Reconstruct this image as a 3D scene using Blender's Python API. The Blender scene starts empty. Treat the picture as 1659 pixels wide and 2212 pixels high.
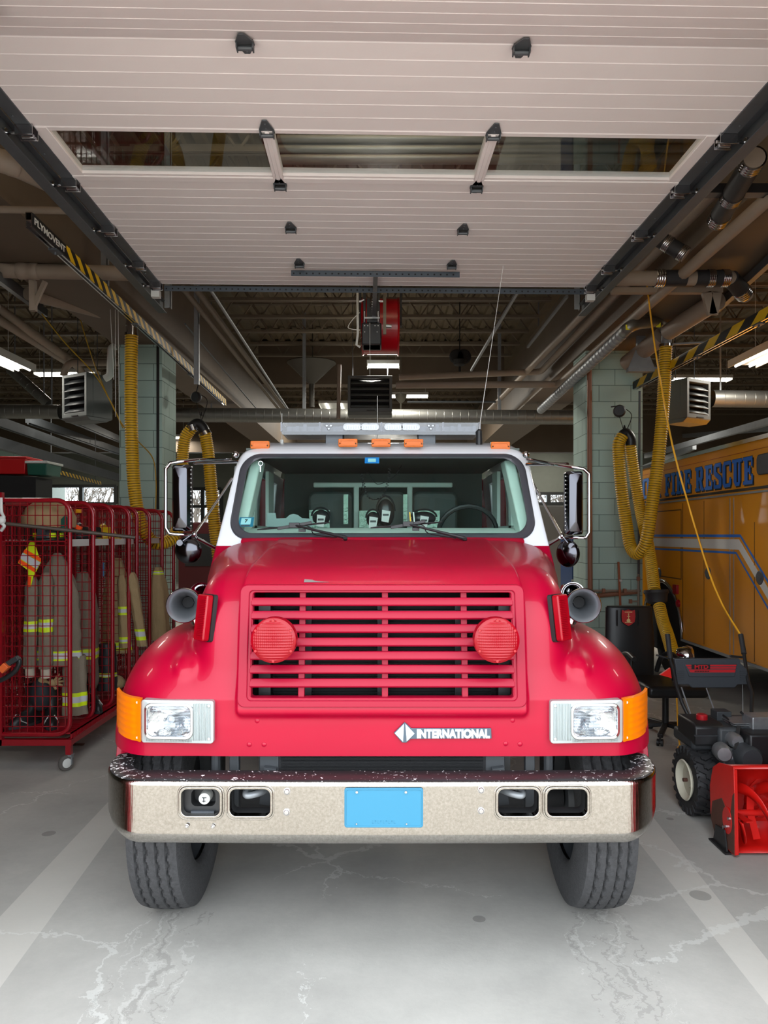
import bpy, bmesh, math, random
import numpy as np
from mathutils import Vector, Matrix
random.seed(7)
R = math.radians
S = bpy.context.scene
COL = S.collection

# ------------------------------------------------------------------ camera, world, exposure
cam_d = bpy.data.cameras.new('camera')
cam = bpy.data.objects.new('camera', cam_d)
COL.objects.link(cam)
cam.location = (0, 0, 1.78)
cam.rotation_euler = (R(90), 0, 0)
cam_d.sensor_fit = 'VERTICAL'
cam_d.sensor_height = 24.0
cam_d.lens = 24.0 * 1600 / 2212
cam_d.shift_y = 49 / 2212
cam_d.clip_start = 0.05
S.camera = cam
S.view_settings.view_transform = 'Standard'
S.view_settings.look = 'None'
S.view_settings.gamma = 1
S.view_settings.use_curve_mapping = False
S.view_settings.exposure = 0.5
S.cycles.use_denoising = True
S.cycles.max_bounces = 8
S.cycles.diffuse_bounces = 4
S.cycles.glossy_bounces = 4
S.cycles.transparent_max_bounces = 16
S.cycles.sample_clamp_indirect = 6

world = bpy.data.worlds.new('world')
S.world = world
world.use_nodes = True
wn = world.node_tree
bg = wn.nodes['Background']
bg.inputs[0].default_value = (0.86, 0.93, 1.0, 1)      # bright overcast sky
bg.inputs[1].default_value = 4.0
EXT = 1600.0

def P(px, py, Y):
    """a point of the place seen at that pixel of the photo, Y metres in front of the lens"""
    return Vector(((px - 829.5) / EXT * Y, Y, 1.78 - (py - 1155) / EXT * Y))

# ------------------------------------------------------------------ materials
MATS = {}
def lin(c):
    c = c / 255.0
    return c / 12.92 if c <= 0.04045 else ((c + 0.055) / 1.055) ** 2.4
def rgb(r, g, b): return (lin(r), lin(g), lin(b), 1)

def mat(name, col, rough=0.5, metal=0.0, coat=0.0, emit=None, estr=0.0, noise=0.0, nscale=6.0, bump=0.0, bscale=60.0, spec=0.5, rnoise=0.0, trans=0.0):
    m = bpy.data.materials.new(name)
    m.use_nodes = True
    nt = m.node_tree
    b = nt.nodes['Principled BSDF']
    b.inputs['Base Color'].default_value = col
    b.inputs['Roughness'].default_value = rough
    b.inputs['Metallic'].default_value = metal
    b.inputs['Coat Weight'].default_value = coat
    b.inputs['Coat Roughness'].default_value = 0.05
    b.inputs['Specular IOR Level'].default_value = spec
    b.inputs['Transmission Weight'].default_value = trans
    if emit:
        b.inputs['Emission Color'].default_value = emit
        b.inputs['Emission Strength'].default_value = estr
    if noise or bump or rnoise:
        tc = nt.nodes.new('ShaderNodeTexCoord')
        n = nt.nodes.new('ShaderNodeTexNoise')
        n.inputs['Scale'].default_value = nscale
        n.inputs['Detail'].default_value = 6
        nt.links.new(tc.outputs['Object'], n.inputs['Vector'])
        if noise:
            mx = nt.nodes.new('ShaderNodeMix'); mx.data_type = 'RGBA'
            mx.inputs[6].default_value = tuple(c * (1 - noise) for c in col[:3]) + (1,)
            mx.inputs[7].default_value = tuple(min(1, c * (1 + noise)) for c in col[:3]) + (1,)
            nt.links.new(n.outputs['Fac'], mx.inputs[0])
            nt.links.new(mx.outputs[2], b.inputs['Base Color'])
        if rnoise:
            mr = nt.nodes.new('ShaderNodeMapRange')
            mr.inputs['To Min'].default_value = max(0, rough - rnoise)
            mr.inputs['To Max'].default_value = rough + rnoise
            nt.links.new(n.outputs['Fac'], mr.inputs['Value'])
            nt.links.new(mr.outputs[0], b.inputs['Roughness'])
        if bump:
            n2 = nt.nodes.new('ShaderNodeTexNoise')
            n2.inputs['Scale'].default_value = bscale
            n2.inputs['Detail'].default_value = 4
            nt.links.new(tc.outputs['Object'], n2.inputs['Vector'])
            bp = nt.nodes.new('ShaderNodeBump')
            bp.inputs['Strength'].default_value = bump
            bp.inputs['Distance'].default_value = 0.01
            nt.links.new(n2.outputs['Fac'], bp.inputs['Height'])
            nt.links.new(bp.outputs[0], b.inputs['Normal'])
    MATS[name] = m
    return m

def glass(name, tint, rough=0.0, ior=1.45, extra=0.0):
    m = bpy.data.materials.new(name); m.use_nodes = True
    nt = m.node_tree; nt.nodes.clear()
    out = nt.nodes.new('ShaderNodeOutputMaterial')
    tr = nt.nodes.new('ShaderNodeBsdfTransparent'); tr.inputs[0].default_value = tint
    gl = nt.nodes.new('ShaderNodeBsdfGlossy'); gl.inputs['Roughness'].default_value = rough
    fr = nt.nodes.new('ShaderNodeFresnel'); fr.inputs[0].default_value = ior
    ad = nt.nodes.new('ShaderNodeMath'); ad.operation = 'ADD'; ad.inputs[1].default_value = extra; ad.use_clamp = True
    mx = nt.nodes.new('ShaderNodeMixShader')
    ge = nt.nodes.new('ShaderNodeNewGeometry'); iv = nt.nodes.new('ShaderNodeMapRange')   # same index from either side of the pane
    iv.inputs['To Min'].default_value = ior; iv.inputs['To Max'].default_value = 1/ior
    nt.links.new(ge.outputs['Backfacing'], iv.inputs['Value']); nt.links.new(iv.outputs[0], fr.inputs[0])
    nt.links.new(fr.outputs[0], ad.inputs[0]); nt.links.new(ad.outputs[0], mx.inputs[0])
    nt.links.new(tr.outputs[0], mx.inputs[1]); nt.links.new(gl.outputs[0], mx.inputs[2])
    nt.links.new(mx.outputs[0], out.inputs[0])
    MATS[name] = m
    return m

def N(nt, typ, **kw):
    n = nt.nodes.new(typ)
    for k, v in kw.items():
        if k.startswith('i_'):
            key = k[2:]
            key = int(key) if key.isdigit() else key.replace('_', ' ')
            n.inputs[key].default_value = v
        else:
            setattr(n, k, v)
    return n

def math_node(nt, op, a, b=None, c=None, clamp=False):
    n = nt.nodes.new('ShaderNodeMath'); n.operation = op; n.use_clamp = clamp
    for i, v in enumerate((a, b, c)):
        if v is None: continue
        if isinstance(v, (int, float)): n.inputs[i].default_value = v
        else: nt.links.new(v, n.inputs[i])
    return n.outputs[0]

def mixc(nt, fac, a, b):
    n = nt.nodes.new('ShaderNodeMix'); n.data_type = 'RGBA'
    for i, v in ((0, fac), (6, a), (7, b)):
        if isinstance(v, (int, float)): n.inputs[i].default_value = v
        elif isinstance(v, tuple): n.inputs[i].default_value = v
        else: nt.links.new(v, n.inputs[i])
    return n.outputs[2]

def stripes(name, c1, c2, period, kz=1.0, duty=0.5, ang=1.0):
    """hazard stripes across a rail that runs along y"""
    m = mat(name, c1, 0.45)
    nt = m.node_tree; b = nt.nodes['Principled BSDF']
    g = N(nt, 'ShaderNodeNewGeometry'); s = N(nt, 'ShaderNodeSeparateXYZ')
    nt.links.new(g.outputs['Position'], s.inputs[0])
    t = math_node(nt, 'MULTIPLY', s.outputs[2], kz)
    t = math_node(nt, 'ADD', s.outputs[1], t)
    t = math_node(nt, 'DIVIDE', t, period)
    t = math_node(nt, 'FRACT', t)
    t = math_node(nt, 'GREATER_THAN', t, duty)
    nt.links.new(mixc(nt, t, c1, c2), b.inputs['Base Color'])
    return m

RED = mat('truck_red', (0.33, 0.0, 0.020, 1), 0.38, coat=0.2, noise=0.05, nscale=3, spec=0.2)
REDD = mat('red_grille', (0.27, 0.0, 0.018, 1), 0.45, coat=0.06, spec=0.25)
WHITE = mat('truck_white', (0.82, 0.84, 0.88, 1), 0.3, coat=0.8)
CHROME = mat('chrome', (0.62, 0.62, 0.63, 1), 0.06, 1.0)
POLISH = mat('polished_steel', (0.55, 0.55, 0.57, 1), 0.18, 1.0)
STEEL = mat('galvanised_steel', rgb(140, 144, 148), 0.45, 0.35, noise=0.2, nscale=12)
DSTEEL = mat('dark_steel', rgb(84, 88, 92), 0.45, 0.35, noise=0.2, nscale=10)
BLACK = mat('black_plastic', (0.012, 0.012, 0.013, 1), 0.45)
MBLACK = mat('matt_black', (0.008, 0.008, 0.009, 1), 0.8)
RUBBER = mat('black_rubber', (0.022, 0.022, 0.024, 1), 0.6, noise=0.3, nscale=20)
GASKET = mat('gasket_rubber', (0.05, 0.05, 0.06, 1), 0.38)
TYRE = mat('tyre_rubber', (0.045, 0.045, 0.047, 1), 0.8, noise=0.6, nscale=60, bump=0.4, bscale=150)
AMBER = mat('amber_lens', (0.70, 0.15, 0.0, 1), 0.3, coat=0.1, spec=0.25)
REDL = mat('red_lens', (0.26, 0.0, 0.006, 1), 0.28, coat=0.12, spec=0.3)
GLS = glass('windscreen_glass', (0.82, 0.95, 0.91, 1), 0.0, 1.27, 0.0)
GLC = glass('clear_glass', (0.93, 0.96, 0.96, 1), 0.0, 1.45, 0.02)
GLL = glass('lamp_glass', (0.95, 0.97, 0.98, 1), 0.02, 1.5, 0.06)
MIRROR = mat('mirror_glass', (0.6, 0.62, 0.64, 1), 0.02, 1.0)
BEIGE = mat('beige_paint', rgb(150, 135, 120), 0.55, noise=0.12, nscale=9)
BEIGED = mat('brown_beam_paint', rgb(104, 90, 75), 0.6, noise=0.15, nscale=3)
DECK = mat('roof_deck_paint', rgb(108, 94, 72), 0.65, noise=0.2, nscale=4)
JOIST = mat('roof_joist_paint', rgb(112, 100, 84), 0.55, noise=0.15, nscale=5)
DOORW = mat('door_panel_white', rgb(234, 226, 224), 0.5, noise=0.035, nscale=2.5, bump=0.03, bscale=40)
GALV = mat('spiral_duct_steel', rgb(128, 128, 124), 0.45, 0.8, noise=0.15, nscale=7)
HEATER = mat('grey_enamel', rgb(88, 92, 92), 0.5, noise=0.08)
HDARK = mat('dark_grey_enamel', rgb(52, 55, 58), 0.55)
YEL = mat('hose_yellow', rgb(214, 168, 26), 0.5, noise=0.1)
YCORD = mat('cord_yellow', rgb(235, 170, 40), 0.5)
LOCK = mat('locker_red', rgb(142, 4, 22), 0.35, coat=0.3)
TAN = mat('turnout_tan', rgb(126, 114, 98), 0.85, noise=0.14, nscale=9, bump=0.3, bscale=120)
TAN2 = mat('turnout_tan_light', rgb(160, 136, 98), 0.85, noise=0.14, nscale=9, bump=0.3, bscale=120)
LIME = mat('lime_tape', rgb(215, 240, 20), 0.5)
SILV = mat('silver_tape', rgb(196, 198, 200), 0.4)
ORANGE = mat('orange_tape', rgb(255, 84, 20), 0.5)
SKYB = mat('plate_blue', rgb(44, 116, 146), 0.4)
BLUE = mat('letter_blue', rgb(20, 104, 196), 0.5)
TRUCKY = mat('rescue_yellow', (0.66, 0.25, 0.002, 1), 0.35, coat=0.2, noise=0.06, nscale=2, spec=0.3)
DCHROME = mat('chrome_dark_reflection', (0.085, 0.085, 0.095, 1), 0.16, 1.0)  # chrome with its dark reflection put into the base colour
OFFW = mat('off_white', rgb(205, 205, 200), 0.5)
PLAS = mat('dark_grey_plastic', rgb(56, 60, 66), 0.5)
BRED = mat('blower_red', rgb(205, 22, 16), 0.38, coat=0.3, noise=0.1, nscale=14)
RUST = mat('worn_brown', rgb(86, 52, 40), 0.75, noise=0.4, nscale=30)
ALU = mat('cast_aluminium', rgb(160, 162, 164), 0.45, 0.8, noise=0.2, nscale=30)
WOOD = mat('broom_wood', rgb(150, 80, 45), 0.6)
COPPER = mat('brown_pipe', rgb(142, 96, 74), 0.5, noise=0.15)
CONDG = mat('green_grey_trim', rgb(140, 160, 152), 0.5)
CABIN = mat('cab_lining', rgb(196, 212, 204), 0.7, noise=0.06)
SEATM = mat('seat_vinyl', rgb(70, 80, 78), 0.6)
LAMP = mat('lamp_tube', (1, 1, 1, 1), 0.4, emit=(1.0, 0.97, 0.86, 1), estr=9.0)
HORNI = mat('horn_bell_inside', rgb(128, 132, 136), 0.32, 0.75)
LEDW = mat('led_lens', rgb(168, 174, 180), 0.2, 0.3, coat=0.2)
LBAR = mat('lightbar_grey', rgb(84, 86, 92), 0.25, 0.3, coat=0.8, noise=0.3, nscale=30)
GREEN = mat('tote_green', rgb(24, 84, 70), 0.45)
TOTER = mat('tote_red', rgb(190, 20, 25), 0.4)
HZL = stripes('hazard_left', rgb(222, 178, 24), (0.012, 0.012, 0.012, 1), 0.2, 1.4)
HZR = stripes('hazard_right', rgb(222, 178, 24), (0.012, 0.012, 0.012, 1), 0.46, 1.6)

def brushed_chrome():
    m = mat('bumper_chrome', (0.42, 0.40, 0.37, 1), 0.05, 1.0)
    nt = m.node_tree; b = nt.nodes['Principled BSDF']
    tc = N(nt, 'ShaderNodeTexCoord'); mp = N(nt, 'ShaderNodeMapping')
    mp.inputs['Scale'].default_value = (160, 160, 6)
    nt.links.new(tc.outputs['Object'], mp.inputs[0])
    n = N(nt, 'ShaderNodeTexNoise', i_Scale=1.0, i_Detail=3.0)
    nt.links.new(mp.outputs[0], n.inputs['Vector'])
    n2 = N(nt, 'ShaderNodeTexNoise', i_Scale=7.0, i_Detail=6.0)
    nt.links.new(tc.outputs['Object'], n2.inputs['Vector'])
    r = math_node(nt, 'MULTIPLY', n.outputs['Fac'], n2.outputs['Fac'])
    r = math_node(nt, 'MULTIPLY_ADD', r, 0.5, 0.0)
    nt.links.new(r, b.inputs['Roughness'])
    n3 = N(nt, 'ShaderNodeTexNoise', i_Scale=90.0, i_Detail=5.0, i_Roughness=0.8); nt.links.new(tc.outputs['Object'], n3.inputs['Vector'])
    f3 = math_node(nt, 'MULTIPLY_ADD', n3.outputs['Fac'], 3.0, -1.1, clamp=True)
    nt.links.new(mixc(nt, f3, (0.34, 0.32, 0.29, 1), (0.50, 0.48, 0.45, 1)), b.inputs['Base Color'])  # tan mottling: mirrored ground painted into the chrome, with a dirt film
    bp = N(nt, 'ShaderNodeBump', i_Strength=0.3, i_Distance=0.002)
    nt.links.new(n.outputs['Fac'], bp.inputs['Height']); nt.links.new(bp.outputs[0], b.inputs['Normal'])
    return m
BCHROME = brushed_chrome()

def scuffed_black():
    m = mat('scuffed_black_steel', (0.02, 0.02, 0.022, 1), 0.4, 0.2)
    nt = m.node_tree; b = nt.nodes['Principled BSDF']
    g = N(nt, 'ShaderNodeNewGeometry'); s = N(nt, 'ShaderNodeSeparateXYZ'); nt.links.new(g.outputs['Position'], s.inputs[0])
    n = N(nt, 'ShaderNodeTexNoise', i_Scale=55.0, i_Detail=5.0, i_Distortion=1.0)
    nt.links.new(g.outputs['Position'], n.inputs['Vector'])
    ax = math_node(nt, 'ABSOLUTE', s.outputs[0])
    e = math_node(nt, 'MULTIPLY_ADD', ax, 0.34, 0.27 - 0.34 * 0.9)   # scratches gather at the two ends
    e = math_node(nt, 'MAXIMUM', e, 0.27)
    t = math_node(nt, 'ADD', n.outputs['Fac'], e)
    t = math_node(nt, 'GREATER_THAN', t, 0.93)
    nt.links.new(mixc(nt, t, (0.02, 0.02, 0.022, 1), (0.75, 0.75, 0.75, 1)), b.inputs['Base Color'])
    return m
SCUFF = scuffed_black()

def concrete():
    m = mat('concrete_floor', rgb(172, 171, 165), 0.75, spec=0.3)
    nt = m.node_tree; b = nt.nodes['Principled BSDF']
    g = N(nt, 'ShaderNodeNewGeometry'); s = N(nt, 'ShaderNodeSeparateXYZ'); nt.links.new(g.outputs['Position'], s.inputs[0])
    pos = g.outputs['Position']; X, Y = s.outputs[0], s.outputs[1]
    n1 = N(nt, 'ShaderNodeTexNoise', i_Scale=1.1, i_Detail=8.0, i_Roughness=0.6); nt.links.new(pos, n1.inputs['Vector'])
    n2 = N(nt, 'ShaderNodeTexNoise', i_Scale=26.0, i_Detail=6.0, i_Roughness=0.7); nt.links.new(pos, n2.inputs['Vector'])
    mr = N(nt, 'ShaderNodeMapRange'); mr.inputs['From Min'].default_value = 0.3; mr.inputs['From Max'].default_value = 0.7
    nt.links.new(n1.outputs['Fac'], mr.inputs['Value'])
    c = mixc(nt, mr.outputs[0], rgb(156, 154, 148), rgb(184, 181, 174))
    f = math_node(nt, 'MULTIPLY_ADD', n2.outputs['Fac'], 0.9, -0.2, clamp=True)
    c = mixc(nt, math_node(nt, 'MULTIPLY', f, 0.3), c, rgb(118, 117, 113))
    # poured joint strips, paler
    def band(lo0, lo1, hi0, hi1):       # x between two lines given at Y=3 and Y=4.4
        a = math_node(nt, 'MULTIPLY_ADD', Y, (lo1 - lo0) / 1.4, lo0 - 3 * (lo1 - lo0) / 1.4)
        d = math_node(nt, 'MULTIPLY_ADD', Y, (hi1 - hi0) / 1.4, hi0 - 3 * (hi1 - hi0) / 1.4)
        return math_node(nt, 'MULTIPLY', math_node(nt, 'GREATER_THAN', X, a), math_node(nt, 'LESS_THAN', X, d))
    k = math_node(nt, 'ADD', band(-1.775, -1.82, -1.515, -1.62), band(1.455, 1.475, 1.60, 1.68))
    c = mixc(nt, math_node(nt, 'MULTIPLY', k, 0.55), c, rgb(206, 202, 193))
    # mineral cracks
    nd = N(nt, 'ShaderNodeTexNoise', i_Scale=4.0, i_Detail=6.0, i_Roughness=0.65); nt.links.new(pos, nd.inputs['Vector'])
    vadd = N(nt, 'ShaderNodeVectorMath', operation='MULTIPLY_ADD')
    nt.links.new(nd.outputs['Color'], vadd.inputs[0]); vadd.inputs[1].default_value = (0.42, 0.42, 0); nt.links.new(pos, vadd.inputs[2])
    vo = N(nt, 'ShaderNodeTexVoronoi', feature='DISTANCE_TO_EDGE', i_Scale=0.72); nt.links.new(vadd.outputs[0], vo.inputs['Vector'])
    nm = N(nt, 'ShaderNodeTexNoise', i_Scale=0.9, i_Detail=2.0); nt.links.new(pos, nm.inputs['Vector'])
    w = math_node(nt, 'MULTIPLY_ADD', nm.outputs['Fac'], 0.05, -0.0235)
    wn_ = math_node(nt, 'MULTIPLY_ADD', n2.outputs['Fac'], 0.02, -0.009)
    t = math_node(nt, 'LESS_THAN', vo.outputs['Distance'], math_node(nt, 'ADD', w, wn_))
    c = mixc(nt, math_node(nt, 'MULTIPLY', t, 0.42), c, rgb(212, 212, 206))
    # tyre tracks: fine wavy lines in the lanes of the wheels
    mp = N(nt, 'ShaderNodeMapping'); mp.inputs['Scale'].default_value = (34, 1.4, 1); nt.links.new(vadd.outputs[0], mp.inputs[0])
    nl = N(nt, 'ShaderNodeTexNoise', i_Scale=1.0, i_Detail=3.0); nt.links.new(mp.outputs[0], nl.inputs['Vector'])
    lane = math_node(nt, 'ABSOLUTE', math_node(nt, 'SUBTRACT', math_node(nt, 'ABSOLUTE', X), 0.96))
    lane = math_node(nt, 'LESS_THAN', lane, 0.16)
    front = math_node(nt, 'LESS_THAN', Y, 3.5)
    a = math_node(nt, 'GREATER_THAN', nl.outputs['Fac'], 0.60)
    a = math_node(nt, 'MULTIPLY', math_node(nt, 'MULTIPLY', a, lane), front)
    c = mixc(nt, math_node(nt, 'MULTIPLY', a, 0.35), c, rgb(205, 204, 198))
    a = math_node(nt, 'LESS_THAN', nl.outputs['Fac'], 0.42)
    a = math_node(nt, 'MULTIPLY', math_node(nt, 'MULTIPLY', a, lane), front)
    c = mixc(nt, math_node(nt, 'MULTIPLY', a, 0.3), c, rgb(110, 108, 104))
    # oil spots
    v2 = N(nt, 'ShaderNodeTexVoronoi', feature='F1', i_Scale=1.7); nt.links.new(pos, v2.inputs['Vector'])
    sp = math_node(nt, 'LESS_THAN', v2.outputs['Distance'], math_node(nt, 'MULTIPLY_ADD', nm.outputs['Fac'], 0.26, -0.075))
    c = mixc(nt, math_node(nt, 'MULTIPLY', sp, 0.4), c, rgb(70, 68, 66))
    nt.links.new(c, b.inputs['Base Color'])
    bp = N(nt, 'ShaderNodeBump', i_Strength=0.25, i_Distance=0.004)
    nt.links.new(n2.outputs['Fac'], bp.inputs['Height']); nt.links.new(bp.outputs[0], b.inputs['Normal'])
    return m
CONC = concrete()

def bricks(name, c1, c2, mortar, w, h, ms, off=0.5, axis='XZ'):
    m = mat(name, c1, 0.8)
    nt = m.node_tree; b = nt.nodes['Principled BSDF']
    g = N(nt, 'ShaderNodeNewGeometry'); s = N(nt, 'ShaderNodeSeparateXYZ'); nt.links.new(g.outputs['Position'], s.inputs[0])
    cb = N(nt, 'ShaderNodeCombineXYZ')
    u = math_node(nt, 'ADD', s.outputs[0], s.outputs[1])
    nt.links.new(u, cb.inputs[0]); nt.links.new(s.outputs[2], cb.inputs[1])
    br = N(nt, 'ShaderNodeTexBrick', offset=off)
    br.inputs['Color1'].default_value = c1; br.inputs['Color2'].default_value = c2; br.inputs['Mortar'].default_value = mortar
    br.inputs['Scale'].default_value = 1.0; br.inputs['Mortar Size'].default_value = ms
    br.inputs['Brick Width'].default_value = w; br.inputs['Row Height'].default_value = h
    nt.links.new(cb.outputs[0], br.inputs['Vector'])
    nt.links.new(br.outputs['Color'], b.inputs['Base Color'])
    bp = N(nt, 'ShaderNodeBump', i_Strength=0.5, i_Distance=0.006, invert=True)
    nt.links.new(br.outputs['Fac'], bp.inputs['Height']); nt.links.new(bp.outputs[0], b.inputs['Normal'])
    return m
BRICK = bricks('red_brick', rgb(110, 56, 44), rgb(88, 42, 34), rgb(170, 160, 145), 0.21, 0.075, 0.006)
BLOCK = bricks('green_block', rgb(172, 198, 190), rgb(166, 192, 184), rgb(100, 120, 114), 0.40, 0.203, 0.004)

# ------------------------------------------------------------------ mesh helpers
class MB:
    def __init__(self, M=None):
        self.bm = bmesh.new(); self.M = M; self.mi = 0
    def face(self, vs):
        try:
            f = self.bm.faces.new(vs); f.material_index = self.mi; return f
        except ValueError:
            return None
    def poly(self, pts):
        return self.face([self.bm.verts.new(p) for p in pts])
    def box(self, x0, x1, y0, y1, z0, z1, M=None):
        c = [(x, y, z) for x in (x0, x1) for y in (y0, y1) for z in (z0, z1)]
        v = [self.bm.verts.new(M @ Vector(p) if M else p) for p in c]
        for q in ((0, 1, 3, 2), (4, 6, 7, 5), (0, 4, 5, 1), (2, 3, 7, 6), (0, 2, 6, 4), (1, 5, 7, 3)):
            self.face([v[i] for i in q])
        return self
    def cbox(self, c, s, M=None):
        return self.box(c[0]-s[0]/2, c[0]+s[0]/2, c[1]-s[1]/2, c[1]+s[1]/2, c[2]-s[2]/2, c[2]+s[2]/2, M)
    def bar(self, p0, p1, w, h, up=(0, 0, 1)):
        """rectangular bar between two points, w wide, h high"""
        p0, p1 = Vector(p0), Vector(p1); d = p1 - p0; L = d.length; d.normalize()
        u = Vector(up); s = d.cross(u)
        if s.length < 1e-4: s = d.cross(Vector((1, 0, 0)))
        s.normalize(); u = s.cross(d)
        M = Matrix((s, d, u)).transposed().to_4x4(); M.translation = p0
        return self.box(-w/2, w/2, 0, L, -h/2, h/2, M)
    def ring(self, c, ax_u, ax_v, r, n, ph=0.0):
        return [self.bm.verts.new(c + ax_u * (r * math.cos(2*math.pi*i/n+ph)) + ax_v * (r * math.sin(2*math.pi*i/n+ph))) for i in range(n)]
    def tube(self, pts, r, n=10, caps=True, closed=False, mi_fn=None):
        pts = [Vector(p) for p in pts]
        m = len(pts); rs = r if isinstance(r, (list, tuple)) else [r]*m
        t0 = (pts[1]-pts[0]).normalized()
        u = t0.cross(Vector((0, 0, 1)))
        if u.length < 0.05: u = t0.cross(Vector((1, 0, 0)))
        u.normalize(); rings = []
        for i in range(m):
            if closed: t = pts[(i+1) % m] - pts[i-1]
            else: t = pts[min(i+1, m-1)] - pts[max(i-1, 0)]
            t.normalize()
            u = (u - t*u.dot(t))
            if u.length < 1e-5: u = t.orthogonal()
            u.normalize(); v = t.cross(u)
            rings.append(self.ring(pts[i], u, v, rs[i], n))
        for i in range(m if closed else m-1):
            a, b = rings[i], rings[(i+1) % m]
            if mi_fn: self.mi = mi_fn(i)
            for j in range(n):
                self.face([a[j], a[(j+1) % n], b[(j+1) % n], b[j]])
        if caps and not closed:
            self.face(rings[0][::-1]); self.face(rings[-1])
        return self
    def cyl(self, p0, p1, r, n=16, r2=None):
        return self.tube([p0, p1], [r, r if r2 is None else r2], n)
    def lathe(self, prof, o, ax, n=24, cap=False):
        """prof: list of (radius, distance along ax)"""
        o = Vector(o); ax = Vector(ax).normalized(); u = ax.orthogonal().normalized(); v = ax.cross(u)
        prev = None; first = None
        for (r, h) in prof:
            c = o + ax*h
            if r < 1e-6: cur = [self.bm.verts.new(c)]
            else: cur = self.ring(c, u, v, r, n)
            if prev is not None:
                for j in range(n):
                    k = (j+1) % n
                    if len(prev) == 1 and len(cur) > 1: self.face([prev[0], cur[k], cur[j]])
                    elif len(cur) == 1 and len(prev) > 1: self.face([prev[j], prev[k], cur[0]])
                    elif len(cur) > 1: self.face([prev[j], prev[k], cur[k], cur[j]])
            prev = cur
            if first is None: first = cur
        if cap:
            if len(first) > 1: self.face(first[::-1])
            if len(prev) > 1: self.face(prev)
        return self
    def prism(self, poly, fn, d0, d1):
        """poly 2d points, fn(u,v,d)->xyz, extruded d0..d1"""
        a = [self.bm.verts.new(fn(u, v, d0)) for u, v in poly]
        b = [self.bm.verts.new(fn(u, v, d1)) for u, v in poly]
        self.face(a[::-1]); self.face(b); n = len(poly)
        for i in range(n): self.face([a[i], a[(i+1) % n], b[(i+1) % n], b[i]])
        return self
    def frame(self, outer, inner, fn, d0, d1):
        """a ring between two outlines of equal length, extruded"""
        n = len(outer)
        L = [[self.bm.verts.new(fn(u, v, d)) for u, v in poly] for poly in (outer, inner) for d in (d0, d1)]
        o0, o1, i0, i1 = L
        for k in range(n):
            j = (k+1) % n
            self.face([o0[k], o0[j], i0[j], i0[k]]); self.face([o1[k], i1[k], i1[j], o1[j]])
            self.face([o0[k], o1[k], o1[j], o0[j]]); self.face([i0[k], i0[j], i1[j], i1[k]])
        return self
    def sheet(self, G, closed_u=False):
        V = [[self.bm.verts.new(p) for p in row] for row in G]
        for i in range(len(V)-1):
            for j in range(len(V[0])-1):
                self.face([V[i][j], V[i][j+1], V[i+1][j+1], V[i+1][j]])
            if closed_u: self.face([V[i][-1], V[i][0], V[i+1][0], V[i+1][-1]])
        return V
    def ball(self, c, r, n=16, sx=1, sy=1, sz=1):
        prof = [(math.sin(math.pi*i/ n)*1.0, -math.cos(math.pi*i/n)) for i in range(n+1)]
        k0 = len(self.bm.verts)
        self.bm.verts.ensure_lookup_table()
        self.lathe([(max(p[0], 0) if 0 < i < n else 0, p[1]) for i, p in enumerate(prof)], (0, 0, 0), (0, 0, 1), n)
        self.bm.verts.ensure_lookup_table()
        for v in self.bm.verts[k0:]:
            v.co = Vector((c[0]+v.co.x*r*sx, c[1]+v.co.y*r*sy, c[2]+v.co.z*r*sz))
        return self
    def build(self, name, material, parent=None, smooth=35, bev=0.0, solid=0.0, weld=False, sub=0):
        bm = self.bm
        if weld: bmesh.ops.remove_doubles(bm, verts=bm.verts, dist=1e-5)
        if self.M is not None: bmesh.ops.transform(bm, matrix=self.M, verts=bm.verts)
        bmesh.ops.recalc_face_normals(bm, faces=bm.faces)
        me = bpy.data.meshes.new(name); bm.to_mesh(me); bm.free()
        for m in (material if isinstance(material, (list, tuple)) else [material]): me.materials.append(m)
        if smooth:
            for p in me.polygons: p.use_smooth = True
            me.set_sharp_from_angle(angle=R(smooth))
        # put the origin at the middle of the mesh's base
        if me.vertices:
            co = np.empty(len(me.vertices)*3, dtype=np.float32); me.vertices.foreach_get('co', co); co = co.reshape(-1, 3)
            lo, hi = co.min(0), co.max(0)
            o_ = Vector((float(lo[0]+hi[0])/2, float(lo[1]+hi[1])/2, float(lo[2])))
        else: o_ = Vector((0, 0, 0))
        me.transform(Matrix.Translation(-o_))
        ob = bpy.data.objects.new(name, me); COL.objects.link(ob)
        ob.location = o_
        if parent is not None: adopt(ob, parent)
        if solid:
            md = ob.modifiers.new('solid', 'SOLIDIFY'); md.thickness = solid; md.offset = 0
        if bev:
            md = ob.modifiers.new('bevel', 'BEVEL'); md.width = bev; md.segments = 2; md.limit_method = 'ANGLE'; md.angle_limit = R(40)
        if sub:
            md = ob.modifiers.new('sub', 'SUBSURF'); md.levels = sub; md.render_levels = sub
        return ob

WORLDPOS = {}
def wpos(o):
    p = Vector(o.location)
    while o.parent is not None:
        o = o.parent; p = p + Vector(o.location)
    return p
def adopt(ob, parent):
    """no object in this scene that has children is rotated, so offsets simply add"""
    ob.location = Vector(ob.location) - wpos(parent)
    ob.parent = parent

def tag(o, label=None, cat=None, group=None, kind=None):
    if label: o['label'] = label
    if cat: o['category'] = cat
    if group: o['group'] = group
    if kind: o['kind'] = kind
    return o

def thing(name, loc, label, cat, group=None):
    o = bpy.data.objects.new(name, None); COL.objects.link(o)
    o.location = loc; o.empty_display_size = 0.1
    return tag(o, label, cat, group)

def struct(name, b, material, parent=None, **kw):
    o = b.build(name, material, parent, **kw)
    if parent is None: o['kind'] = 'structure'
    return o

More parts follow.
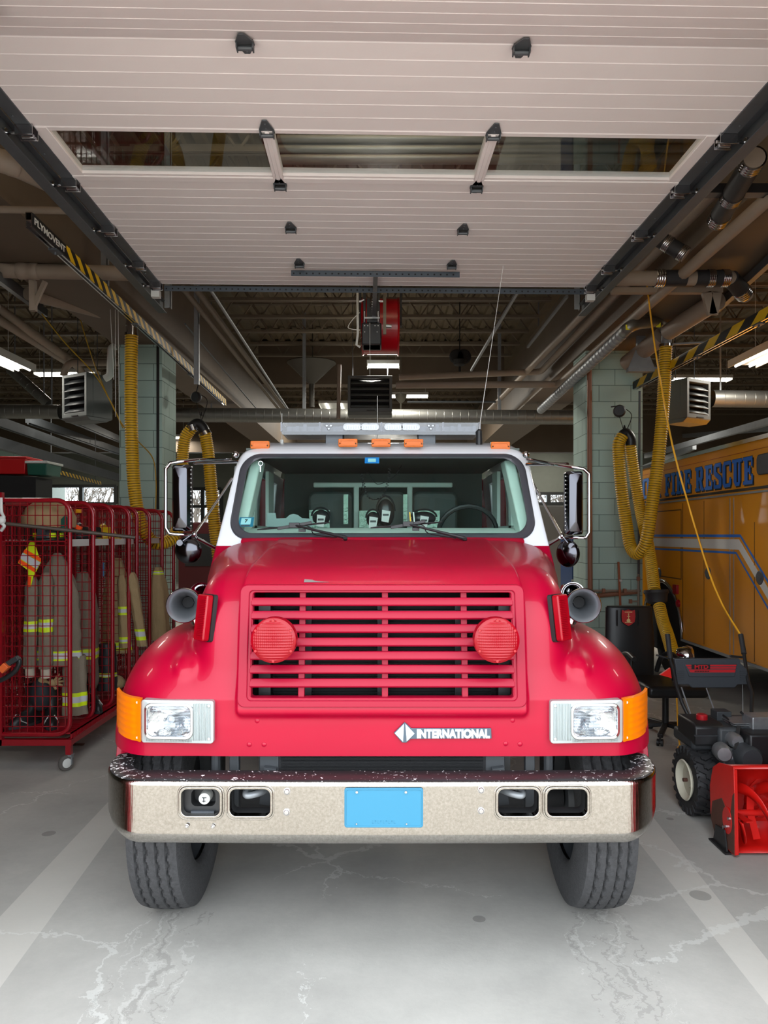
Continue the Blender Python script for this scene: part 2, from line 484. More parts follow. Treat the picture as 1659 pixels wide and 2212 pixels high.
def kids(o): return [c for c in COL.objects if c.parent == o]
def copy_tree(o, parent=None):
    ch = kids(o)
    c = o.copy(); COL.objects.link(c)
    if parent is not None: c.parent = parent
    for k in ch: copy_tree(k, c)
    return c

def text(name, s, mtl, M, size, parent=None, off=0.0, ext=0.002, width=None, space=1.0, shear=0.0):
    """flat lettering, M places its local x (reading direction) / y (up) / z (out); width scales it to that length"""
    cu = bpy.data.curves.new(name, 'FONT'); cu.body = s; cu.size = size; cu.offset = off; cu.extrude = ext
    cu.align_x = 'CENTER'; cu.align_y = 'CENTER'; cu.space_character = space; cu.shear = shear
    tmp = bpy.data.objects.new('tmp_text', cu); COL.objects.link(tmp)
    dg = bpy.context.evaluated_depsgraph_get(); dg.update()
    me = bpy.data.meshes.new_from_object(tmp.evaluated_get(dg))
    bpy.data.objects.remove(tmp)
    co = np.empty(len(me.vertices)*3, dtype=np.float32); me.vertices.foreach_get('co', co); co = co.reshape(-1, 3)
    lo, hi = co.min(0), co.max(0)
    cx, cy = (lo[0]+hi[0])/2, (lo[1]+hi[1])/2
    sx = (width / (hi[0]-lo[0])) if width else 1.0
    me.transform(Matrix.Translation((-cx, -cy, 0))); me.transform(Matrix.Diagonal((sx, 1, 1, 1)))
    loc = Vector(M.translation); M3 = M.to_3x3().to_4x4()
    me.transform(M3)
    me.materials.clear(); me.materials.append(mtl)
    ob = bpy.data.objects.new(name, me); COL.objects.link(ob); ob.location = loc
    if parent is not None: adopt(ob, parent)
    return ob

def facing(loc, right=(1, 0, 0), up=(0, 0, 1)):
    r = Vector(right).normalized(); u = Vector(up).normalized(); z = r.cross(u).normalized()
    M = Matrix((r, u, z)).transposed().to_4x4(); M.translation = Vector(loc)
    return M

def rrect(x0, x1, z0, z1, r, n=5):
    pts = []
    for cx, cz, a0 in ((x1-r, z1-r, 0), (x0+r, z1-r, 90), (x0+r, z0+r, 180), (x1-r, z0+r, 270)):
        for i in range(n+1):
            a = R(a0 + 90*i/n); pts.append((cx+r*math.cos(a), cz+r*math.sin(a)))
    return pts
def FX(u, v, d): return (u, d, v)       # outline in the xz plane, depth along y

def catmull(pts, n=8):
    pts = [Vector(p) for p in pts]; out = []
    Q = [pts[0]*2 - pts[1]] + pts + [pts[-1]*2 - pts[-2]]
    for i in range(1, len(Q)-2):
        a, b, c, d = Q[i-1], Q[i], Q[i+1], Q[i+2]
        for k in range(n):
            t = k/n
            out.append(0.5*((2*b) + (c-a)*t + (2*a-5*b+4*c-d)*t*t + (3*b-a-3*c+d)*t*t*t))
    out.append(pts[-1]); return out
def resample(pts, step):
    out = [pts[0]]; acc = 0.0
    for a, b in zip(pts, pts[1:]):
        L = (b-a).length
        if L == 0: continue
        t = step - acc
        while t <= L:
            out.append(a + (b-a)*(t/L)); t += step
        acc = (acc + L) % step
    return out
# ================================================================== THE BUILDING
b = MB(); b.box(-13, 13, 2.04, 30, -0.12, 0.0)
struct('floor', b, CONC, smooth=0)
b = MB(); b.box(-30, 30, -30, 2.04, -0.13, -0.004)
struct('pavement', b, mat('street_apron', rgb(196, 188, 174), 0.85, noise=0.45, nscale=14), smooth=0)

# roof deck, corrugated, ribs running towards the back
b = MB(); prof = []
x = -13.0
while x < 13.0:
    prof += [(x, 5.86), (x+0.10, 5.86), (x+0.125, 5.90), (x+0.215, 5.90)]; x += 0.24
b.sheet([[(px, y, pz) for px, pz in prof] for y in (2.3, 30.0)])
b.box(-13, 13, 2.1, 30, 5.95, 6.05)
struct('ceiling', b, DECK, smooth=0)

# front wall of brick with the bay opening (camera stands outside it)
OX0, OX1, OZ = -2.0, 1.92, 3.76
b = MB(); b.box(-4.15, OX0, 2.02, 2.32, 0, 6.2); b.box(-13, -8.2, 2.02, 2.32, 0, 6.2); b.box(-8.2, -4.15, 2.10, 2.30, 0, 6.2); struct('wall_front_left', b, BRICK, smooth=0)
b = MB(); b.box(OX1, 4.3, 2.02, 2.32, 0, 6.2); b.box(8.2, 13, 2.02, 2.32, 0, 6.2); b.box(4.3, 8.2, 2.10, 2.30, 0, 6.2); struct('wall_front_right', b, BRICK, smooth=0)
b = MB(); b.box(OX0, OX1, 2.02, 2.32, OZ, 6.2); struct('wall_front_header', b, BRICK, smooth=0)
TRIMR = mat('red_jamb_paint', rgb(150, 20, 30), 0.4)
b = MB(); b.box(OX0-0.002, OX0+0.03, 1.98, 2.36, 0, OZ); b.box(OX0-0.1, OX0+0.03, 1.98, 2.02, 0, OZ); struct('trim_1', b, TRIMR)
b = MB(); b.box(OX1-0.03, OX1+0.002, 1.98, 2.36, 0, OZ); b.box(OX1-0.03, OX1+0.1, 1.98, 2.02, 0, OZ); struct('trim_2', b, TRIMR)
WALLM = mat('wall_paint_dull', rgb(120, 124, 116), 0.8, noise=0.08)
b = MB(); b.box(-13.2, -13, 2.1, 30.2, 0, 6); struct('wall_left', b, WALLM)
b = MB(); b.box(13, 13.2, 2.1, 30.2, 0, 6); struct('wall_right', b, WALLM)

# rear wall: dark, with glazed overhead doors that show daylight and bare trees
RY = 28.0
wins = [(-12.55, -11.4, 3.06, 3.6), (-12.2, -8.3, 3.06, 3.62)]
def rx(px): return (px - 829.5)/EXT*RY
def rz(py): return 1.78 - (py-1155)/EXT*RY
openings = [(rx(100), rx(250), rz(1088), rz(1050)), (rx(398), rx(478), rz(1132), rz(1056)), (rx(1108), rx(1262), rz(1088), rz(1066))]
b = MB(); xs = [-13.0]
for (a, c, z0, z1) in openings:
    b.box(xs[-1], a, RY, RY+0.25, 0, 6); b.box(a, c, RY, RY+0.25, 0, z0); b.box(a, c, RY, RY+0.25, z1, 6); xs.append(c)
b.box(xs[-1], 13, RY, RY+0.25, 0, 6)
struct('wall_back', b, WALLM, smooth=0)
WFR = mat('window_frame_dark', rgb(40, 42, 42), 0.5)
for i, (a, c, z0, z1) in enumerate(openings):
    b = MB(); t = 0.07
    nx = max(2, round((c-a)/1.35)); nz = 1 if z1-z0 < 1 else 2
    for k in range(nx+1):
        xx = a + (c-a)*k/nx; b.box(xx-t, xx+t, RY-0.04, RY+0.12, z0, z1)
    for k in range(nz+1):
        zz = z0 + (z1-z0)*k/nz; b.box(a, c, RY-0.03, RY+0.11, zz-t*.8, zz+t*.8)
    w = struct('window_%d' % (i+1), b, WFR)
    b = MB(); b.box(a, c, RY+0.05, RY+0.056, z0, z1); b.build('pane', GLC, w, smooth=0)
# bare trees beyond the rear windows
BARK = mat('bare_bark', rgb(96, 84, 74), 0.9)
for i, (tx, ty) in enumerate(((-15.0, 34), (-13.3, 35), (-8.7, 35), (7.0, 36), (8.0, 34))):
    b = MB(); rr = random.Random(i+3)
    def branch(p, d, L, r, lv):
        q = p + d*L
        b.tube([p, (p+q)/2 + Vector((rr.uniform(-.05, .05)*L, 0, rr.uniform(-.04, .04)*L)), q], [r, r*.85, r*.6], 5)
        if lv <= 0: return
        for _ in range(3 if lv > 1 else 4):
            nd = (d + Vector((rr.uniform(-.9, .9), rr.uniform(-.5, .5), rr.uniform(-.25, .5)))).normalized()
            branch(p + d*L*rr.uniform(.55, 1), nd, L*rr.uniform(.6, .85), r*.62, lv-1)
    branch(Vector((tx, ty, 0)), Vector((0, 0, 1)), 1.9, 0.13, 5)
    o = b.build('bare_tree', BARK)
    tag(o, ['leafless tree outside the long rear window on the far left', 'leafless tree outside the rear window beside the lockers, nearer the green column', 'leafless tree seen through the two-row rear window left of the cab', 'leafless tree outside the rear window just right of the cab', 'leafless tree outside the rear window behind the right mirror'][i], 'tree', 'leafless trees behind the building')

# painted block columns
def column(px0, px1, Y, dep, name):
    x0, x1 = (px0-829.5)/EXT*Y, (px1-829.5)/EXT*Y
    b = MB(); b.box(x0, x1, Y, Y+dep, 0, 4.12)
    o = struct(name, b, BLOCK, smooth=0)
    return x0, x1
LC = column(258, 350, 9.0, 0.6, 'column_left')
RC = column(1265, 1388, 9.3, 0.6, 'column_right')
column(-40, 60, 20.0, .5, 'column_back_left'); 
# girders over the column lines
def girder(name, x0, x1, y0, y1, z0, z1):
    b = MB(); b.box(x0, x1, y0, y1, z0, z1)
    b.box(x0-0.03, x1+0.03, y0, y1, z0-0.03, z0-0.002)
    return struct(name, b, BEIGED, smooth=0)
girder('beam_left', LC[0]-0.02, LC[1]+0.05, 2.33, 27.9, 4.12, 5.2)
girder('beam_right', RC[0]+0.0, RC[1]+0.0, 2.33, 27.9, 4.12, 5.2)
b = MB(); b.box(LC[1]+.05, RC[0], 15.6, 15.95, 4.95, 5.86); struct('beam_cross', b, BEIGED, smooth=0)
b = MB(); b.box(LC[1]+.05, RC[0], 22.6, 22.95, 4.6, 5.86); struct('beam_cross', b, BEIGED, smooth=0)
b = MB(); b.box(-13, LC[0], 22.6, 22.95, 4.3, 5.86); struct('beam_cross', b, BEIGED, smooth=0)
b = MB(); b.box(RC[1], 13, 22.6, 22.95, 4.3, 5.86); struct('beam_cross', b, BEIGED, smooth=0)

# bar joists
def joist(x0, x1, y):
    b = MB()
    for z in (5.32, 5.80):
        b.box(x0, x1, y-0.045, y-0.012, z, z+0.045); b.box(x0, x1, y+0.012, y+0.045, z, z+0.045)
    n = max(4, int(round((x1-x0)/0.33))); n += n % 2
    for k in range(n):
        xa, xb = x0+(x1-x0)*k/n, x0+(x1-x0)*(k+1)/n
        za, zb = (5.34, 5.82) if k % 2 == 0 else (5.82, 5.34)
        b.bar((xa, y, za), (xb, y, zb), 0.022, 0.022)
    return struct('roof_beam', b, JOIST, smooth=0)
y = 3.4
while y < 27.6:
    if abs(y-15.75) > .3 and abs(y-22.8) > .3: joist(LC[1]+0.05, RC[0], y)
    joist(-12.9, LC[0], y+.2); joist(RC[1], 12.9, y+.2)
    y += 0.87

# ------------------------------------------------------------------ the raised overhead door
TH = R(1.4)
DM = Matrix.Translation((-0.075, 6.2, 0)) @ Matrix.Rotation(TH, 4, 'Z')       # local x across, y depth, z up
def seam_y(t): return t - 6.2
DX0, DX1, DZ = -1.79, 1.785, 3.88
door = thing('door_1', (-0.08, 6.2, 3.7), 'raised white sectional overhead door with a glazed section above the red truck', 'overhead door')
door['kind'] = 'structure'
seams = [3.16, 3.85, 4.42, 5.08, 5.74, 6.24]
def section(y0, y1, z0, z1, strips):
    b = MB(DM); n = strips; g = 0.006
    rows = []
    for k in range(n):
        for (t, dz) in ((k/n, 0.004), (k/n + 0.003/ (y1-y0), 0.0), ((k+1)/n - 0.004/(y1-y0), 0.0), ((k+1)/n - 0.001/(y1-y0), -0.002)):
            rows.append((y0+(y1-y0)*t, z0+(z1-z0)*t + dz))
    top = [[(DX0, y, z) for y, z in rows], [(DX1, y, z) for y, z in rows]]
    b.sheet(top)
    b.sheet([[(DX0, y, z+0.05) for y, z in (rows[0], rows[-1])], [(DX1, y, z+0.05) for y, z in (rows[0], rows[-1])]])
    return b
L = lambda s: s-6.2
section(L(2.58), L(3.155), 3.685, DZ, 5).build('bottom_section', DOORW, door, smooth=0)
section(L(seams[0]), L(seams[1]), DZ, DZ, 6).build('section', DOORW, door, smooth=0)
for k in (2, 3, 4): section(L(seams[k]), L(seams[k+1]), DZ, DZ, 6 if k < 4 else 5).build('section', DOORW, door, smooth=0)
# glazed section
y0, y1 = L(seams[1]), L(seams[2])
b = MB(DM)
b.box(DX0, DX1, y0, y0+0.035, DZ-0.004, DZ+0.045); b.box(DX0, DX1, y1-0.06, y1-0.004, DZ-0.01, DZ+0.045); b.box(DX0, DX1, y1-0.085, y1-0.066, DZ-0.004, DZ+0.045)
b.box(DX0, DX0+0.07, y0, y1, DZ-0.006, DZ+0.045); b.box(DX1-0.07, DX1, y0, y1, DZ-0.006, DZ+0.045)
for u in (-0.59, 0.59):
    b.box(u-0.03, u+0.03, y0, y1-.06, DZ-0.012, DZ+0.045); b.box(u-0.012, u+0.012, y0, y1-.06, DZ-0.02, DZ-0.01)
wf = b.build('window_frame', DOORW, door, bev=0.003)
for a, c in ((DX0+0.07, -0.62), (-0.56, 0.56), (0.62, DX1-0.07)):
    b = MB(DM); b.box(a, c, y0+0.035, y1-0.086, DZ+0.012, DZ+0.018); b.build('pane', GLC, wf, smooth=0)
# hinges
def hinge(u, yy, s=1.0, dz=0.0):
    b = MB(DM); z = DZ-0.004-dz
    d = [(-.040, -.008), (-.040, .016), (-.012, .105), (.012, .105), (.040, .016), (.040, -.008)]
    for sg in (1, -1):
        b.prism([(u+p*s, yy+q*s*sg*-1*(1 if sg > 0 else .66)) for p, q in d], lambda a, c, e: (a, c, z-e-(max(0, (yy-c))*.30 if dz else 0)), 0, 0.006)
    b.tube([(u-.036*s, yy+.006, z-.022*s), (u+.036*s, yy+.006, z-.022*s)], .011*s, 8)
    for sx in (-1, 1): b.box(u+sx*.034*s-.003, u+sx*.034*s+.003, yy-.02*s, yy+.02*s, z-.034*s, z)
    for q in (-.075, -.035, .05): b.cyl((u, yy+q*s, z), (u, yy+q*s, z-.011), .006*s, 6)
    return b.build('hinge', DSTEEL, door, bev=0.0015)
for i, yy in enumerate((seams[0], seams[1]+.01, seams[2]+.03, seams[3], seams[4])):
    for u in (-0.59, 0.59): hinge(u, L(yy), 1.0, .004 if i == 0 else 0)
# end stiles, rollers, tracks
for sgn, X0 in ((-1, DX0), (1, DX1)):
    b = MB(DM); b.box(min(X0, X0+sgn*0.075), max(X0, X0+sgn*0.075), L(2.6), L(6.3), DZ-0.008, DZ+0.04)
    for k in range(9): b.cyl((X0+sgn*.05, L(3.0+.37*k), DZ-.008), (X0+sgn*.05, L(3.0+.37*k), DZ-.014), .006, 6)
    b.build('end_stile', DSTEEL, door, bev=0.002)
    b = MB(DM); xt = X0+sgn*0.15
    b.box(xt-.004, xt+.004, L(2.5), L(6.85), DZ-0.06, DZ+0.03)
    b.box(xt-.04, xt+.035, L(2.5), L(6.85), DZ-0.066, DZ-0.058); b.box(xt-.04, xt+.035, L(2.5), L(6.85), DZ+0.03, DZ+0.036)
    b.build('track', DSTEEL, door, bev=0.002)
    for yy in (seams[0], seams[1], seams[2], seams[3], seams[4], 6.2):
        b = MB(DM); xx = X0+sgn*0.03
        b.box(xx-.045, xx+.045, L(yy)-.035, L(yy)-.031, DZ-.06, DZ-.005); b.box(xx-.045, xx+.045, L(yy)+.031, L(yy)+.035, DZ-.06, DZ-.005)
        b.box(xx-.045, xx+.045, L(yy)-.035, L(yy)+.035, DZ-.012, DZ-.007)
        b.cyl((xx-.05, L(yy), DZ-.035), (xx+sgn*.13, L(yy), DZ-.035), .009, 8)
        b.cyl((xx-.03, L(yy)+.018, DZ-.045), (xx+.03, L(yy)+.018, DZ-.045), .012, 8)
        b.cyl((xx+sgn*.10, L(yy), DZ-.035), (xx+sgn*.13, L(yy), DZ-.035), .024, 12)
        b.build('roller_bracket', POLISH, door, bev=0.001)
    b = MB(DM); xx = X0+sgn*.05; b.box(xx-.035, xx+.035, L(6.24), L(6.30), DZ-.11, DZ-.05); b.build('sensor_box', OFFW, door, bev=0.003)
# perforated angles on the far edge
HOLE = mat('perforated_angle', rgb(84, 92, 100), 0.4, 0.7)
def perforated(x0, x1, yy, z, name):
    b = MB(DM); b.box(x0, x1, yy, yy+.004, z-.045, z); b.box(x0, x1, yy, yy+.035, z-.004, z)
    o = b.build(name, HOLE, door)
    b = MB(DM); x = x0+.02
    while x < x1-.02:
        b.box(x-.006, x+.006, yy-.0012, yy+.001, z-.030, z-.018); x += .05
    b.build('slot', MBLACK, o, smooth=0)
perforated(DX0+.02, DX1+.02, L(6.26), DZ-.01, 'edge_angle')
perforated(-.66, .66, L(5.80), DZ-.035, 'stiffener_angle')
b = MB(DM); b.bar((0, L(5.8), DZ-.06), (0.0, L(7.2), DZ+0.02), .035, .035); b.build('lift_arm', DSTEEL, door)
b = MB(DM); b.cbox((DX0+.22, L(2.64), 3.70), (.26, .07, .12)); b.prism([(DX0+.06, L(2.66)), (DX0+.36, L(2.66)), (DX0+.30, L(2.9))], lambda a, c, e: (a, c, e), 3.69, 3.71); b.build('corner_bracket', BLACK, door, bev=.006)

# hanging straps for the door tracks
for px, pyt, pyb, Y in ((424, 640, 830, 8.6), (225, 540, 640, 6.4), (362, 620, 665, 6.75), (1247, 625, 668, 6.85)):
    a, c = P(px, pyt, Y), P(px, pyb, Y)
    b = MB(); w = .055
    b.box(a.x-w/2, a.x+w/2, Y-.004, Y+.004, c.z, 5.88); b.box(a.x+w/2-.005, a.x+w/2, Y-.004, Y+.045, c.z, 5.88)
    o = b.build('hanger_bracket', STEEL)
    tag(o, {424: 'long pale steel hanger dropping to the far end of the left hazard rail', 225: 'grey steel hanger holding the near part of the lettered hazard rail', 362: 'short steel hanger at the left rear corner of the raised door', 1247: 'short steel hanger at the right rear corner of the raised door'}[px], 'bracket', 'steel ceiling hangers')
# ================================================================== THE RED TRUCK
XC = -0.008
truck = thing('fire_truck', (XC, 4.6, 0), 'red and white fire truck facing out of the open bay with chrome bumper', 'fire truck')
T = truck
def PT(px, py, Y):
    p = P(px, py, Y); return p

# ---- hood: one smooth shell, its outline solved along rays from the cowl
def fender_g(x, y, z):
    ax = np.abs(x)
    p = 2.7
    g = (np.maximum(ax-.78, 0)/.455)**p + (np.maximum(3.78-y, 0)/.80)**p + (np.maximum(z-.80, 0)/.565)**p
    d1 = (g**(1/p) - 1)*.5
    p2 = 2.2
    h = (np.maximum(ax-.93, 0)/.30)**p2 + (np.maximum(3.64-y, 0)/.60)**p2
    d2 = (h**(1/p2) - 1)*.4
    return np.maximum(d1, d2)
def nose_g(x, y, z):
    ax = np.abs(x)
    zt = 1.655 + (y-3.45)*.125
    yf = 2.990 + .15*np.maximum(z-1.0, -0.2)
    a = ax - .592
    q = 2.6
    # rounded brow between the grille face and the top
    dy = np.maximum(yf + .34 - y, 0)/.34
    dz = np.maximum(z - (zt-.20), 0)/.20
    g = (dy**q + dz**q)
    d = (g**(1/q) - 1)*.25
    k = .012
    m = np.maximum(a, d); h = np.maximum(k-np.abs(a-d), 0)/k
    m = m + h*h*k*.25
    lo = 1.040 - z; k = .03; h = np.maximum(k-np.abs(m-lo), 0)/k
    return np.maximum(m, lo) + h*h*k*.25
def shoulder_g(x, y, z):
    ax = np.abs(x); p = 3.3
    ob = .255 + .235*np.clip(y-3.5, 0, 1)
    zt = .44 + .125*np.clip(y-3.4, -.2, 1)
    yf = 3.055 + .12*np.maximum(z-1.0, 0)
    g = (np.maximum(ax-.585, 0)/ob)**p + (np.maximum(yf+.46-y, 0)/.46)**p + (np.maximum(z-1.2, 0)/zt)**4.6
    return (g**(1/p)-1)*.3
def smin(a, b, k):
    h = np.maximum(k-np.abs(a-b), 0)/k
    return np.minimum(a, b) - h*h*k*.25
def hood_g(x, y, z):
    f = fender_g(x, y, z)
    ax = np.abs(x)
    bump = .020*np.exp(-((((ax-.835)/.050)**2 + ((z-1.235)/.050)**2)**1.6 + ((y-3.17)/.25)**2))
    f = f - bump*.9
    s = shoulder_g(x, y, z)
    d = smin(f, s, .028)
    return smin(d, nose_g(x, y, z), .018)
PY, PZ = 4.26, .872
def hood_rays(xs, ths):
    X, TT = np.meshgrid(xs, ths, indexing='ij')
    dy, dz = -np.cos(TT), np.sin(TT)
    best = np.full(X.shape, .02)
    found = np.zeros(X.shape, bool)
    ts = np.linspace(1.45, .01, 240)
    prev = hood_g(X, PY+dy*ts[0], PZ+dz*ts[0])
    lo = np.full(X.shape, .005); hi = np.full(X.shape, .02)
    for t0, t1 in zip(ts[:-1], ts[1:]):
        g = hood_g(X, PY+dy*t1, PZ+dz*t1)
        new = (~found) & (g < 0)
        hi[new] = t0; lo[new] = t1; found |= new
    for _ in range(22):
        mid = (lo+hi)/2
        g = hood_g(X, PY+dy*mid, PZ+dz*mid)
        ins = g < 0
        lo = np.where(ins, mid, lo); hi = np.where(ins, hi, mid)
    t = (lo+hi)/2
    return X, PY+dy*t, PZ+dz*t, found
half = np.concatenate([np.linspace(0, .57, 34), np.linspace(.575, .62, 14), np.linspace(.63, 1.05, 46), np.linspace(1.057, 1.2345, 34)])
xs = np.concatenate([-half[::-1], half[1:]])
ths = np.concatenate([np.linspace(0, .78, 120), np.linspace(.784, .92, 30)[0:], np.linspace(.925, math.pi/2, 60)])
HX, HY, HZ, HF = hood_rays(xs, ths)
GO = (-.545, .545, 1.112, 1.548)     # grille opening
def build_hood():
    b = MB()
    V = [[b.bm.verts.new((HX[i, j]+XC, HY[i, j], HZ[i, j])) for j in range(len(ths))] for i in range(len(xs))]
    for i in range(len(xs)-1):
        for j in range(len(ths)-1):
            if not (HF[i, j] and HF[i+1, j] and HF[i, j+1] and HF[i+1, j+1]): continue
            cx, cz, cy = (HX[i, j]+HX[i+1, j])/2, (HZ[i, j]+HZ[i, j+1])/2, HY[i, j]
            if GO[0] < cx < GO[1] and GO[2] < cz < GO[3] and cy < 3.3: continue
            if .778 < abs(cx) < .956 and .958 < cz < 1.086 and cy < 3.3: continue
            b.face([V[i][j], V[i+1][j], V[i+1][j+1], V[i][j+1]])
    # hem: turn the lower edge inwards
    hem = [(HX[i, 0]+XC, HY[i, 0], HZ[i, 0]) for i in range(len(xs)) if HF[i, 0]]
    rows = [hem, [(x*.995, y+.012, z-.004) for x, y, z in hem], [(x*.985, y+.035, z+.02) for x, y, z in hem]]
    b.sheet(rows)
    for v in [v for v in b.bm.verts if not v.link_faces]: b.bm.verts.remove(v)
    o = b.build('hood', RED, T, smooth=50, weld=True)
    return o
hood = build_hood()
hood['label'] = 'glossy red one-piece hood with rounded fenders'
def hood_y(x, z):
    """front surface of the hood at x, z (truck coordinates)"""
    lo, hi = 2.6, 4.2
    ys = np.linspace(2.7, 4.2, 600)
    g = hood_g(np.full(600, x), ys, np.full(600, z))
    k = np.argmax(g < 0)
    return float(ys[k])

# wheel-arch lips behind the fascia
for s in (-1, 1):
    b = MB(); G = []
    for k in range(21):
        a = R(-8 + 170*k/20)
        y, z = 3.90 - .44*math.cos(a), .72 + .44*math.sin(a)*.8
        G.append([(XC+s*1.18, y, z), (XC+s*1.238, y-.005, z-.01), (XC+s*1.243, y+.0, z-.03), (XC+s*1.23, y+.02*math.cos(a), z-.05)])
    b.sheet(G); b.build('wheel_arch_lip', RED, T, solid=.006)
# inner wheel wells, firewall, so one cannot look through
for s in (-1, 1):
    b = MB(); G = []
    for k in range(15):
        a = R(78 + 102*k/14); y, z = 3.66 - .60*math.cos(a), .60 + .62*math.sin(a)
        G.append([(XC+s*.62, y, z), (XC+s*1.15, y, z)])
    b.sheet(G); b.build('wheel_well', MBLACK, T, solid=.01)
b = MB(); b.box(XC-.80, XC+.80, 4.22, 4.25, .55, 1.55); b.build('firewall', MBLACK, T)

# ---- grille
gy = lambda z: 2.990 + .15*(z-1.0)
def FG(u, v, d): return (u+XC, gy(v)+d, v)
b = MB()
b.frame(rrect(-.587, .587, 1.082, 1.572, .03), rrect(-.548, .548, 1.108, 1.549, .018), FG, -.012, .03)
b.frame(rrect(-.560, .560, 1.094, 1.560, .022), rrect(-.535, .535, 1.118, 1.540, .012), FG, -.004, .05)
grille = b.build('grille', REDD, T, bev=.004)
zc = [P(0, py, 3.0).z for py in (1302, 1330.5, 1359, 1388, 1417, 1446, 1475)]
zc = [1.499 - i*(1.499-1.172)/6 for i in range(7)]
for z in zc:
    b = MB(); n = 3
    pr = [(z+.020, -.002), (z+.006, -.012), (z-.008, -.014), (z-.014, -.006), (z-.016, .022), (z+.018, .026)]
    for xx in (0,):
        a = [b.bm.verts.new(FG(-.540, v, d+.006)) for v, d in pr]; c = [b.bm.verts.new(FG(.540, v, d+.006)) for v, d in pr]
        b.face(a[::-1]); b.face(c)
        for i in range(6): b.face([a[i], a[(i+1) % 6], c[(i+1) % 6], c[i]])
    b.build('grille_bar', REDD, grille, bev=.002)
for x in (-.331, 0.012, .340):
    b = MB(); b.prism([(x-.013, 1.115), (x+.013, 1.115), (x+.013, 1.545), (x-.013, 1.545)], FG, .022, .04)
    b.build('grille_post', REDD, grille, bev=.002)
for x in (-.545, .545):
    b = MB(); b.prism([(x-.012, 1.11), (x+.012, 1.11), (x+.012, 1.55), (x-.012, 1.55)], FG, .0, .04); b.build('grille_side', REDD, grille)
# radiator in the dark behind it
b = MB(); b.box(XC-.50, XC+.50, 3.20, 3.24, .72, 1.50)
for k in range(60):
    b.box(XC-.47, XC+.47, 3.19, 3.2, .75+.0125*k, .754+.0125*k)
rad = b.build('radiator', MBLACK, T, smooth=0)
b = MB()
for x in (-.32, .0, .33): b.box(XC+x-.02, XC+x+.02, 3.15, 3.17, .7, 1.5)
b.box(XC-.52, XC+.52, 3.14, 3.18, 1.43, 1.46)
for x in (-.52, .49): b.box(XC+x, XC+x+.05, 3.12, 3.25, .78, 1.5)
b.build('radiator_frame', BLACK, T)
b = MB(); b.box(XC-.62, XC+.62, 3.9, 3.92, .6, 1.55); b.build('engine_shield', BLACK, T)
b = MB(); b.box(XC-.43, XC+.43, 3.08, 3.12, .74, .885)
for k in range(28): b.box(XC-.42, XC+.42, 3.072, 3.08, .745+.005*k, .747+.005*k)
b.build('oil_cooler', MBLACK, T, smooth=0)
for s in (-1, 1):
    b = MB(); b.box(XC+s*.47-.04, XC+s*.47+.04, 3.08, 3.14, .70, .86); b.build('mounting_bracket', HDARK, T, bev=.004)
    b = MB(); b.box(XC+s*.62-.02, XC+s*.62+.02, 3.10, 3.14, .60, .86); b.build('mounting_bracket', HDARK, T, bev=.004)
    b = MB(); b.cyl((XC+s*.70, 3.12, .72), (XC+s*.70, 3.12, .865), .02, 10); b.build('coolant_pipe', HDARK, T)
b = MB(); b.box(XC+.22, XC+.34, 3.16, 3.3, .62, .84); b.cyl((XC+.28, 3.15, .70), (XC+.28, 3.15, .86), .035, 12); b.build('steering_gear', HDARK, T, bev=.01)


# ---- round warning lights in the grille
for px in (595, 1069):
    c = P(px, 1379.5, 2.975)
    b = MB(); b.lathe([(.055, .055), (.086, .05), (.090, .03), (.0905, .005), (.084, 0)], c, (0, -1, 0), 40); b.lathe([(.055, -.05), (.06, .05)], c, (0, -1, 0), 20)
    wl = b.build('warning_light', REDL, T)
    G = MB(); R0 = .089; rows = []
    for i in range(49):
        rr = i/48; row = []
        for j in range(120):
            an = 2*math.pi*j/120; x_, y_ = rr*math.cos(an), rr*math.sin(an)
            k_ = 1 if rr < .88 else 0
            zz = .018*(1-rr**4) + .0016*math.cos(y_*50)*k_ + (.0010*math.cos(x_*72)*k_ if y_ > -.3 else .0003*math.cos(x_*72)*k_)
            row.append((c.x+x_*R0, c.y-.055-zz, c.z+y_*R0))
        rows.append(row)
    G.sheet(rows, closed_u=True); G.build('fluted_lens', REDL, wl, smooth=60, weld=True)
    b = MB()
    for k in range(6):
        a = R(90+60*k); b.cyl((c.x+.080*math.cos(a), c.y-.05, c.z+.080*math.sin(a)), (c.x+.080*math.cos(a), c.y-.066, c.z+.080*math.sin(a)), .0055, 8)
    b.build('lens_screw', mat('red_screw', rgb(150, 10, 20), .4), wl)

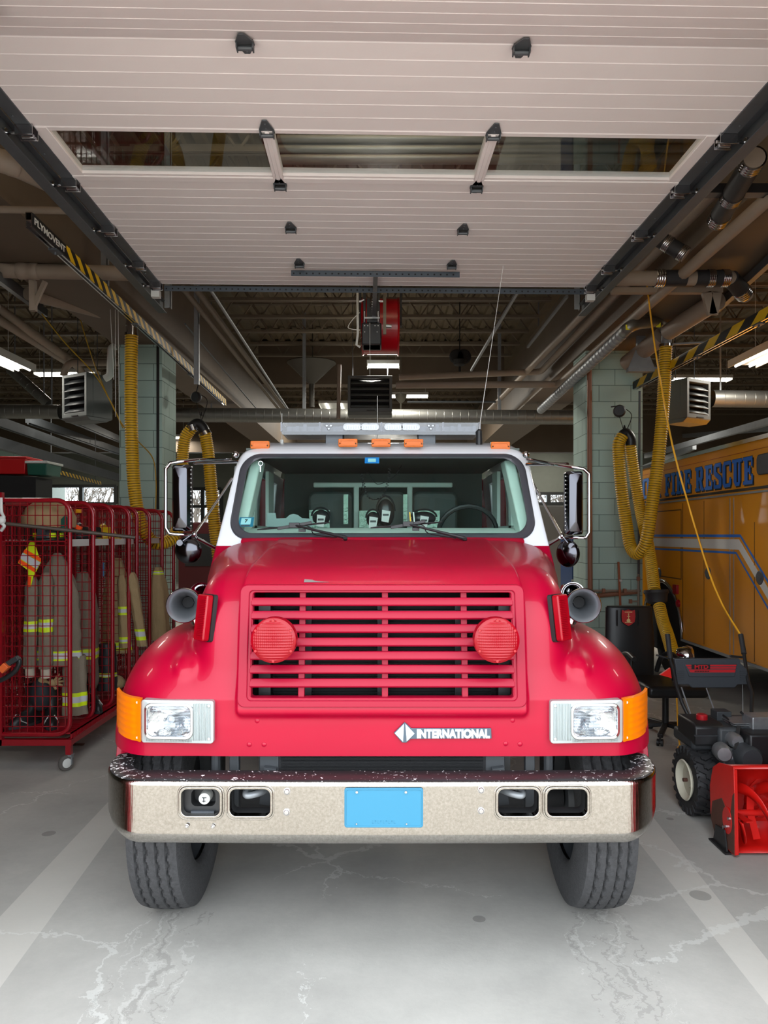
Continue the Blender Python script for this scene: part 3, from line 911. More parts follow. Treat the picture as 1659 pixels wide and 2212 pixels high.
# ---- headlights and turn signals
RIB = mat('ribbed_bezel', rgb(165, 174, 174), 0.28, 0.45)
REFL = mat('lamp_reflector', (0.6, 0.62, 0.64, 1), 0.12, 1.0, bump=0.5, bscale=25)
for s in (-1, 1):
    u0, u1 = (.685, .985)
    yb = hood_y(.80, 1.0) - .030
    Z0, Z1 = .931, 1.105
    fx = lambda u, v, d: (XC+s*u, yb+d+max(0, u-.86)**2*1.2, v)
    b = MB()
    b.frame(rrect(u0, u1, Z0, Z1, .012), rrect(.772, .962, Z0+.024, Z1-.016, .025), fx, 0, .045)
    k = u0+.012
    while k < .768:
        b.prism([(k, Z0+.012), (k+.0028, Z0+.012), (k+.0028, Z1-.012), (k, Z1-.012)], fx, -.004, 0); k += .0062
    k = .775
    while k < .965:
        b.prism([(k, Z0+.006), (k+.003, Z0+.006), (k+.003, Z0+.02), (k, Z0+.02)], fx, -.003, 0); k += .0062
    hl = b.build('headlight', RIB, T, bev=.0015)
    b = MB(); b.frame(rrect(.766, .968, Z0+.018, Z1-.010, .03), rrect(.777, .957, Z0+.030, Z1-.021, .024), fx, -.012, .01); b.build('chrome_rim', CHROME, hl, bev=.002)
    # sealed beam: reflector bowl and curved fluted glass
    b = MB(); cx, cz = .867, (Z0+Z1)/2+.004; hw, hh = .092, .064; rows = []
    for i in range(25):
        v = -1+2*i/24; row = []
        for j in range(33):
            u = -1+2*j/32; q = min(1, (abs(u)**4+abs(v)**4)**.25)
            d = .052*(1-q*q) if q < 1 else 0
            p = fx(cx+u*hw, cz+v*hh, .006+d); row.append(p)
        rows.append(row)
    b.sheet(rows); b.build('reflector', REFL, hl, smooth=60)
    b = MB(); rows = []
    for i in range(49):
        v = -1+2*i/48; row = []
        for j in range(65):
            u = -1+2*j/64
            fl = .0014*math.cos(u*95) * (1 if abs(u) < .8 and v < .35 else .35) + .0009*math.cos(v*34)
            if .25 < v < .75: fl += .0016*math.cos(u*9+v*12)
            row.append(fx(cx+u*hw, cz+v*hh, -.004-.014*(1-u*u)*(1-v*v)**.5+fl))
        rows.append(row)
    b.sheet(rows); b.build('headlight_lens', GLL, hl, smooth=60)
    b = MB(); b.ball(fx(cx, cz, .03), .016, 10); b.box(XC+s*cx-.022, XC+s*cx+.022, yb+.012, yb+.016, cz-.03, cz-.012); b.build('bulb', LEDW, hl)
    b = MB()
    for (u, v) in ((u0+.018, Z1-.02), (u0+.018, Z0+.02)):
        b.cyl(fx(u, v, 0), fx(u, v, -.006), .006, 8)
    b.build('bezel_screw', POLISH, hl)
    # amber turn signal wrapping round the corner
    b = MB(); rows = []; n = 26; pts = []
    for k in range(n+1):
        u = .985 + (1.150-.985)*(1-(1-k/n)**1.6); pts.append((u, hood_y(u, 1.0)-.014 if u > 1.0 else fx(.985, 0, 0)[1]))
    pts[0] = (pts[0][0], pts[1][1]-.006)
    for i in range(25):
        v = i/24
        z = (Z0+.004) + (Z1+.004-Z0-.004)*v
        row = []
        for j, (u, y) in enumerate(pts):
            t = j/n
            zz = z + .004*t*t*(v) + .010*t*t*(1-v)
            ri = .0022*math.cos(v*110) * math.sin(math.pi*t)**.5 if .08 < v < .92 and .1 < t < .85 else 0
            row.append((XC+s*u, y-.004-ri, zz))
        rows.append(row)
    b.sheet(rows)
    b.sheet([rows[0], [(x, y+.03, z) for x, y, z in rows[0]]]); b.sheet([rows[-1], [(x, y+.03, z) for x, y, z in rows[-1]]])
    b.sheet([[r[0] for r in rows], [(r[0][0], r[0][1]+.03, r[0][2]) for r in rows]])
    b.sheet([[r[-1] for r in rows], [(r[-1][0]-s*.0, r[-1][1]+.03, r[-1][2]) for r in rows]])
    ts = b.build('turn_signal', AMBER, T, smooth=40)
    b = MB()
    for v in (Z1-.012, Z0+.018): b.cyl((XC+s*1.002, pts[3][1]-.004, v), (XC+s*1.002, pts[3][1]-.012, v), .0055, 8)
    b.build('lens_screw', POLISH, ts)
    # side strobe on the nose side and its black back
    c = P(441 if s < 0 else 1212, 1334, 3.13)
    ang = R(46)*s
    M = Matrix.Translation(c) @ Matrix.Rotation(ang, 4, 'Z') @ Matrix.Rotation(R(-7), 4, 'X')
    b = MB(M); b.prism(rrect(-.044, .044, -.1, .1, .012), FX, .012, .03); sb = b.build('side_warning_light', BLACK, T)
    b = MB(M); b.prism(rrect(-.041, .041, -.097, .097, .012), FX, -.02, .012); b.build('red_lens', REDL, sb, bev=.006)
    b = MB(M)
    for k in range(22): b.box(-.012 if s < 0 else -.034, .034 if s < 0 else .012, -.0235, -.02, -.08+.0073*k, -.0765+.0073*k)
    b.build('lens_ribs', REDL, sb)
    # chrome air horn with a shorter one tucked behind
    hx = 397 if s < 0 else 1260
    c = P(hx, 1308, 3.36)
    b = MB(); prof = [(.070, .035), (.079, .012), (.081, 0), (.078, -.004), (.069, .004), (.060, .016), (.050, .036), (.041, .065), (.033, .105), (.026, .16), (.020, .24)]
    ax = Vector((s*.10, 1, .03)).normalized()
    b.lathe(prof, c, ax, 40)
    b.lathe([(.070, .035), (.060, .05), (.046, .09), (.034, .15), (.026, .24), (.026, .42), (.0, .43)], c, ax, 32)
    ah = b.build('air_horn', CHROME, T, smooth=60)
    b = MB(); b.lathe([(r_-.0015, h_-.002) for r_, h_ in prof[3:]], c, ax, 40); b.build('bell_inside', HORNI, ah, smooth=60)
    b = MB(); b.lathe([(0, .118), (.0265, .118)], c, ax, 20); b.build('throat_shade_disc', MBLACK, ah)  # black disc added for the shade deep in the bell
    b = MB(); c2 = P(hx + (38 if s < 0 else -22), 1283, 3.62); b.lathe([(.03, .05), (.056, .01), (.058, 0), (.05, .002), (.03, .04), (.018, .1), (.014, .25)], c2, ax, 32); b.lathe([(.056, .01), (.03, .06), (.02, .3), (0, .31)], c2, ax, 24)
    b.build('air_horn', CHROME, T, smooth=60)
    b = MB(); c3 = c + ax*.12; b.tube([c3+Vector((0, 0, -.04)), c3+Vector((-s*.02, .02, -.06)), c3+Vector((-s*.07, .04, -.10))], .012, 8); b.cyl(c3+Vector((-s*.03, .02, -.07)), c3+Vector((-s*.04, .02, -.10)), .03, 14)
    b.build('horn_bracket', CHROME, T)
    # arch pieces: little chrome guide over the strobe
    b = MB(); c4 = P(443 if s < 0 else 1214, 1280, 3.42); b.tube([c4+Vector((0, 0, -.04)), c4+Vector((s*-.012, 0, .0)), c4+Vector((s*-.03, .01, -.02))], .006, 6); b.build('horn_air_line', CHROME, T)

# ---- rivets on the apron below the grille
b = MB()
for px, py in ((555, 1558), (538, 1609), (570, 1609), (1108, 1557), (1093, 1607), (1124, 1608)):
    q = P(px, py, 3.03); y = hood_y(q.x-XC, q.z); b.lathe([(.0105, .002), (.0095, -.003), (.005, -.006), (0, -.0068)], (q.x, y, q.z), (0, 1, 0), 14)
b.build('round_bolt_heads', RED, T)
# seam of weathered tape above the grille
q = P(680, 1261, 3.1)
b = MB(); zz = 1.577; ym = hood_y(q.x-XC, zz)
b.sheet([[(q.x-.052+.105*i/8, hood_y(q.x-XC, zz+.012*j)-.005, zz+.012*j*(1-.6*i/8)) for i in range(9)] for j in (0, 1)]); b.build('worn_tape', mat('worn_tape_grey', rgb(120, 110, 105), .8), T)

# ---- badge
by = hood_y(.1, .97) - .004
BADG = mat('badge_grey', rgb(72, 86, 98), .35, .3)
def bp(px, py): q = P(px, py, 3.0); return (q.x, q.z)
b = MB()
o_ = [bp(851, 1587), bp(874.5, 1563.5), bp(889, 1577), bp(1063, 1577), bp(1064, 1599), bp(888, 1600), bp(878, 1608), bp(869, 1608)]
b.prism(o_, lambda u, v, d: (u, d, v), by-.006, by); badge = b.build('name_badge', BADG, T, bev=.001)
b = MB(); b.prism([bp(853, 1587.5), bp(873, 1567), bp(871, 1606)], FX, by-.0085, by-.004); b.prism([bp(876, 1567), bp(896, 1588), bp(879, 1605)], FX, by-.0085, by-.004)
b.build('diamond_emblem', mat('badge_silver', rgb(188, 196, 208), .35, .3), badge)
x0, zc_ = bp(901, 1588.3); x1, _ = bp(1060, 1588)
tx = text('badge_lettering', 'INTERNATIONAL', MATS['badge_silver'], facing(((x0+x1)/2, by-.007, zc_)), .047, badge, off=.0030, ext=.0015, width=x1-x0, space=1.0)
tx['label'] = 'raised silver capital letters'

# ---- bumper
def bump_y(ax):
    if ax <= .93: return 2.865 + .012*(ax/.93)**2
    t = min(1, (ax-.93)/.225); return 2.877 + .34*(1-math.sqrt(max(0, 1-t**2.1)))
def build_bumper():
    # path along the bar, profile: shelf back edge, front top, face, lower lip
    path = [-1.155+i*.004 for i in range(20)] + [-1.075 + (1.075*2)*i/300 for i in range(301)] + [1.079+i*.004 for i in range(20)]
    path = [p for p in path if -1.1551 <= p <= 1.1551]
    tz, bz = .826, .566
    def prof(x):
        ax = abs(x); y = bump_y(ax); e = max(0, (ax-.93)/.225)
        bz_ = bz + .075*e**2.2; tz_ = tz - .0*e
        sx = math.copysign(1, x)
        back = (x*(1-.0), y+.13)
        def at(d, z):      # d inwards
            nx = 0 if ax < .93 else sx*min(.12, .12*e)
            return (XC + x - nx*d/.13*.8, y + d*(1-.6*e), z)
        out = [at(.13, tz_+.0), at(.07, tz_+.002), at(.02, tz_), at(.008, tz_-.004), at(.0, tz_-.015)]
        rows = 26
        for k in range(1, rows): out.append(at(.0, tz_-.015 - (tz_-.015-bz_-.05)*k/rows))
        out += [at(.0, bz_+.05), at(.008, bz_+.028), at(.022, bz_+.010), at(.045, bz_), at(.08, bz_+.004)]
        return out
    return path, prof
path, prof = build_bumper()
holes = [(390, 477), (495, 586), (1074, 1165), (1180, 1270)]
HZ0, HZ1 = P(0, 1764, 2.868).z, P(0, 1702, 2.868).z
HR = [(P(a, 0, 2.868).x, P(c, 0, 2.868).x) for a, c in holes]
b = MB(); G = [prof(x) for x in path]
V = [[b.bm.verts.new(p) for p in row] for row in G]
for i in range(len(V)-1):
    for j in range(len(V[0])-1):
        cx = (G[i][j][0]+G[i+1][j][0])/2; cz = (G[i][j][2]+G[i][j+1][2])/2
        if j > 3 and any(a < cx < c_ and HZ0 < cz < HZ1 for a, c_ in HR): continue
        b.mi = 1 if j < 3 else 0
        b.face([V[i][j], V[i+1][j], V[i+1][j+1], V[i][j+1]])
for v in [v for v in b.bm.verts if not v.link_faces]: b.bm.verts.remove(v)
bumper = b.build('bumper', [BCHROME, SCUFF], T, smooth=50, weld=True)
bumper['label'] = 'wide chrome bumper with swept ends and scuffed black top'
for k, (a, c_) in enumerate(HR):
    yb = 2.868
    b = MB(); o1 = rrect(a-.013, c_+.013, HZ0-.014, HZ1+.012, .035); i1 = rrect(a+.004, c_-.004, HZ0+.004, HZ1-.004, .024)
    m1 = rrect(a-.006, c_+.006, HZ0-.006, HZ1+.005, .03)
    b.frame(o1, m1, FX, yb-.002, yb+.002); b.frame(m1, i1, FX, yb-.007, yb+.03)
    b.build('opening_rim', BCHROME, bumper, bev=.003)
    b = MB(); b.frame(rrect(a-.004, c_+.004, HZ0-.004, HZ1+.004, .02), rrect(a, c_, HZ0, HZ1, .02), FX, yb, yb+.10); b.build('opening_sleeve', MBLACK, bumper)
# siren speaker in the leftmost opening
a, c_ = HR[0]; cx, cz = (a+c_)/2, (HZ0+HZ1)/2
b = MB(); b.box(a-.01, c_+.01, 2.965, 2.975, HZ0-.01, HZ1+.01); b.frame(rrect(a, c_, HZ0, HZ1, .02), rrect(a+.03, c_-.03, HZ0+.025, HZ1-.02, .02), FX, 2.91, 2.96)
sp = b.build('siren_speaker', BLACK, T)
b = MB(); b.lathe([(.024, .05), (.022, 0), (.018, -.003), (0, -.004)], (cx+.005, 2.905, cz+.0), (0, 1, 0), 24); b.build('speaker_cap', OFFW, sp)
b = MB(); b.box(cx-.008+.005, cx+.010+.005, 2.8995, 2.901, cz+.004, cz+.0075); b.box(cx+.002, cx+.006, 2.8995, 2.901, cz-.012, cz+.007); b.box(cx-.003, cx+.012, 2.8995, 2.901, cz-.009, cz-.0065); b.build('cap_mark', HDARK, sp)
b = MB(); b.box(cx-.045, cx+.045, 2.895, 2.96, HZ0+.004, HZ0+.01); b.build('speaker_foot', PLAS, sp)
# tow hooks
for s, (a, c_) in ((1, HR[1]), (-1, HR[2])):
    cx = (a+c_)/2; z = (HZ0+HZ1)/2+.012
    pts = [(cx+s*.13, 3.05, z-.005), (cx+s*.06, 2.99, z), (cx+s*.02, 2.94, z-.002), (cx-s*.02, 2.925, z-.006), (cx-s*.03, 2.94, z), (cx-s*.02, 2.975, z+.008), (cx+s*.03, 2.985, z+.016)]
    b = MB(); b.tube(catmull(pts, 6), .0135, 10); b.build('tow_hook', STEEL, T, smooth=60)
    b = MB(); b.bar((cx+s*.03, 3.06, HZ0-.02), (cx+s*.05, 3.06, HZ1+.02), .03, .05); b.build('hook_bracket', HDARK, T)
b = MB(); b.tube(catmull([(HR[1][0]-.02, 2.99, HZ1-.02), (HR[1][0]+.03, 2.99, HZ1-.004), (HR[1][0]+.12, 2.985, HZ1-.001), (HR[1][1]+.02, 2.985, HZ1)], 6), .007, 6); b.build('teal_air_line', mat('teal_hose', rgb(40, 120, 115), .5), T)
# bolts on the bumper
b = MB()
for px, py, r in ((620, 1709, .0105), (619, 1754, .0105), (1039, 1706, .0105), (1039, 1751, .0105), (404, 1784, .006), (460, 1785, .006)):
    q = P(px, py, 2.866); b.lathe([(r*1.25, 0), (r*1.25, -.003), (r, -.004), (r*.8, -.008), (0, -.0085)], q, (0, 1, 0), 16)
b.build('bumper_bolts', POLISH, bumper)
# plate
c = P(829, 1745, 2.858)
b = MB(); b.prism(rrect(c.x-.152, c.x+.152, c.z-.0765, c.z+.0765, .011), FX, 2.857, 2.862); plate = b.build('licence_plate', SKYB, T, bev=.001)
plate['label'] = 'sky blue blank plate with raised rim'
b = MB(); b.frame(rrect(c.x-.149, c.x+.149, c.z-.0735, c.z+.0735, .010), rrect(c.x-.145, c.x+.145, c.z-.0695, c.z+.0695, .008), FX, 2.8545, 2.858); b.build('plate_rim', SKYB, plate, bev=.001)
b = MB()
for k in range(9):
    xx = c.x-.044+.0105*k; b.box(xx, xx+.0016, 2.856, 2.8572, c.z-.060, c.z-.049); b.box(xx, xx+.006, 2.856, 2.8572, c.z-.060 + (.009 if k % 2 else 0), c.z-.0585 + (.009 if k % 2 else 0))
b.build('embossed_marks', SKYB, plate)
b = MB()
for dx, dz, r in ((-.104, .062, .005), (.085, .062, .005), (-.105, -.060, .0028), (.088, -.060, .0028)):
    b.cyl((c.x+dx, 2.857, c.z+dz), (c.x+dx, 2.851, c.z+dz), r, 10)
b.build('plate_screw', POLISH, plate)

# ---- wheels
def tyre_mesh(cx, cy, cz, ro, w, inner_r, groove=True):
    """tyre about the x axis with wavy tread grooves"""
    b = MB(); NA = 220
    prof = []
    nt = 40
    for i in range(nt+1):
        u = -1+2*i/nt; prof.append((u*w*.46, ro-.012*abs(u)**3, 1))
    side = [(w*.49, ro-.03, 0), (w*.52, ro-.08, 0), (w*.53, ro-.14, 0), (w*.51, ro-.19, 0), (w*.46, inner_r+.005, 0), (w*.40, inner_r, 0)]
    full = [(-x, r, 0) for x, r, _ in side[::-1]] + prof + side
    rings = []
    for k in range(NA):
        a = 2*math.pi*k/NA; row = []
        wob = .0045*(abs(((k % 5)/5.0)*2-1)*2-1)
        for (x, r, t) in full:
            rr = r
            if t and groove:
                for gx in (-.62, -.22, .22, .62):
                    dd = abs(x - gx*w*.46 - wob)
                    if dd < .0042: rr = r-.013
            row.append((cx+x, cy+rr*math.cos(a), cz+rr*math.sin(a)))
        rings.append(row)
    rings.append(rings[0])
    b.sheet(rings)
    return b
for s in (-1, 1):
    b = tyre_mesh(XC+s*.985, 3.64, .50, .50, .232, .29)
    ty = b.build('front_tyre', TYRE, T, smooth=40, weld=True)
    b = MB(); x_in, x_out = XC+s*.90, XC+s*1.05
    b.lathe([(.295, 0), (.28, -.02), (.27, -.06), (.27, -.12), (.29, -.15)], (XC+s*.91, 3.64, .5), (-s, 0, 0), 36)
    b.lathe([(.27, -.05), (.20, -.05), (.12, -.03), (.10, .02), (0, .02)], (XC+s*.91, 3.64, .5), (-s, 0, 0), 30)
    b.build('wheel_rim', HDARK, ty)
b = MB(); b.cyl((XC-.88, 3.64, .50), (XC+.88, 3.64, .50), .055, 14); b.box(XC-.42, XC-.34, 2.98, 6.5, .60, .80); b.box(XC+.34, XC+.42, 2.98, 6.5, .60, .80)
b.box(XC-.5, XC+.5, 3.5, 3.78, .38, .47); b.build('axle_and_frame', MBLACK, T)
for s in (-1, 1):
    b = tyre_mesh(XC+s*.92, 7.9, .50, .50, .25, .29, False); b.build('rear_tyre', TYRE, T, weld=True)
# body behind the cab
b = MB(); b.box(XC-1.15, XC+1.15, 6.9, 9.4, .7, 2.30); b.build('rear_body', RED, T, bev=.02)
# ---- cab
def wind_pt(u, v):
    """windscreen surface: u across -1..1, v up 0..1"""
    y = 4.25 + .50*v + .10*u*u
    hw = .925 + .0*v
    z = 1.745 + (2.315-1.745)*v
    return Vector((XC+u*hw, y, z))
# outer cab front as a grid around the windscreen opening
def cab_half_w(z):
    # outline of the cab seen from the front
    if z < 1.75: return 1.0
    t = (z-1.75)/.62; return 1.0 - .055*t
def front_y(x, z):
    v = (z-1.745)/.57; u = x/.925
    y = 4.25 + .50*v + .10*u*u
    if z > 2.315: y = 4.75 + .10*u*u + (z-2.315)*1.6
    return y
def cab_outline(x0, x1, z0, z1, r, n): return rrect(x0, x1, z0, z1, r, n)
# front shell between the outer outline and the window opening
n = 14
op = rrect(-.905, .905, 1.765, 2.298, .115, n)
ou = []
for (x, z) in op:
    ou.append((x, z))
def outer_pt(x, z):
    # push to the cab's outer edge
    s = 1 if x > 0 else -1
    return x, z
b = MB()
def rr_pts(x0, x1, z0, z1, r, m):
    """outline with equal counts per side: corners n+1 points, used for matching rings"""
    return rrect(x0, x1, z0, z1, r, m)
o1 = rr_pts(-.905, .905, 1.765, 2.298, .115, n)
o2 = rr_pts(-.965, .965, 1.62, 2.352, .135, n)
o3 = rr_pts(-1.0, 1.0, 1.42, 2.395, .150, n)
o3 = [(x*(1-.055*max(0, (z-1.75)/.62)), z) for x, z in o3]
o2 = [(x*(1-.035*max(0, (z-1.75)/.62)), z) for x, z in o2]
def lerp_rings(a, c, m):
    return [[((p[0]*(1-t)+q[0]*t), (p[1]*(1-t)+q[1]*t)) for p, q in zip(a, c)] for t in [k/m for k in range(m+1)]]
rings = lerp_rings(o1, o2, 4) + lerp_rings(o2, o3, 4)[1:]
WH, RD = [], []
pts3 = [[(XC+x, front_y(x, z)+ (.0 if i < 4 else .012*((i-4)/4)**2*6), z) for x, z in rg] for i, rg in enumerate(rings)]
# roll back to the cab sides and roof
last = rings[-1]
for k, (dy, sc) in enumerate(((.05, 1.004), (.12, 1.006), (.3, 1.006), (2.3, 1.0))):
    row = []
    for (x, z), p in zip(last, pts3[8]):
        if k == 3: row.append((XC+x*1.0, 6.9, z + (.06 if z > 2.1 else 0)))
        else: row.append((XC+x*sc, p[1]+dy, z + (.012*(k+1) if z > 2.3 else 0)))
    pts3.append(row)
m = len(o1)
V = [[b.bm.verts.new(p) for p in row] for row in pts3]
for i in range(len(V)-1):
    for j in range(m):
        k = (j+1) % m
        zc_ = (pts3[i][j][2]+pts3[i+1][k][2]+pts3[i][k][2]+pts3[i+1][j][2])/4
        # side windows stay open
        b.mi = 1 if max(pts3[i+1][j][2], pts3[i+1][k][2], pts3[i][j][2]) < 1.718 or zc_ < 1.66 else 0
        b.face([V[i][j], V[i][k], V[i+1][k], V[i+1][j]])
bmesh.ops.bisect_plane(b.bm, geom=b.bm.verts[:]+b.bm.edges[:]+b.bm.faces[:], plane_co=(0, 0, 1.715), plane_no=(0, 0, 1))
for f in b.bm.faces: f.material_index = 1 if f.calc_center_median().z < 1.715 else 0
cab = b.build('cab', [WHITE, RED], T, smooth=45)
cab['label'] = 'white crew cab with red lower body'
# cut the side windows out of the long side faces
bm = bmesh.new(); bm.from_mesh(cab.data)
off = wpos(cab)
long_side = [f for f in bm.faces if abs(f.calc_center_median().x + off.x - XC) > .9 and f.calc_area() > .3]
bmesh.ops.delete(bm, geom=long_side, context='FACES_ONLY')
bm.to_mesh(cab.data); bm.free()
for s in (-1, 1):
    b = MB(); xo = XC+s*.94; hw_ = lambda z: cab_half_w(z)*1.003
    def side(y0, y1, z0, z1):
        b.prism([(XC+s*(hw_(z0)-.03), z0), (XC+s*hw_(z0), z0), (XC+s*hw_(z1), z1), (XC+s*(hw_(z1)-.03), z1)], FX, y0, y1)
    side(4.95, 6.9, 1.72, 1.80); side(4.95, 6.9, 2.22, 2.30); side(5.55, 5.72, 1.75, 2.25); side(6.5, 6.9, 1.75, 2.25)
    b.build('cab_side', WHITE, cab, bev=.01)
    xl = XC+s*1.0; b = MB(); b.box(min(xo, xl), max(xo, xl), 4.60, 6.9, .75, 1.73); b.build('door_skin', RED, cab, bev=.01)
    b = MB()
    for y0, y1 in ((4.76, 5.55), (5.72, 6.5)): b.prism([(XC+s*(hw_(z)-q_), z) for z, q_ in ((1.80, .015), (1.80, .01), (2.22, .01), (2.22, .015))], FX, y0, y1)
    b.build('side_window', GLC, cab, smooth=0)
# red cowl beneath the windscreen
b = MB(); rows = []
for (z, y) in ((1.70, 4.18), (1.752, 4.215), (1.766, 4.25), (1.766, 4.30)):
    rows.append([(XC+u*.82, y+.075*u*u, z-.006*abs(u)**3) for u in [k/12-1 for k in range(25)]])
b.sheet(rows); b.build('cowl', RED, T)
# gasket and windscreen
b = MB()
pin = rrect(-.868, .868, 1.790, 2.272, .10, n)
g0, g1, g2 = rrect(-.915, .915, 1.752, 2.306, .125, n), rrect(-.893, .893, 1.770, 2.290, .112, n), pin
ring_rows = [[(XC+x, front_y(x, z)-dy, z) for x, z in rg] for rg, dy in ((g0, -.012), (g0, .006), (lerp_rings(g0, g1, 2)[1], .018), (g1, .014), (lerp_rings(g1, g2, 2)[1], .016), (g2, .004), (g2, -.01))]
V = [[b.bm.verts.new(p) for p in r] for r in ring_rows]
for i in range(len(V)-1):
    for j in range(m):
        b.face([V[i][j], V[i][(j+1) % m], V[i+1][(j+1) % m], V[i+1][j]])
gsk = b.build('windscreen_gasket', GASKET, T, smooth=50)
b = MB(); cx = 40
rows = []
for i in range(17):
    v = i/16; z = 1.78+.50*v; row = []
    for j in range(cx+1):
        u = -1+2*j/cx; row.append((XC+u*.885, front_y(u*.885, z), z))
    rows.append(row)
b.sheet(rows); b.build('windscreen', GLS, T, smooth=60)
# roof marker lights
for px, py in ((561.5, 961), (751.5, 956.5), (823, 956.5), (893.5, 957), (1081, 963)):
    z = P(px, py, 4.9).z; 
    q = P(px, py, 4.83); y = front_y(q.x-XC, 2.36)-.012
    q = P(px, py, y)
    b = MB(); b.prism(rrect(q.x-.062, q.x+.062, q.z-.026, q.z+.026, .008), FX, y-.008, y+.03); ml = b.build('marker_light', AMBER, T, bev=.003)
    b = MB(); b.frame(rrect(q.x-.054, q.x+.054, q.z-.019, q.z+.019, .006), rrect(q.x-.045, q.x+.045, q.z-.012, q.z+.012, .004), FX, y-.013, y-.008); b.build('raised_rib', AMBER, ml, bev=.001)
    b = MB()
    for dx in (-.052, .052): b.cyl((q.x+dx, y-.008, q.z-.006), (q.x+dx, y-.013, q.z-.006), .005, 8)
    b.build('lens_screw', BEIGED, ml)
# light bar
y = 5.02; zb, zt = P(0, 943, y).z, P(0, 913, y).z
x0, x1 = P(606, 0, y).x, P(1038, 0, y).x
b = MB(); b.prism(rrect(x0+.02, x1-.02, zb+.020, zb+.034, .006), FX, y+.03, y+.24); b.box(x0+.30, x0+.42, y+.05, y+.2, 2.40, zb+.02); b.box(x1-.42, x1-.30, y+.05, y+.2, 2.40, zb+.02)
lb = b.build('light_bar', DSTEEL, T, bev=.004)
b = MB(); b.prism(rrect(x0+.008, x1-.008, zb+.012, zt, .015), FX, y, y+.27); b.build('clear_cover', glass('lightbar_glass', (.50, .52, .56, 1), .12, 1.4, .06), lb)
b = MB(); b.box(x0+.03, x1-.03, y+.02, y+.25, zb+.036, zb+.040); b.box(x0+.03, x1-.03, y+.10, y+.11, zb+.036, zt-.012)
for k in range(26):
    xx = x0+.05+(x1-x0-.1)*k/25
    if abs(xx-(x0+x1)/2) > .25: b.box(xx, xx+.022, y+.03, y+.10, zb+.04, zt-.03+.012*(k % 3))
b.build('inner_modules', LBAR, lb)
b = MB()
for xx in (x0+.0, x0+.26, (x0+x1)/2, x1-.26): b.box(xx, xx+.012, y-.003, y+.272, zb+.034, zt+.003)
b.box(x1-.014, x1, y-.003, y+.272, zb+.034, zt+.003); b.build('cover_clip', LBAR, lb)
for px in (761, 799, 850, 887):
    q = P(px, 922.5, y-.004)
    b = MB(); b.prism(rrect(q.x-.058, q.x+.058, q.z-.019, q.z+.019, .0185), FX, y-.006, y+.02); b.build('led_module', LEDW, lb, bev=.003)
    b = MB(); b.frame(rrect(q.x-.062, q.x+.062, q.z-.023, q.z+.023, .022), rrect(q.x-.054, q.x+.054, q.z-.015, q.z+.015, .0145), FX, y-.009, y-.002)
    for k in range(6): b.box(q.x-.045+.0165*k, q.x-.038+.0165*k, y-.009, y-.005, q.z-.009, q.z+.009)
    b.build('led_ring', ALU, lb)
for px in (710, 931):
    b = MB()
    for dx, dz in ((-.014, .008), (.014, .008), (0, -.012)):
        q = P(px, 922, y-.004); b.lathe([(.011, 0), (.009, -.006), (0, -.009)], (q.x+dx, y, q.z+dz), (0, 1, 0), 12)
    b.build('round_led', LEDW, lb)
# aerials
q = P(1035, 943, 5.0)
b = MB(); b.cyl((q.x, 5.0, 2.37), (q.x, 5.0, 2.43), .022, 14); b.lathe([(.020, 0), (.020, .05), (.008, .062)], (q.x, 5.0, 2.43), (0, 0, 1), 14); an = b.build('long_aerial', BLACK, T)
b = MB(); a2 = P(1087, 575, 5.0); b.tube([(q.x, 5.0, 2.49), (q.x+(a2.x-q.x)*.5, 5.0, (2.49+a2.z)/2), (a2.x, 5.0, a2.z)], [.0028, .002, .0012], 6); b.build('aerial_whip', OFFW, an)
for px, pt_, pb in ((609, 893, 943), (815, 855, 913)):
    a1, a3 = P(px, pb, 5.15), P(px, pt_, 5.15); b = MB(); b.cyl((a1.x, 5.15, 2.40), (a1.x, 5.15, 2.44), .012, 10); b.cyl((a1.x, 5.15, 2.42), (a1.x, 5.15, a3.z), .0022, 6); b.build('short_aerial', OFFW, T)

# wipers
def wiper(pa, pb, pc, yo):
    y = 4.20
    A, B, C_ = P(pa[0], pa[1], 4.24), P(pb[0], pb[1], 4.24), P(pc[0], pc[1], 4.17)
    def onglass(p): return Vector((p.x, front_y(p.x-XC, p.z)-.022, p.z))
    b = MB(); ptsw = [onglass(A.lerp(B, k/10)) for k in range(11)]
    b.tube(ptsw, [.004]+[.006]*9+[.004], 6); w = b.build('wiper_blade', BLACK, T)
    mid = onglass(A.lerp(B, .52)) + Vector((0, -.012, .004))
    b = MB(); b.bar(mid+Vector((-.10, .004, -.02)), mid+Vector((.10, .004, .016)), .012, .018); b.cbox(mid+Vector((.0, 0, .0)), (.06, .02, .03)); b.cbox(mid+Vector((.045, 0, -.03)), (.04, .018, .018))
    b.build('blade_carrier', BLACK, w, bev=.002)
    b = MB(); c3 = Vector(C_); b.tube([mid, mid.lerp(c3, .5)+Vector((0, -.01, 0)), c3], [.006, .008, .011], 8); b.cyl(c3+Vector((0, .0, -.01)), c3+Vector((0, -.012, .0)), .012, 12)
    b.tube(catmull([mid+Vector((.03, 0, 0)), mid+Vector((.09, 0, -.01)), mid+Vector((.12, 0, -.055)), c3+Vector((-.05, .01, 0))], 5), .003, 5)
    b.build('wiper_arm', BLACK, w)
wiper((549, 1144), (709, 1128), (746, 1161), 0)
wiper((800, 1140), (958, 1127), (1004, 1163), 0)

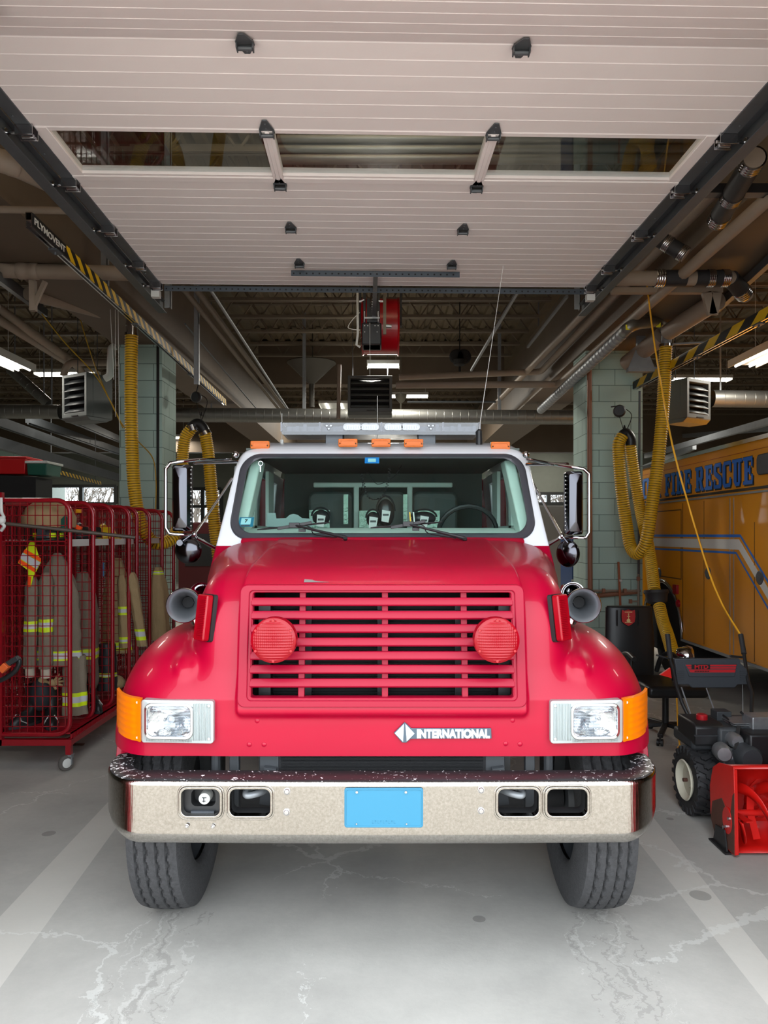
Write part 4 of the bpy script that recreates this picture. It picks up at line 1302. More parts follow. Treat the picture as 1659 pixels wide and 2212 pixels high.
# stickers, key hook
def sticker(px0, px1, py0, py1, mtl, name, dy=.004, tilt=0):
    a, c = P(px0, py0, 4.4), P(px1, py1, 4.4)
    for _ in range(3):
        zc_ = (a.z+c.z)/2; xc = (a.x+c.x)/2; Y = front_y(xc-XC, zc_)
        a, c = P(px0, py0, Y), P(px1, py1, Y)
    b = MB(); b.sheet([[(x, front_y(x-XC, z)+dy, z) for x in (a.x, (a.x+c.x)/2, c.x)] for z in (a.z, c.z)])
    return b.build(name, mtl, T), a, c
st, a, c = sticker(515, 548, 1117, 1138, SKYB, 'inspection_sticker')
q, _, _ = sticker(520, 542, 1119, 1133, mat('sticker_pale', rgb(170, 215, 225), .5), 'sticker_panel', .0028)
zc_ = (a.z+c.z)/2; mm = Vector(((a.x+c.x)/2, front_y((a.x+c.x)/2-XC, zc_+.006)+.001, zc_+.006))
up = Vector((0, .50, .57)).normalized()
text('sticker_number', '7', BLACK, facing(mm, up=up), .035, T, off=.0008, ext=.0002)
for k in range(11):
    pass
b = MB(); zz = c.z+.006
for k in range(16):
    xx = a.x+.018+.0034*k; b.box(xx, xx+.0022, front_y(xx-XC, zz)-.0005, front_y(xx-XC, zz)+.001, zz-.0025, zz+.0045)
b.build('sticker_print', BLACK, T)
tg, a, c = sticker(788, 819, 987, 1001, mat('tag_blue', rgb(25, 130, 215), .4), 'toll_tag', .012)
sticker(795, 812, 990, 998, MATS['sticker_pale'], 'toll_tag_label', .008)
b = MB(); q = P(563, 1001, 4.72); b.tube([q+Vector((.014*math.cos(a_*.5236), 0, .014*math.sin(a_*.5236))) for a_ in range(12)], .0022, 5, closed=True); b.bar(q+Vector((0, 0, -.014)), q+Vector((-.001, 0, -.055)), .006, .006); b.build('key_ring', POLISH, T)

# ---- cab interior
for s in (-1, 1):
    b = MB(); b.prism([(XC+s*.90, 1.79), (XC+s*.83, 1.79), (XC+s*.80, 2.27), (XC+s*.87, 2.27)], lambda u, v, d: (u, d+.50*(v-1.745)/.57, v), 4.42, 4.60); b.build('pillar_trim', CABIN, T, bev=.01)
    b = MB(); b.box(XC+s*.86-.012, XC+s*.86+.012, 4.9, 5.0, 1.79, 2.25); b.box(XC+s*.86-.012, XC+s*.86+.012, 5.5, 5.75, 1.79, 2.25); b.box(XC+s*.86-.012, XC+s*.86+.012, 4.8, 6.7, 1.74, 1.84); b.build('door_lining', CABIN, T)
b = MB(); b.box(XC-.88, XC+.88, 4.44, 4.46, 1.0, 1.75)
dz = [(4.30, 1.745), (4.38, 1.785), (4.62, 1.822), (4.74, 1.815), (4.78, 1.70), (4.78, 1.3)]
b.sheet([[(XC+x, y+.13*x*x, z) for x in (-.90, -.45, 0, .45, .90)] for y, z in dz])
b.build('dashboard', CABIN, T)
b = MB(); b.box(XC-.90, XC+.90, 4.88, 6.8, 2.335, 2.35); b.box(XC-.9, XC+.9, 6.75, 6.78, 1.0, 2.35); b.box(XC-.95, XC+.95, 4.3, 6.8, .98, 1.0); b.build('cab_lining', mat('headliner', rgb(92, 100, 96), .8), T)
b = MB(); b.box(XC-.85, XC+.85, 5.95, 5.98, 1.0, 1.80)
for x in (-.215, .215): b.box(XC+x-.022, XC+x+.022, 5.95, 5.98, 1.6, 2.18)
b.box(XC-.56, XC+.56, 5.95, 5.98, 2.16, 2.20); b.build('seat_divider', CABIN, T, bev=.01)
for x in (-.42, 0, .42):
    b = MB(); b.prism(rrect(XC+x-.185, XC+x+.185, 1.45, 2.13, .06), FX, 6.0, 6.10); b.build('rear_seat_back', SEATM, T, bev=.02)
for x in (-.56, .56):
    b = MB(); b.prism(rrect(XC+x-.24, XC+x+.24, 1.15, 1.80, .07), FX, 5.1, 5.22); b.build('front_seat_back', SEATM, T, bev=.02)
TREADP = mat('tread_plate', rgb(150, 176, 160), .35, .6, bump=.9, bscale=45)
for px0, px1, py0, py1 in ((668, 712, 1102, 1140), (776, 815, 1103, 1140), (903, 950, 1103, 1140), (742, 752, 1068, 1132), (871, 880, 1068, 1132)):
    a, c = P(px0, py0, 5.85), P(px1, py1, 5.85); b = MB(); b.box(a.x, c.x, 5.85, 5.87, c.z, a.z); b.build('tread_plate', TREADP, T)
MASK = mat('mask_black', (.02, .02, .022, 1), .3)
for px, py, w_, h_ in ((694, 1118, .13, .11), (806, 1122, .10, .11), (833, 1108, .13, .2), (915, 1120, .18, .10)):
    c = P(px, py, 5.3)
    b = MB(); b.ball(c, .5, 12, w_, .08, h_); b.tube([c+Vector((w_*.5*math.cos(t), -.04, h_*.55*math.sin(t)+.01)) for t in [k*math.pi/8 for k in range(9)]], .008, 6); mk = b.build('breathing_mask', MASK, T)
    b = MB(); b.prism([(c.x-.03, c.z-.06), (c.x+.02, c.z-.07), (c.x+.035, c.z+.01), (c.x-.025, c.z+.02)], FX, c.y-.055, c.y-.05); b.build('white_tag', OFFW, mk)
    b = MB(); b.box(c.x-.02, c.x+.022, c.y-.058, c.y-.055, c.z-.022, c.z-.008); b.build('tag_print', BLACK, mk)
c = P(634, 1119, 4.62)
b = MB(); o_ = [P(577, 1138, 4.62), P(577, 1108, 4.62), P(595, 1108, 4.62), P(597, 1120, 4.62), P(618, 1119, 4.62), P(626, 1112, 4.62), P(634, 1110, 4.62), P(643, 1112, 4.62), P(652, 1119, 4.62), P(675, 1121, 4.62), P(675, 1138, 4.62)]
b.prism([(p.x, p.z) for p in o_], FX, 4.62, 4.63); b.build('clipboard', mat('clipboard_grey', rgb(110, 128, 126), .5), T)
b = MB(); c = P(1010, 1150, 4.86); b.tube([c+Vector((.19*math.cos(k*math.pi/12), -.05*math.sin(k*math.pi/12), .17*math.sin(k*math.pi/12))) for k in range(24)], .016, 8, closed=True); b.bar(c+Vector((-.18, 0, 0)), c+Vector((.18, 0, 0)), .04, .03); b.build('steering_wheel', BLACK, T)
# coiled microphone lead hanging from the headliner
b = MB(); pts = catmull([P(842, 1010, 4.95), P(838, 1040, 4.95), P(829, 1068, 4.95), P(812, 1079, 4.95), P(796, 1074, 4.95), P(788, 1055, 4.95), P(780, 1022, 4.95)], 30)
pts = resample(pts, .0035); co = []
for k, p in enumerate(pts): co.append(p + Vector((.009*math.cos(k*1.1), .009*math.sin(k*1.1), 0)))
b.tube(co, .0024, 4, caps=False); b.tube(catmull([P(780, 1060, 4.95), P(793, 1020, 4.95), P(815, 1046, 4.95), P(850, 1030, 4.95), P(868, 1005, 4.95)], 6), .002, 4); b.build('coiled_lead', BLACK, T)
for px, c_ in ((885, 'y'), (893, 'w')):
    b = MB(); a, d = P(px, 1106, 4.7), P(px+2, 1128, 4.7); b.bar(a, d, .008, .008); b.build('marker_pen', YCORD if c_ == 'y' else OFFW, T)

# ---- mirrors
for s in (-1, 1):
    if s < 0: hx0, hx1, hy0, hy1, lx, rxx = 372, 412, 1004, 1147, 358, 406
    else: hx0, hx1, hy0, hy1, lx, rxx = 1222, 1259, 1018, 1155, 1273, 1226
    Y = 4.30
    a, c = P(hx0, hy0, Y), P(hx1, hy1, Y)
    b = MB(); x0, x1 = min(a.x, c.x), max(a.x, c.x)
    w_, h_ = (x1-x0), a.z-c.z
    # chrome shell, seen from the front: a tapering back with a bright ridge
    xm, zm = (x0+x1)/2, (a.z+c.z)/2
    o1 = rrect(x0, x1, c.z, a.z, .014, 4); o2 = rrect(x0+.004, x1-.004, c.z+.004, a.z-.004, .014, 4)
    rows = [[(x, Y+.05, z) for x, z in o1], [(x, Y, z) for x, z in o1], [(xm+(x-xm)*.72, Y-.03, zm+(z-zm)*.9) for x, z in o1], [(xm+(x-xm)*.12, Y-.045, zm+(z-zm)*.62) for x, z in o1]]
    V = [[b.bm.verts.new(p) for p in r] for r in rows]
    for i in range(3):
        for j in range(len(o1)): b.face([V[i][j], V[i][(j+1) % len(o1)], V[i+1][(j+1) % len(o1)], V[i+1][j]])
    b.face(V[3])
    mir = b.build('side_mirror', DCHROME, T, smooth=25)
    mir['label'] = 'polished steel mirror head on a looped arm'
    b = MB(); b.box(x0+.006, x1-.006, Y+.045, Y+.052, c.z+.006, a.z-.006); b.build('mirror_glass', MIRROR, mir)
    b = MB(); xi = x1 if s < 0 else x0
    for k in range(14): b.cyl((xi, Y+.0, c.z+.03+(h_-.06)*k/13), (xi+ (-s)*.004, Y+.0, c.z+.03+(h_-.06)*k/13), .004, 6)
    b.build('edge_rivets', OFFW, mir)
    t = lambda px, py, y=Y: P(px, py, y)
    loop = [t(498 if s < 0 else 1140, 992, 4.72), t(430 if s < 0 else 1200, 993 if s < 0 else 1004, 4.38), t(390 if s < 0 else 1245, 997 if s < 0 else 1010), t(lx+ (10 if s < 0 else -12), 1000 if s < 0 else 1013), t(lx, 1013 if s < 0 else 1024), t(lx, 1100), t(lx, 1140 if s < 0 else 1150), t(lx+(8 if s < 0 else -8), 1153 if s < 0 else 1162), t(392 if s < 0 else 1243, 1155 if s < 0 else 1161), t(420 if s < 0 else 1216, 1157 if s < 0 else 1163, 4.36)]
    lp = []
    for k in range(len(loop)-1): lp += [loop[k].lerp(loop[k+1], q/4) for q in range(4)]
    lp.append(loop[-1])
    b = MB(); b.tube(lp, .010, 10); b.build('mirror_arm', CHROME, mir, smooth=60)
    b = MB(); d0 = t(512 if s < 0 else 1138, 997 if s < 0 else 1003, 4.75); d1 = t(418 if s < 0 else 1226, 1000 if s < 0 else 1003, 4.36)
    b.tube([d0, d1], .011, 10)
    e0, e1 = t(420 if s < 0 else 1214, 1154 if s < 0 else 1158, 4.36), t(501 if s < 0 else 1150, 1034 if s < 0 else 1042, 4.72)
    b.tube([e0, e1], .0085, 10)
    f0, f1 = t(424 if s < 0 else 1210, 1162, 4.36), t(470 if s < 0 else 1172, 1187 if s < 0 else 1186, 4.6)
    b.tube([f0, f1], .011, 10)
    if s > 0: b.tube([f0+Vector((0, 0, -.0)), t(1173, 1178, 4.6)], .008, 8)
    b.ball(t(509 if s < 0 else 1136, 982, 4.72), .022, 10); b.ball(e0, .016, 8)
    b.build('mirror_brace', CHROME, mir, smooth=60)
    # round spot mirror
    c = t(rxx, 1189 if s < 0 else 1196, 4.33); nrm = Vector((0.10, 1, 0)) if s < 0 else Vector((1, .75, 0)); nrm.normalize()
    b = MB(); r = .078
    b.lathe([(r, .014), (r+.002, .004), (r, -.004), (r*.93, -.014), (r*.6, -.03), (r*.25, -.038), (0, -.04)], c, nrm, 40)
    spm = b.build('spot_mirror', DCHROME, mir, smooth=50)
    b = MB(); b.lathe([(r*.98, .012), (r*.6, .02), (0, .024)], c, nrm, 32); b.build('convex_glass', MIRROR, spm)
    b = MB(); q = c+Vector((-.035 if s < 0 else .01, -.03, .045)); b.cyl(q, q+Vector((0, -.02, 0)), .018, 14); b.tube([q, c+Vector((.02 if s < 0 else -.02, -.0, .09))], .007, 8); b.build('spot_mirror_mount', DCHROME, spm)
# ================================================================== OVERHEAD SERVICES
def fixture(x0, x1, y0, y1, z, label, power, nt=2, group='ceiling light fixtures'):
    t = thing('ceiling_light', ((x0+x1)/2, (y0+y1)/2, z), label, 'light', group)
    b = MB(); b.box(x0, x1, y0, y1, z+.03, z+.09); b.box(x0, x0+.012, y0, y1, z-.01, z+.03); b.box(x1-.012, x1, y0, y1, z-.01, z+.03)
    for xx in (x0+.06, x1-.06): b.cyl((xx, (y0+y1)/2, z+.08), (xx, (y0+y1)/2, 5.88), .004, 5)
    b.build('housing', OFFW, t)
    for k in range(nt):
        if x1-x0 >= y1-y0:
            yy = y0+(y1-y0)*(k+.5)/nt; b = MB(); b.cyl((x0+.02, yy, z+.01), (x1-.02, yy, z+.01), .016, 8)
        else:
            xx = x0+(x1-x0)*(k+.5)/nt; b = MB(); b.cyl((xx, y0+.02, z+.01), (xx, y1-.02, z+.01), .016, 8)
        b.build('tube', LAMP, t)
    ld = bpy.data.lights.new('tube_light', 'AREA'); ld.shape = 'RECTANGLE'; ld.size = x1-x0; ld.size_y = y1-y0; ld.energy = power*.78; ld.color = (1.0, .95, .84)
    lo = bpy.data.objects.new('tube_light', ld); COL.objects.link(lo); lo.location = ((x0+x1)/2, (y0+y1)/2, z-.02); adopt(lo, t)
    if 'hidden above' in label:       # this one throws its light up at the deck
        lo.rotation_euler = (math.pi, 0, 0); lo.location.z += .2
    return t
q = P(828, 792, 12.3)
fixture(q.x-.27, q.x+.27, 12.2, 12.45, q.z, 'bright tube light hanging in the middle bay under the red hose reel', 150)
q = P(720, 873, 19)
fixture(q.x-.38, q.x+.38, 19, 20.2, q.z, 'far tube light glowing left of the middle heater', 110)
q = P(-12, 772, 9.5)
fixture(q.x-.16, q.x+.16, 9.0, 10.3, q.z, 'tube light cut by the left edge of the photo', 30)
q = P(1668, 763, 9.5)
fixture(q.x-.2, q.x+.2, 9.0, 10.3, q.z, 'tube light cut by the right edge of the photo above the yellow truck', 80)
q = P(1212, 1098 - 155, 26)
fixture(q.x-.35, q.x+.2, 25.5, 26.5, q.z, 'small far light between the cab and the right column', 60)
for (px, py, Y, w, l, pw) in ((60, 985, 24, .5, 'small bright light above the red tote on the left', 60), (378, 945, 22, .25, 'tiny far light right of the left column', 30), (1165, 975, 25, .7, 'flat far light above the right mirror arm', 60)):
    q = P(px, py, Y); fixture(q.x-w, q.x+w, Y, Y+.4, q.z, l, pw)
# unseen tubes added to brighten the bays and the deck above the door
for (x, y, lab) in ((-.05, 4.75, 'added tube light hidden above the raised door, by its glass section'), (-6.0, 5.2, 'added unseen tube light in the left bay near the street'), (6.3, 5.4, 'added unseen tube light in the right bay above the yellow truck cab'), (-6.2, 14.5, 'added unseen tube light in the left bay behind the left heater'), (6.4, 15, 'added unseen tube light in the right bay behind the right heater'), (0.4, 16.8, 'added unseen tube light behind the cross beam in the middle bay')):
    fixture(x-.6, x+.6, y-.15, y+.15, 4.9, lab, (160 if x > -1 and x < 0 else 20) if y < 6 else 150)

# ---- spiral ducts
def duct(name, p0, p1, r, label, n=24, spiral=True, mtl=None):
    p0, p1 = Vector(p0), Vector(p1); L_ = (p1-p0).length; d = (p1-p0)/L_
    b = MB(); k = max(2, int(L_/.14)); prof = []
    for i in range(k):
        h = L_*i/k; prof += [(r, h), (r, h+L_/k-.010), (r+.0025, h+L_/k-.005)]
    prof.append((r, L_)); b.lathe(prof, p0, d, n)
    o = b.build(name, mtl or GALV, smooth=18)
    for u in (.12, .88):
        q = p0.lerp(p1, u); b = MB(); b.box(q.x-.012, q.x+.012, q.y-.003, q.y+.003, q.z+r*.9, 5.88); b.build('hanger_strap', STEEL, o)
    return tag(o, label, 'duct')
a, c = P(345, 896, 13), P(1275, 902, 13)
duct('spiral_duct', a, c, .125, 'long galvanised spiral duct crossing behind the cab between the two green columns')
a, c = P(-20, 889, 12.2), P(130, 890, 12.2)
duct('spiral_duct', a, c, .115, 'lit spiral duct running from the left edge to the left heater')
a, c = P(1538, 861, 10.9), P(1690, 863, 10.9)
duct('spiral_duct', a, c, .125, 'bright spiral duct running from the right heater to the right edge')
a, c = P(22, 797, 12.6), P(105, 872, 12.6)
duct('spiral_duct', a, c, .085, 'short sloping shiny duct above the left horizontal duct')
a, c = P(1325, 940, 16), P(1395, 940, 16)
# ---- pipes
def pipe(pts, r, label, mtl=None, n=10, name='ceiling_pipe', group=None, cat='pipe'):
    b = MB(); b.tube(pts, r, n)
    return tag(b.build(name, mtl or BEIGE, smooth=50), label, cat, group)
def elbow(pts, k=4, rr=.12):
    out = [Vector(pts[0])]
    for i in range(1, len(pts)-1):
        p, a, c = Vector(pts[i]), Vector(pts[i-1]), Vector(pts[i+1])
        d0, d1 = (a-p).normalized(), (c-p).normalized()
        for t in range(k+1):
            u = t/k; out.append((p+d0*rr)*(1-u)**2 + p*2*u*(1-u) + (p+d1*rr)*u*u)
    out.append(Vector(pts[-1])); return out
zA = 4.30
zL = 3.98
def yat(py, z): return (z-1.78)*EXT/(1155-py)
def PL(px, py, z): return P(px, py, yat(py, z))
A0, A1 = PL(1672, 418, zL), PL(1207, 830, zL)
pipe(elbow([A0, A1, P(855, 832, A1.y+.05)]), .050, 'long beige pipe above the right column turning level towards the middle heater')
B0, B1 = PL(1545, 412, zA), PL(1168, 803, zA)
pipe(elbow([B0, B1, P(862, 815, B1.y+.05)]), .047, 'beige pipe beside the raised door turning level over the middle heater')
C0, C1 = PL(1305, 632, zA), PL(1050, 893, zA)
pipe([C0, C1], .045, 'straight beige pipe running back along the right side of the middle bay')
D0, D1 = PL(1390, 700, 4.15), PL(1150, 905, 4.15)
for k, (x0, x1) in enumerate(((395, 603), (422, 616), (452, 622))):
    a, c = PL(x0, 622, 4.3), PL(x1, 884, 4.3)
    pipe([a, c], [.032, .030, .018][k] if False else (.032, .032, .018)[k], ['leftmost of three parallel conduits running back left of the hose reel', 'middle of three parallel conduits running back left of the hose reel', 'thin bright conduit, the right one of three left of the hose reel'][k], [JOIST, JOIST, STEEL][k])
# thin diagonal conduits in the left dark corner of the bay
pipe([PL(400, 700, 4.25), PL(560, 890, 4.25)], .012, 'thin dark conduit under the left girder', DSTEEL)
# left bay
def big(pts, r, label, coup=()):
    t = thing('drain_pipe', pts[0], label, 'pipe')
    b = MB(); b.tube(elbow(pts) if len(pts) > 2 else pts, r, 18); b.build('pipe_run', BEIGE, t, smooth=60)
    for u in coup:
        p0, p1 = Vector(pts[0]), Vector(pts[1]); p = p0.lerp(p1, u); d = (p1-p0).normalized()
        b = MB(); b.lathe([(r*1.02, -.09), (r*1.14, -.08), (r*1.14, -.03), (r*1.08, -.025), (r*1.08, .02), (r*1.14, .03), (r*1.14, .08), (r*1.02, .09)], p, d, 20); b.build('coupling', BEIGE, t, smooth=40)
    return t
big([P(-20, 584, 6.3), P(345, 592, 6.35)], .062, 'fat beige drain pipe crossing the upper left behind the lettered rail', (.22,))
big([P(-20, 452, 5.08), P(182, 456, 5.08)], .024, 'slim beige pipe crossing behind the start of the lettered rail', ())
big([P(-20, 341, 4.35), P(18, 352, 4.4), P(125, 402, 4.75)], .062, 'fat beige drain pipe with a coupling in the top left corner', (.7,))
big([P(60, 634, 7.0), P(275, 690, 8.3)], .062, 'sloping beige drain pipe under the left girder', ())
pipe(elbow([P(-10, 662, 8.2), P(168, 790, 11.2), P(180, 812, 11.4)]), .06, 'upper one of two sloping beige pipes in the left bay')
pipe(elbow([P(-10, 690, 8.2), P(140, 792, 11.0)]) if False else [P(-10, 686, 8.2), P(140, 780, 11.2)], .05, 'lower one of two sloping beige pipes in the left bay')
pipe(elbow([P(262, 783, 10.6), P(145, 783, 10.6), P(137, 812, 10.6)]), .05, 'beige pipe bending down into the top of the left heater')
pipe(elbow([P(252, 748, 9.4), P(240, 750, 9.4), P(238, 812, 9.4), P(226, 818, 9.4)], rr=.04), .045, 'short white flue hanging beside the left heater', OFFW)
pipe([P(733, 788, 11.5), P(731, 905, 11.5)], .032, 'upright beige riser left of the middle heater')
# bracket and its struts, left
b = MB(); b.bar(P(71, 606, 6.4), P(72, 672, 6.4), .05, .05); b.bar(P(98, 608, 6.4), P(73, 662, 6.4), .035, .035); tag(b.build('pipe_bracket', BEIGE), 'beige welded bracket under the fat left drain pipe', 'bracket')
# right: drains with black rubber couplings
def bandpipe(pts, r, label, bands):
    t = thing('coupled_pipe', pts[0], label, 'pipe')
    b = MB(); b.tube(pts, r, 18); b.build('pipe_run', BEIGE, t, smooth=60)
    for (i, u0, u1, kind) in bands:
        p0, p1 = Vector(pts[i]), Vector(pts[i+1]); a, c = p0.lerp(p1, u0), p0.lerp(p1, u1); d = (c-a).normalized(); L_ = (c-a).length
        b = MB()
        if kind == 'r': b.cyl(a, c, r*1.12, 18); b.build('rubber_sleeve', RUBBER, t, smooth=60)
        else:
            pr = []
            for k in range(4): h = L_*k/4; pr += [(r*1.16, h), (r*1.22, h+L_*.08), (r*1.16, h+L_*.2)]
            b.lathe(pr, a, d, 18); b.build('steel_clamp', POLISH, t, smooth=30)
    return t
bandpipe([P(1322, 601, 6.3), P(1578, 601, 6.3), P(1612, 640, 6.5)], .062, 'level drain pipe with black rubber couplings right of the door corner', [(0, .36, .44, 'c'), (0, .44, .62, 'r'), (0, .70, .80, 'r'), (0, .80, .86, 'c'), (0, .86, .92, 'r'), (0, .92, .985, 'c'), (1, 0, .6, 'r'), (1, .6, .9, 'c')])
bandpipe([P(1398, 500, 5.88), P(1482, 552, 5.8)], .055, 'short slanting pipe with black couplings under the right track', [(0, .08, .2, 'c'), (0, .2, .45, 'r'), (0, .45, .6, 'c'), (0, .6, .85, 'r'), (0, .85, .99, 'c')])
bandpipe([P(1630, 340, 4.3), P(1548, 480, 5.15)], .06, 'steep black sleeved pipe near the right edge under the ceiling', [(0, .0, .12, 'c'), (0, .12, .5, 'r'), (0, .5, .6, 'c'), (0, .6, .85, 'r'), (0, .85, .98, 'c')])
b = MB(); b.bar(P(1500, 412, 4.78), P(1680, 412, 4.78), .08, .06); tag(b.build('black_channel', BLACK), 'short black steel channel reaching the right edge below the pipes', 'channel')
for k, zz in enumerate((302, 324, 344)):
    pipe([P(600, zz, 5.6), P(1690, zz, 5.6)], .036, ['topmost of three stacked grey conduits behind the door glass', 'middle of three stacked grey conduits behind the door glass', 'lowest of three stacked grey conduits behind the door glass'][k], GALV, 12)
b = MB(); b.box(P(1322, 0, 6.75).x, P(1560, 0, 6.75).x, 6.73, 6.8, P(0, 633, 6.75).z, P(0, 622, 6.75).z); b.bar(P(1525, 632, 6.75), P(1538, 680, 6.75), .04, .08); b.bar(P(1548, 632, 6.75), P(1540, 680, 6.75), .04, .08)
tag(b.build('steel_ledger', BEIGE), 'beige steel ledger with a gusset below the coupled drain pipe', 'bracket')
b = MB(); a, c = P(1680, 546, 5.85), P(1541, 674, 7.5); b.bar(a, c, .05, .075); b.bar(a+Vector((.03, 0, .05)), c+Vector((.03, 0, .05)), .02, .09); tag(b.build('track_channel', DSTEEL), 'grey door track of the neighbouring right bay', 'track', )
b = MB(); a, c = P(-20, 586, 6.0), P(98, 676, 8.2); b.bar(a, c, .05, .08); b.bar(a+Vector((-.03, 0, .05)), c+Vector((-.03, 0, .05)), .02, .09); tag(b.build('track_channel', DSTEEL), 'grey door track of the neighbouring left bay', 'track')
big([P(1445, 716, 8.0), P(1548, 650, 7.0)], .09, 'wide short brown pipe behind the silver elbow on the right', ())
big([P(1355, 785, 8.95), P(1430, 725, 8.3)], .10, 'wide dark stub of pipe at the top of the right column', ())
pipe(elbow([P(1273, 800, 9.25), P(1275, 1288, 9.25), P(1380, 1278, 9.25)], rr=.06), .030, 'brown copper pipe running down the edge of the right column', COPPER)
pipe([P(1382, 845, 9.25), P(1379, 1310, 9.25)], .014, 'thin grey conduit down the right column', DSTEEL)
pipe([P(1344, 735, 9.0), P(1344, 1120, 9.0)] if False else [P(341, 735, 8.95), P(341, 1100, 8.95)], .016, 'thin black conduit down the left column', MBLACK)
# rear bays: rails, beams and lit edges between the ceiling and the lockers
rear = (((-20, 905), (258, 1003), 16, 'grey channel rail sloping down behind the left column'), ((60, 905), (258, 975), 19, 'dark rail high in the left rear bay'), ((-20, 952), (262, 1034), 14, 'lit steel door track low in the left rear bay'), ((130, 893), (256, 948), 18, 'upper dark rail close to the left column'))
for (a, c, Y, lab) in rear:
    b = MB(); b.bar(P(*a, Y-4), P(*c, Y+3), .1, .16); b.bar(P(a[0], a[1]+10, Y-4), P(c[0], c[1]+7, Y+3), .03, .03)
    tag(b.build('rail', DSTEEL), lab, 'rail')
for (a, c, Y, lab) in (((1395, 985), (1680, 905), 16, 'pale rail rising above the yellow truck roof'), ((1390, 1010), (1500, 965), 20, 'bright rail behind the hanging hose on the right'), ((1400, 948), (1680, 925), 22, 'level grey rail behind the yellow truck')):
    b = MB(); b.bar(P(*a, Y+3), P(*c, Y-4), .08, .12); tag(b.build('rail', STEEL), lab, 'rail')

# ---- hazard rails
def rail(p0, p1, h, w, mtl, label, face, letters=False):
    t = thing('hose_rail', p0, label, 'rail', )
    p0, p1 = Vector(p0), Vector(p1)
    b = MB(); d = (p1-p0).normalized()
    b.bar(p0+Vector((0, 0, h/2)), p1+Vector((0, 0, h/2)), w, .006); b.bar(p0-Vector((0, 0, h*.05)), p1-Vector((0, 0, h*.05)), w, .006)
    for s in (-1, 1):
        b.bar(p0+Vector((s*w/2, 0, 0)), p1+Vector((s*w/2, 0, 0)), .006, h)
        b.bar(p0+Vector((s*w*.42, 0, -h*.5)), p1+Vector((s*w*.42, 0, -h*.5)), w*.3, .006)
    b.build('aluminium_profile', POLISH, t)
    q0 = p0.lerp(p1, .0); b = MB(); off_ = Vector((face*(w/2+.006), 0, 0))
    st = .078 if letters else 0.0
    b.bar(p0.lerp(p1, st)+off_, p1+off_, .004, h*.92); b.build('hazard_tape', mtl, t, smooth=0)
    if letters:
        b = MB(); b.bar(p0+off_, p0.lerp(p1, st)+off_, .004, h*.92); b.build('black_tape', BLACK, t)
        m_ = p0.lerp(p1, st*.5)+off_*1.13
        text('rail_lettering', 'PLYMOVENT', OFFW, facing(m_, right=d, up=(0, 0, 1)), h*.66, t, off=.0012, ext=.0008, width=(p1-p0).length*st*.92)
    b = MB()
    for u in (.06, .33, .66): 
        q = p0.lerp(p1, u); b.box(q.x-.03, q.x+.03, q.y-.05, q.y+.05, q.z-h*.62, q.z-h*.5); b.cyl(q+Vector((0, 0, -h*.8)), q+Vector((0, 0, -h*.4)), .008, 8)
    b.build('trolley_stops', DSTEEL, t)
    if not letters and abs(p0.y-p1.y) < 4:
        for u in (.1, .9): q = p0.lerp(p1, u); b = MB(); b.cyl(q, (q.x, q.y, 5.88), .01, 6); b.build('hanger_rod', DSTEEL, t)
    return t
pl0 = P(62, 474, 4.72); pl1 = P(485, 869, 11.7)
rail(pl0, pl1, .090, .038, HZL, 'black and yellow striped rail with white lettering at its near left end', 1, True)
pr0 = P(1676, 668, 6.1); pr1 = P(1306, 869, 10.5)
rail(pr0, pr1, .095, .05, HZR, 'black and yellow striped rail on the right behind the hanging hose', -1)
rail(P(96, 1012, 16), P(216, 1044, 19.5), .10, .05, HZL, 'short far striped rail above the lockers on the left', 1)

# ---- yellow exhaust hoses
HBLK = mat('hose_black_rib', (.02, .018, .01, 1), .5)
def hose(pts, r, parent, name='ribbed_hose', pitch=.027):
    sm = resample(catmull(pts, 24), pitch/5)
    rs = [r*(.93, 1.0, 1.03, 1.0, .93)[i % 5] for i in range(len(sm))]
    b = MB(); b.tube(sm, rs, 20, mi_fn=lambda i: 1 if i % 5 == 4 else 0)
    return b.build(name, [YEL, HBLK], parent, smooth=50)
h1 = thing('exhaust_hose', P(285, 700, 7.9), 'yellow ribbed exhaust hose looping down beside the left column and behind the left mirror', 'hose')
b = MB(); q = P(285, 690, 7.9); b.cyl(q, P(285, 722, 7.9), .058, 20); b.cyl(P(285, 704, 7.9), P(285, 700, 7.9), .063, 20); b.build('metal_collar', POLISH, h1)
b = MB(); b.cyl(P(284, 720, 7.9), P(284, 726, 7.9), .071, 20); b.build('hose_clamp', POLISH, h1)
hose([P(284, 724, 7.9), P(283, 850, 7.9), P(285, 960, 7.9), P(291, 1060, 7.9), P(304, 1130, 7.9), P(327, 1168, 7.95), P(352, 1173, 8.0), P(376, 1158, 8.1), P(390, 1120, 8.3), P(392, 1060, 8.4), P(394, 1000, 8.5), P(399, 950, 8.5), P(414, 924, 8.5)], .068, h1)
b = MB(); b.tube(catmull([P(412, 926, 8.5), P(426, 916, 8.5), P(438, 925, 8.5), P(444, 940, 8.5)], 6), .064, 18); b.build('saddle', BLACK, h1, smooth=60)
hose([P(443, 936, 8.5), P(450, 980, 8.5), P(457, 1060, 8.5), P(462, 1120, 8.5), P(470, 1190, 8.5), P(480, 1260, 8.5)], .070, h1)
b = MB(); b.cyl(P(413, 920, 8.5), P(417, 932, 8.5), .072, 16); b.cyl(P(441, 934, 8.5), P(445, 941, 8.5), .073, 16); b.build('hose_clamp', POLISH, h1)
h2 = thing('exhaust_hose', P(1436, 745, 8.2), 'yellow ribbed exhaust hose hanging in a loop in front of the right column', 'hose')
b = MB(); b.cyl(P(1440, 716, 8.2), P(1439, 744, 8.2), .056, 20); b.build('metal_collar', STEEL, h2)
b = MB(); b.cyl(P(1438, 744, 8.2), P(1438, 750, 8.2), .073, 20); b.build('hose_clamp', POLISH, h2)
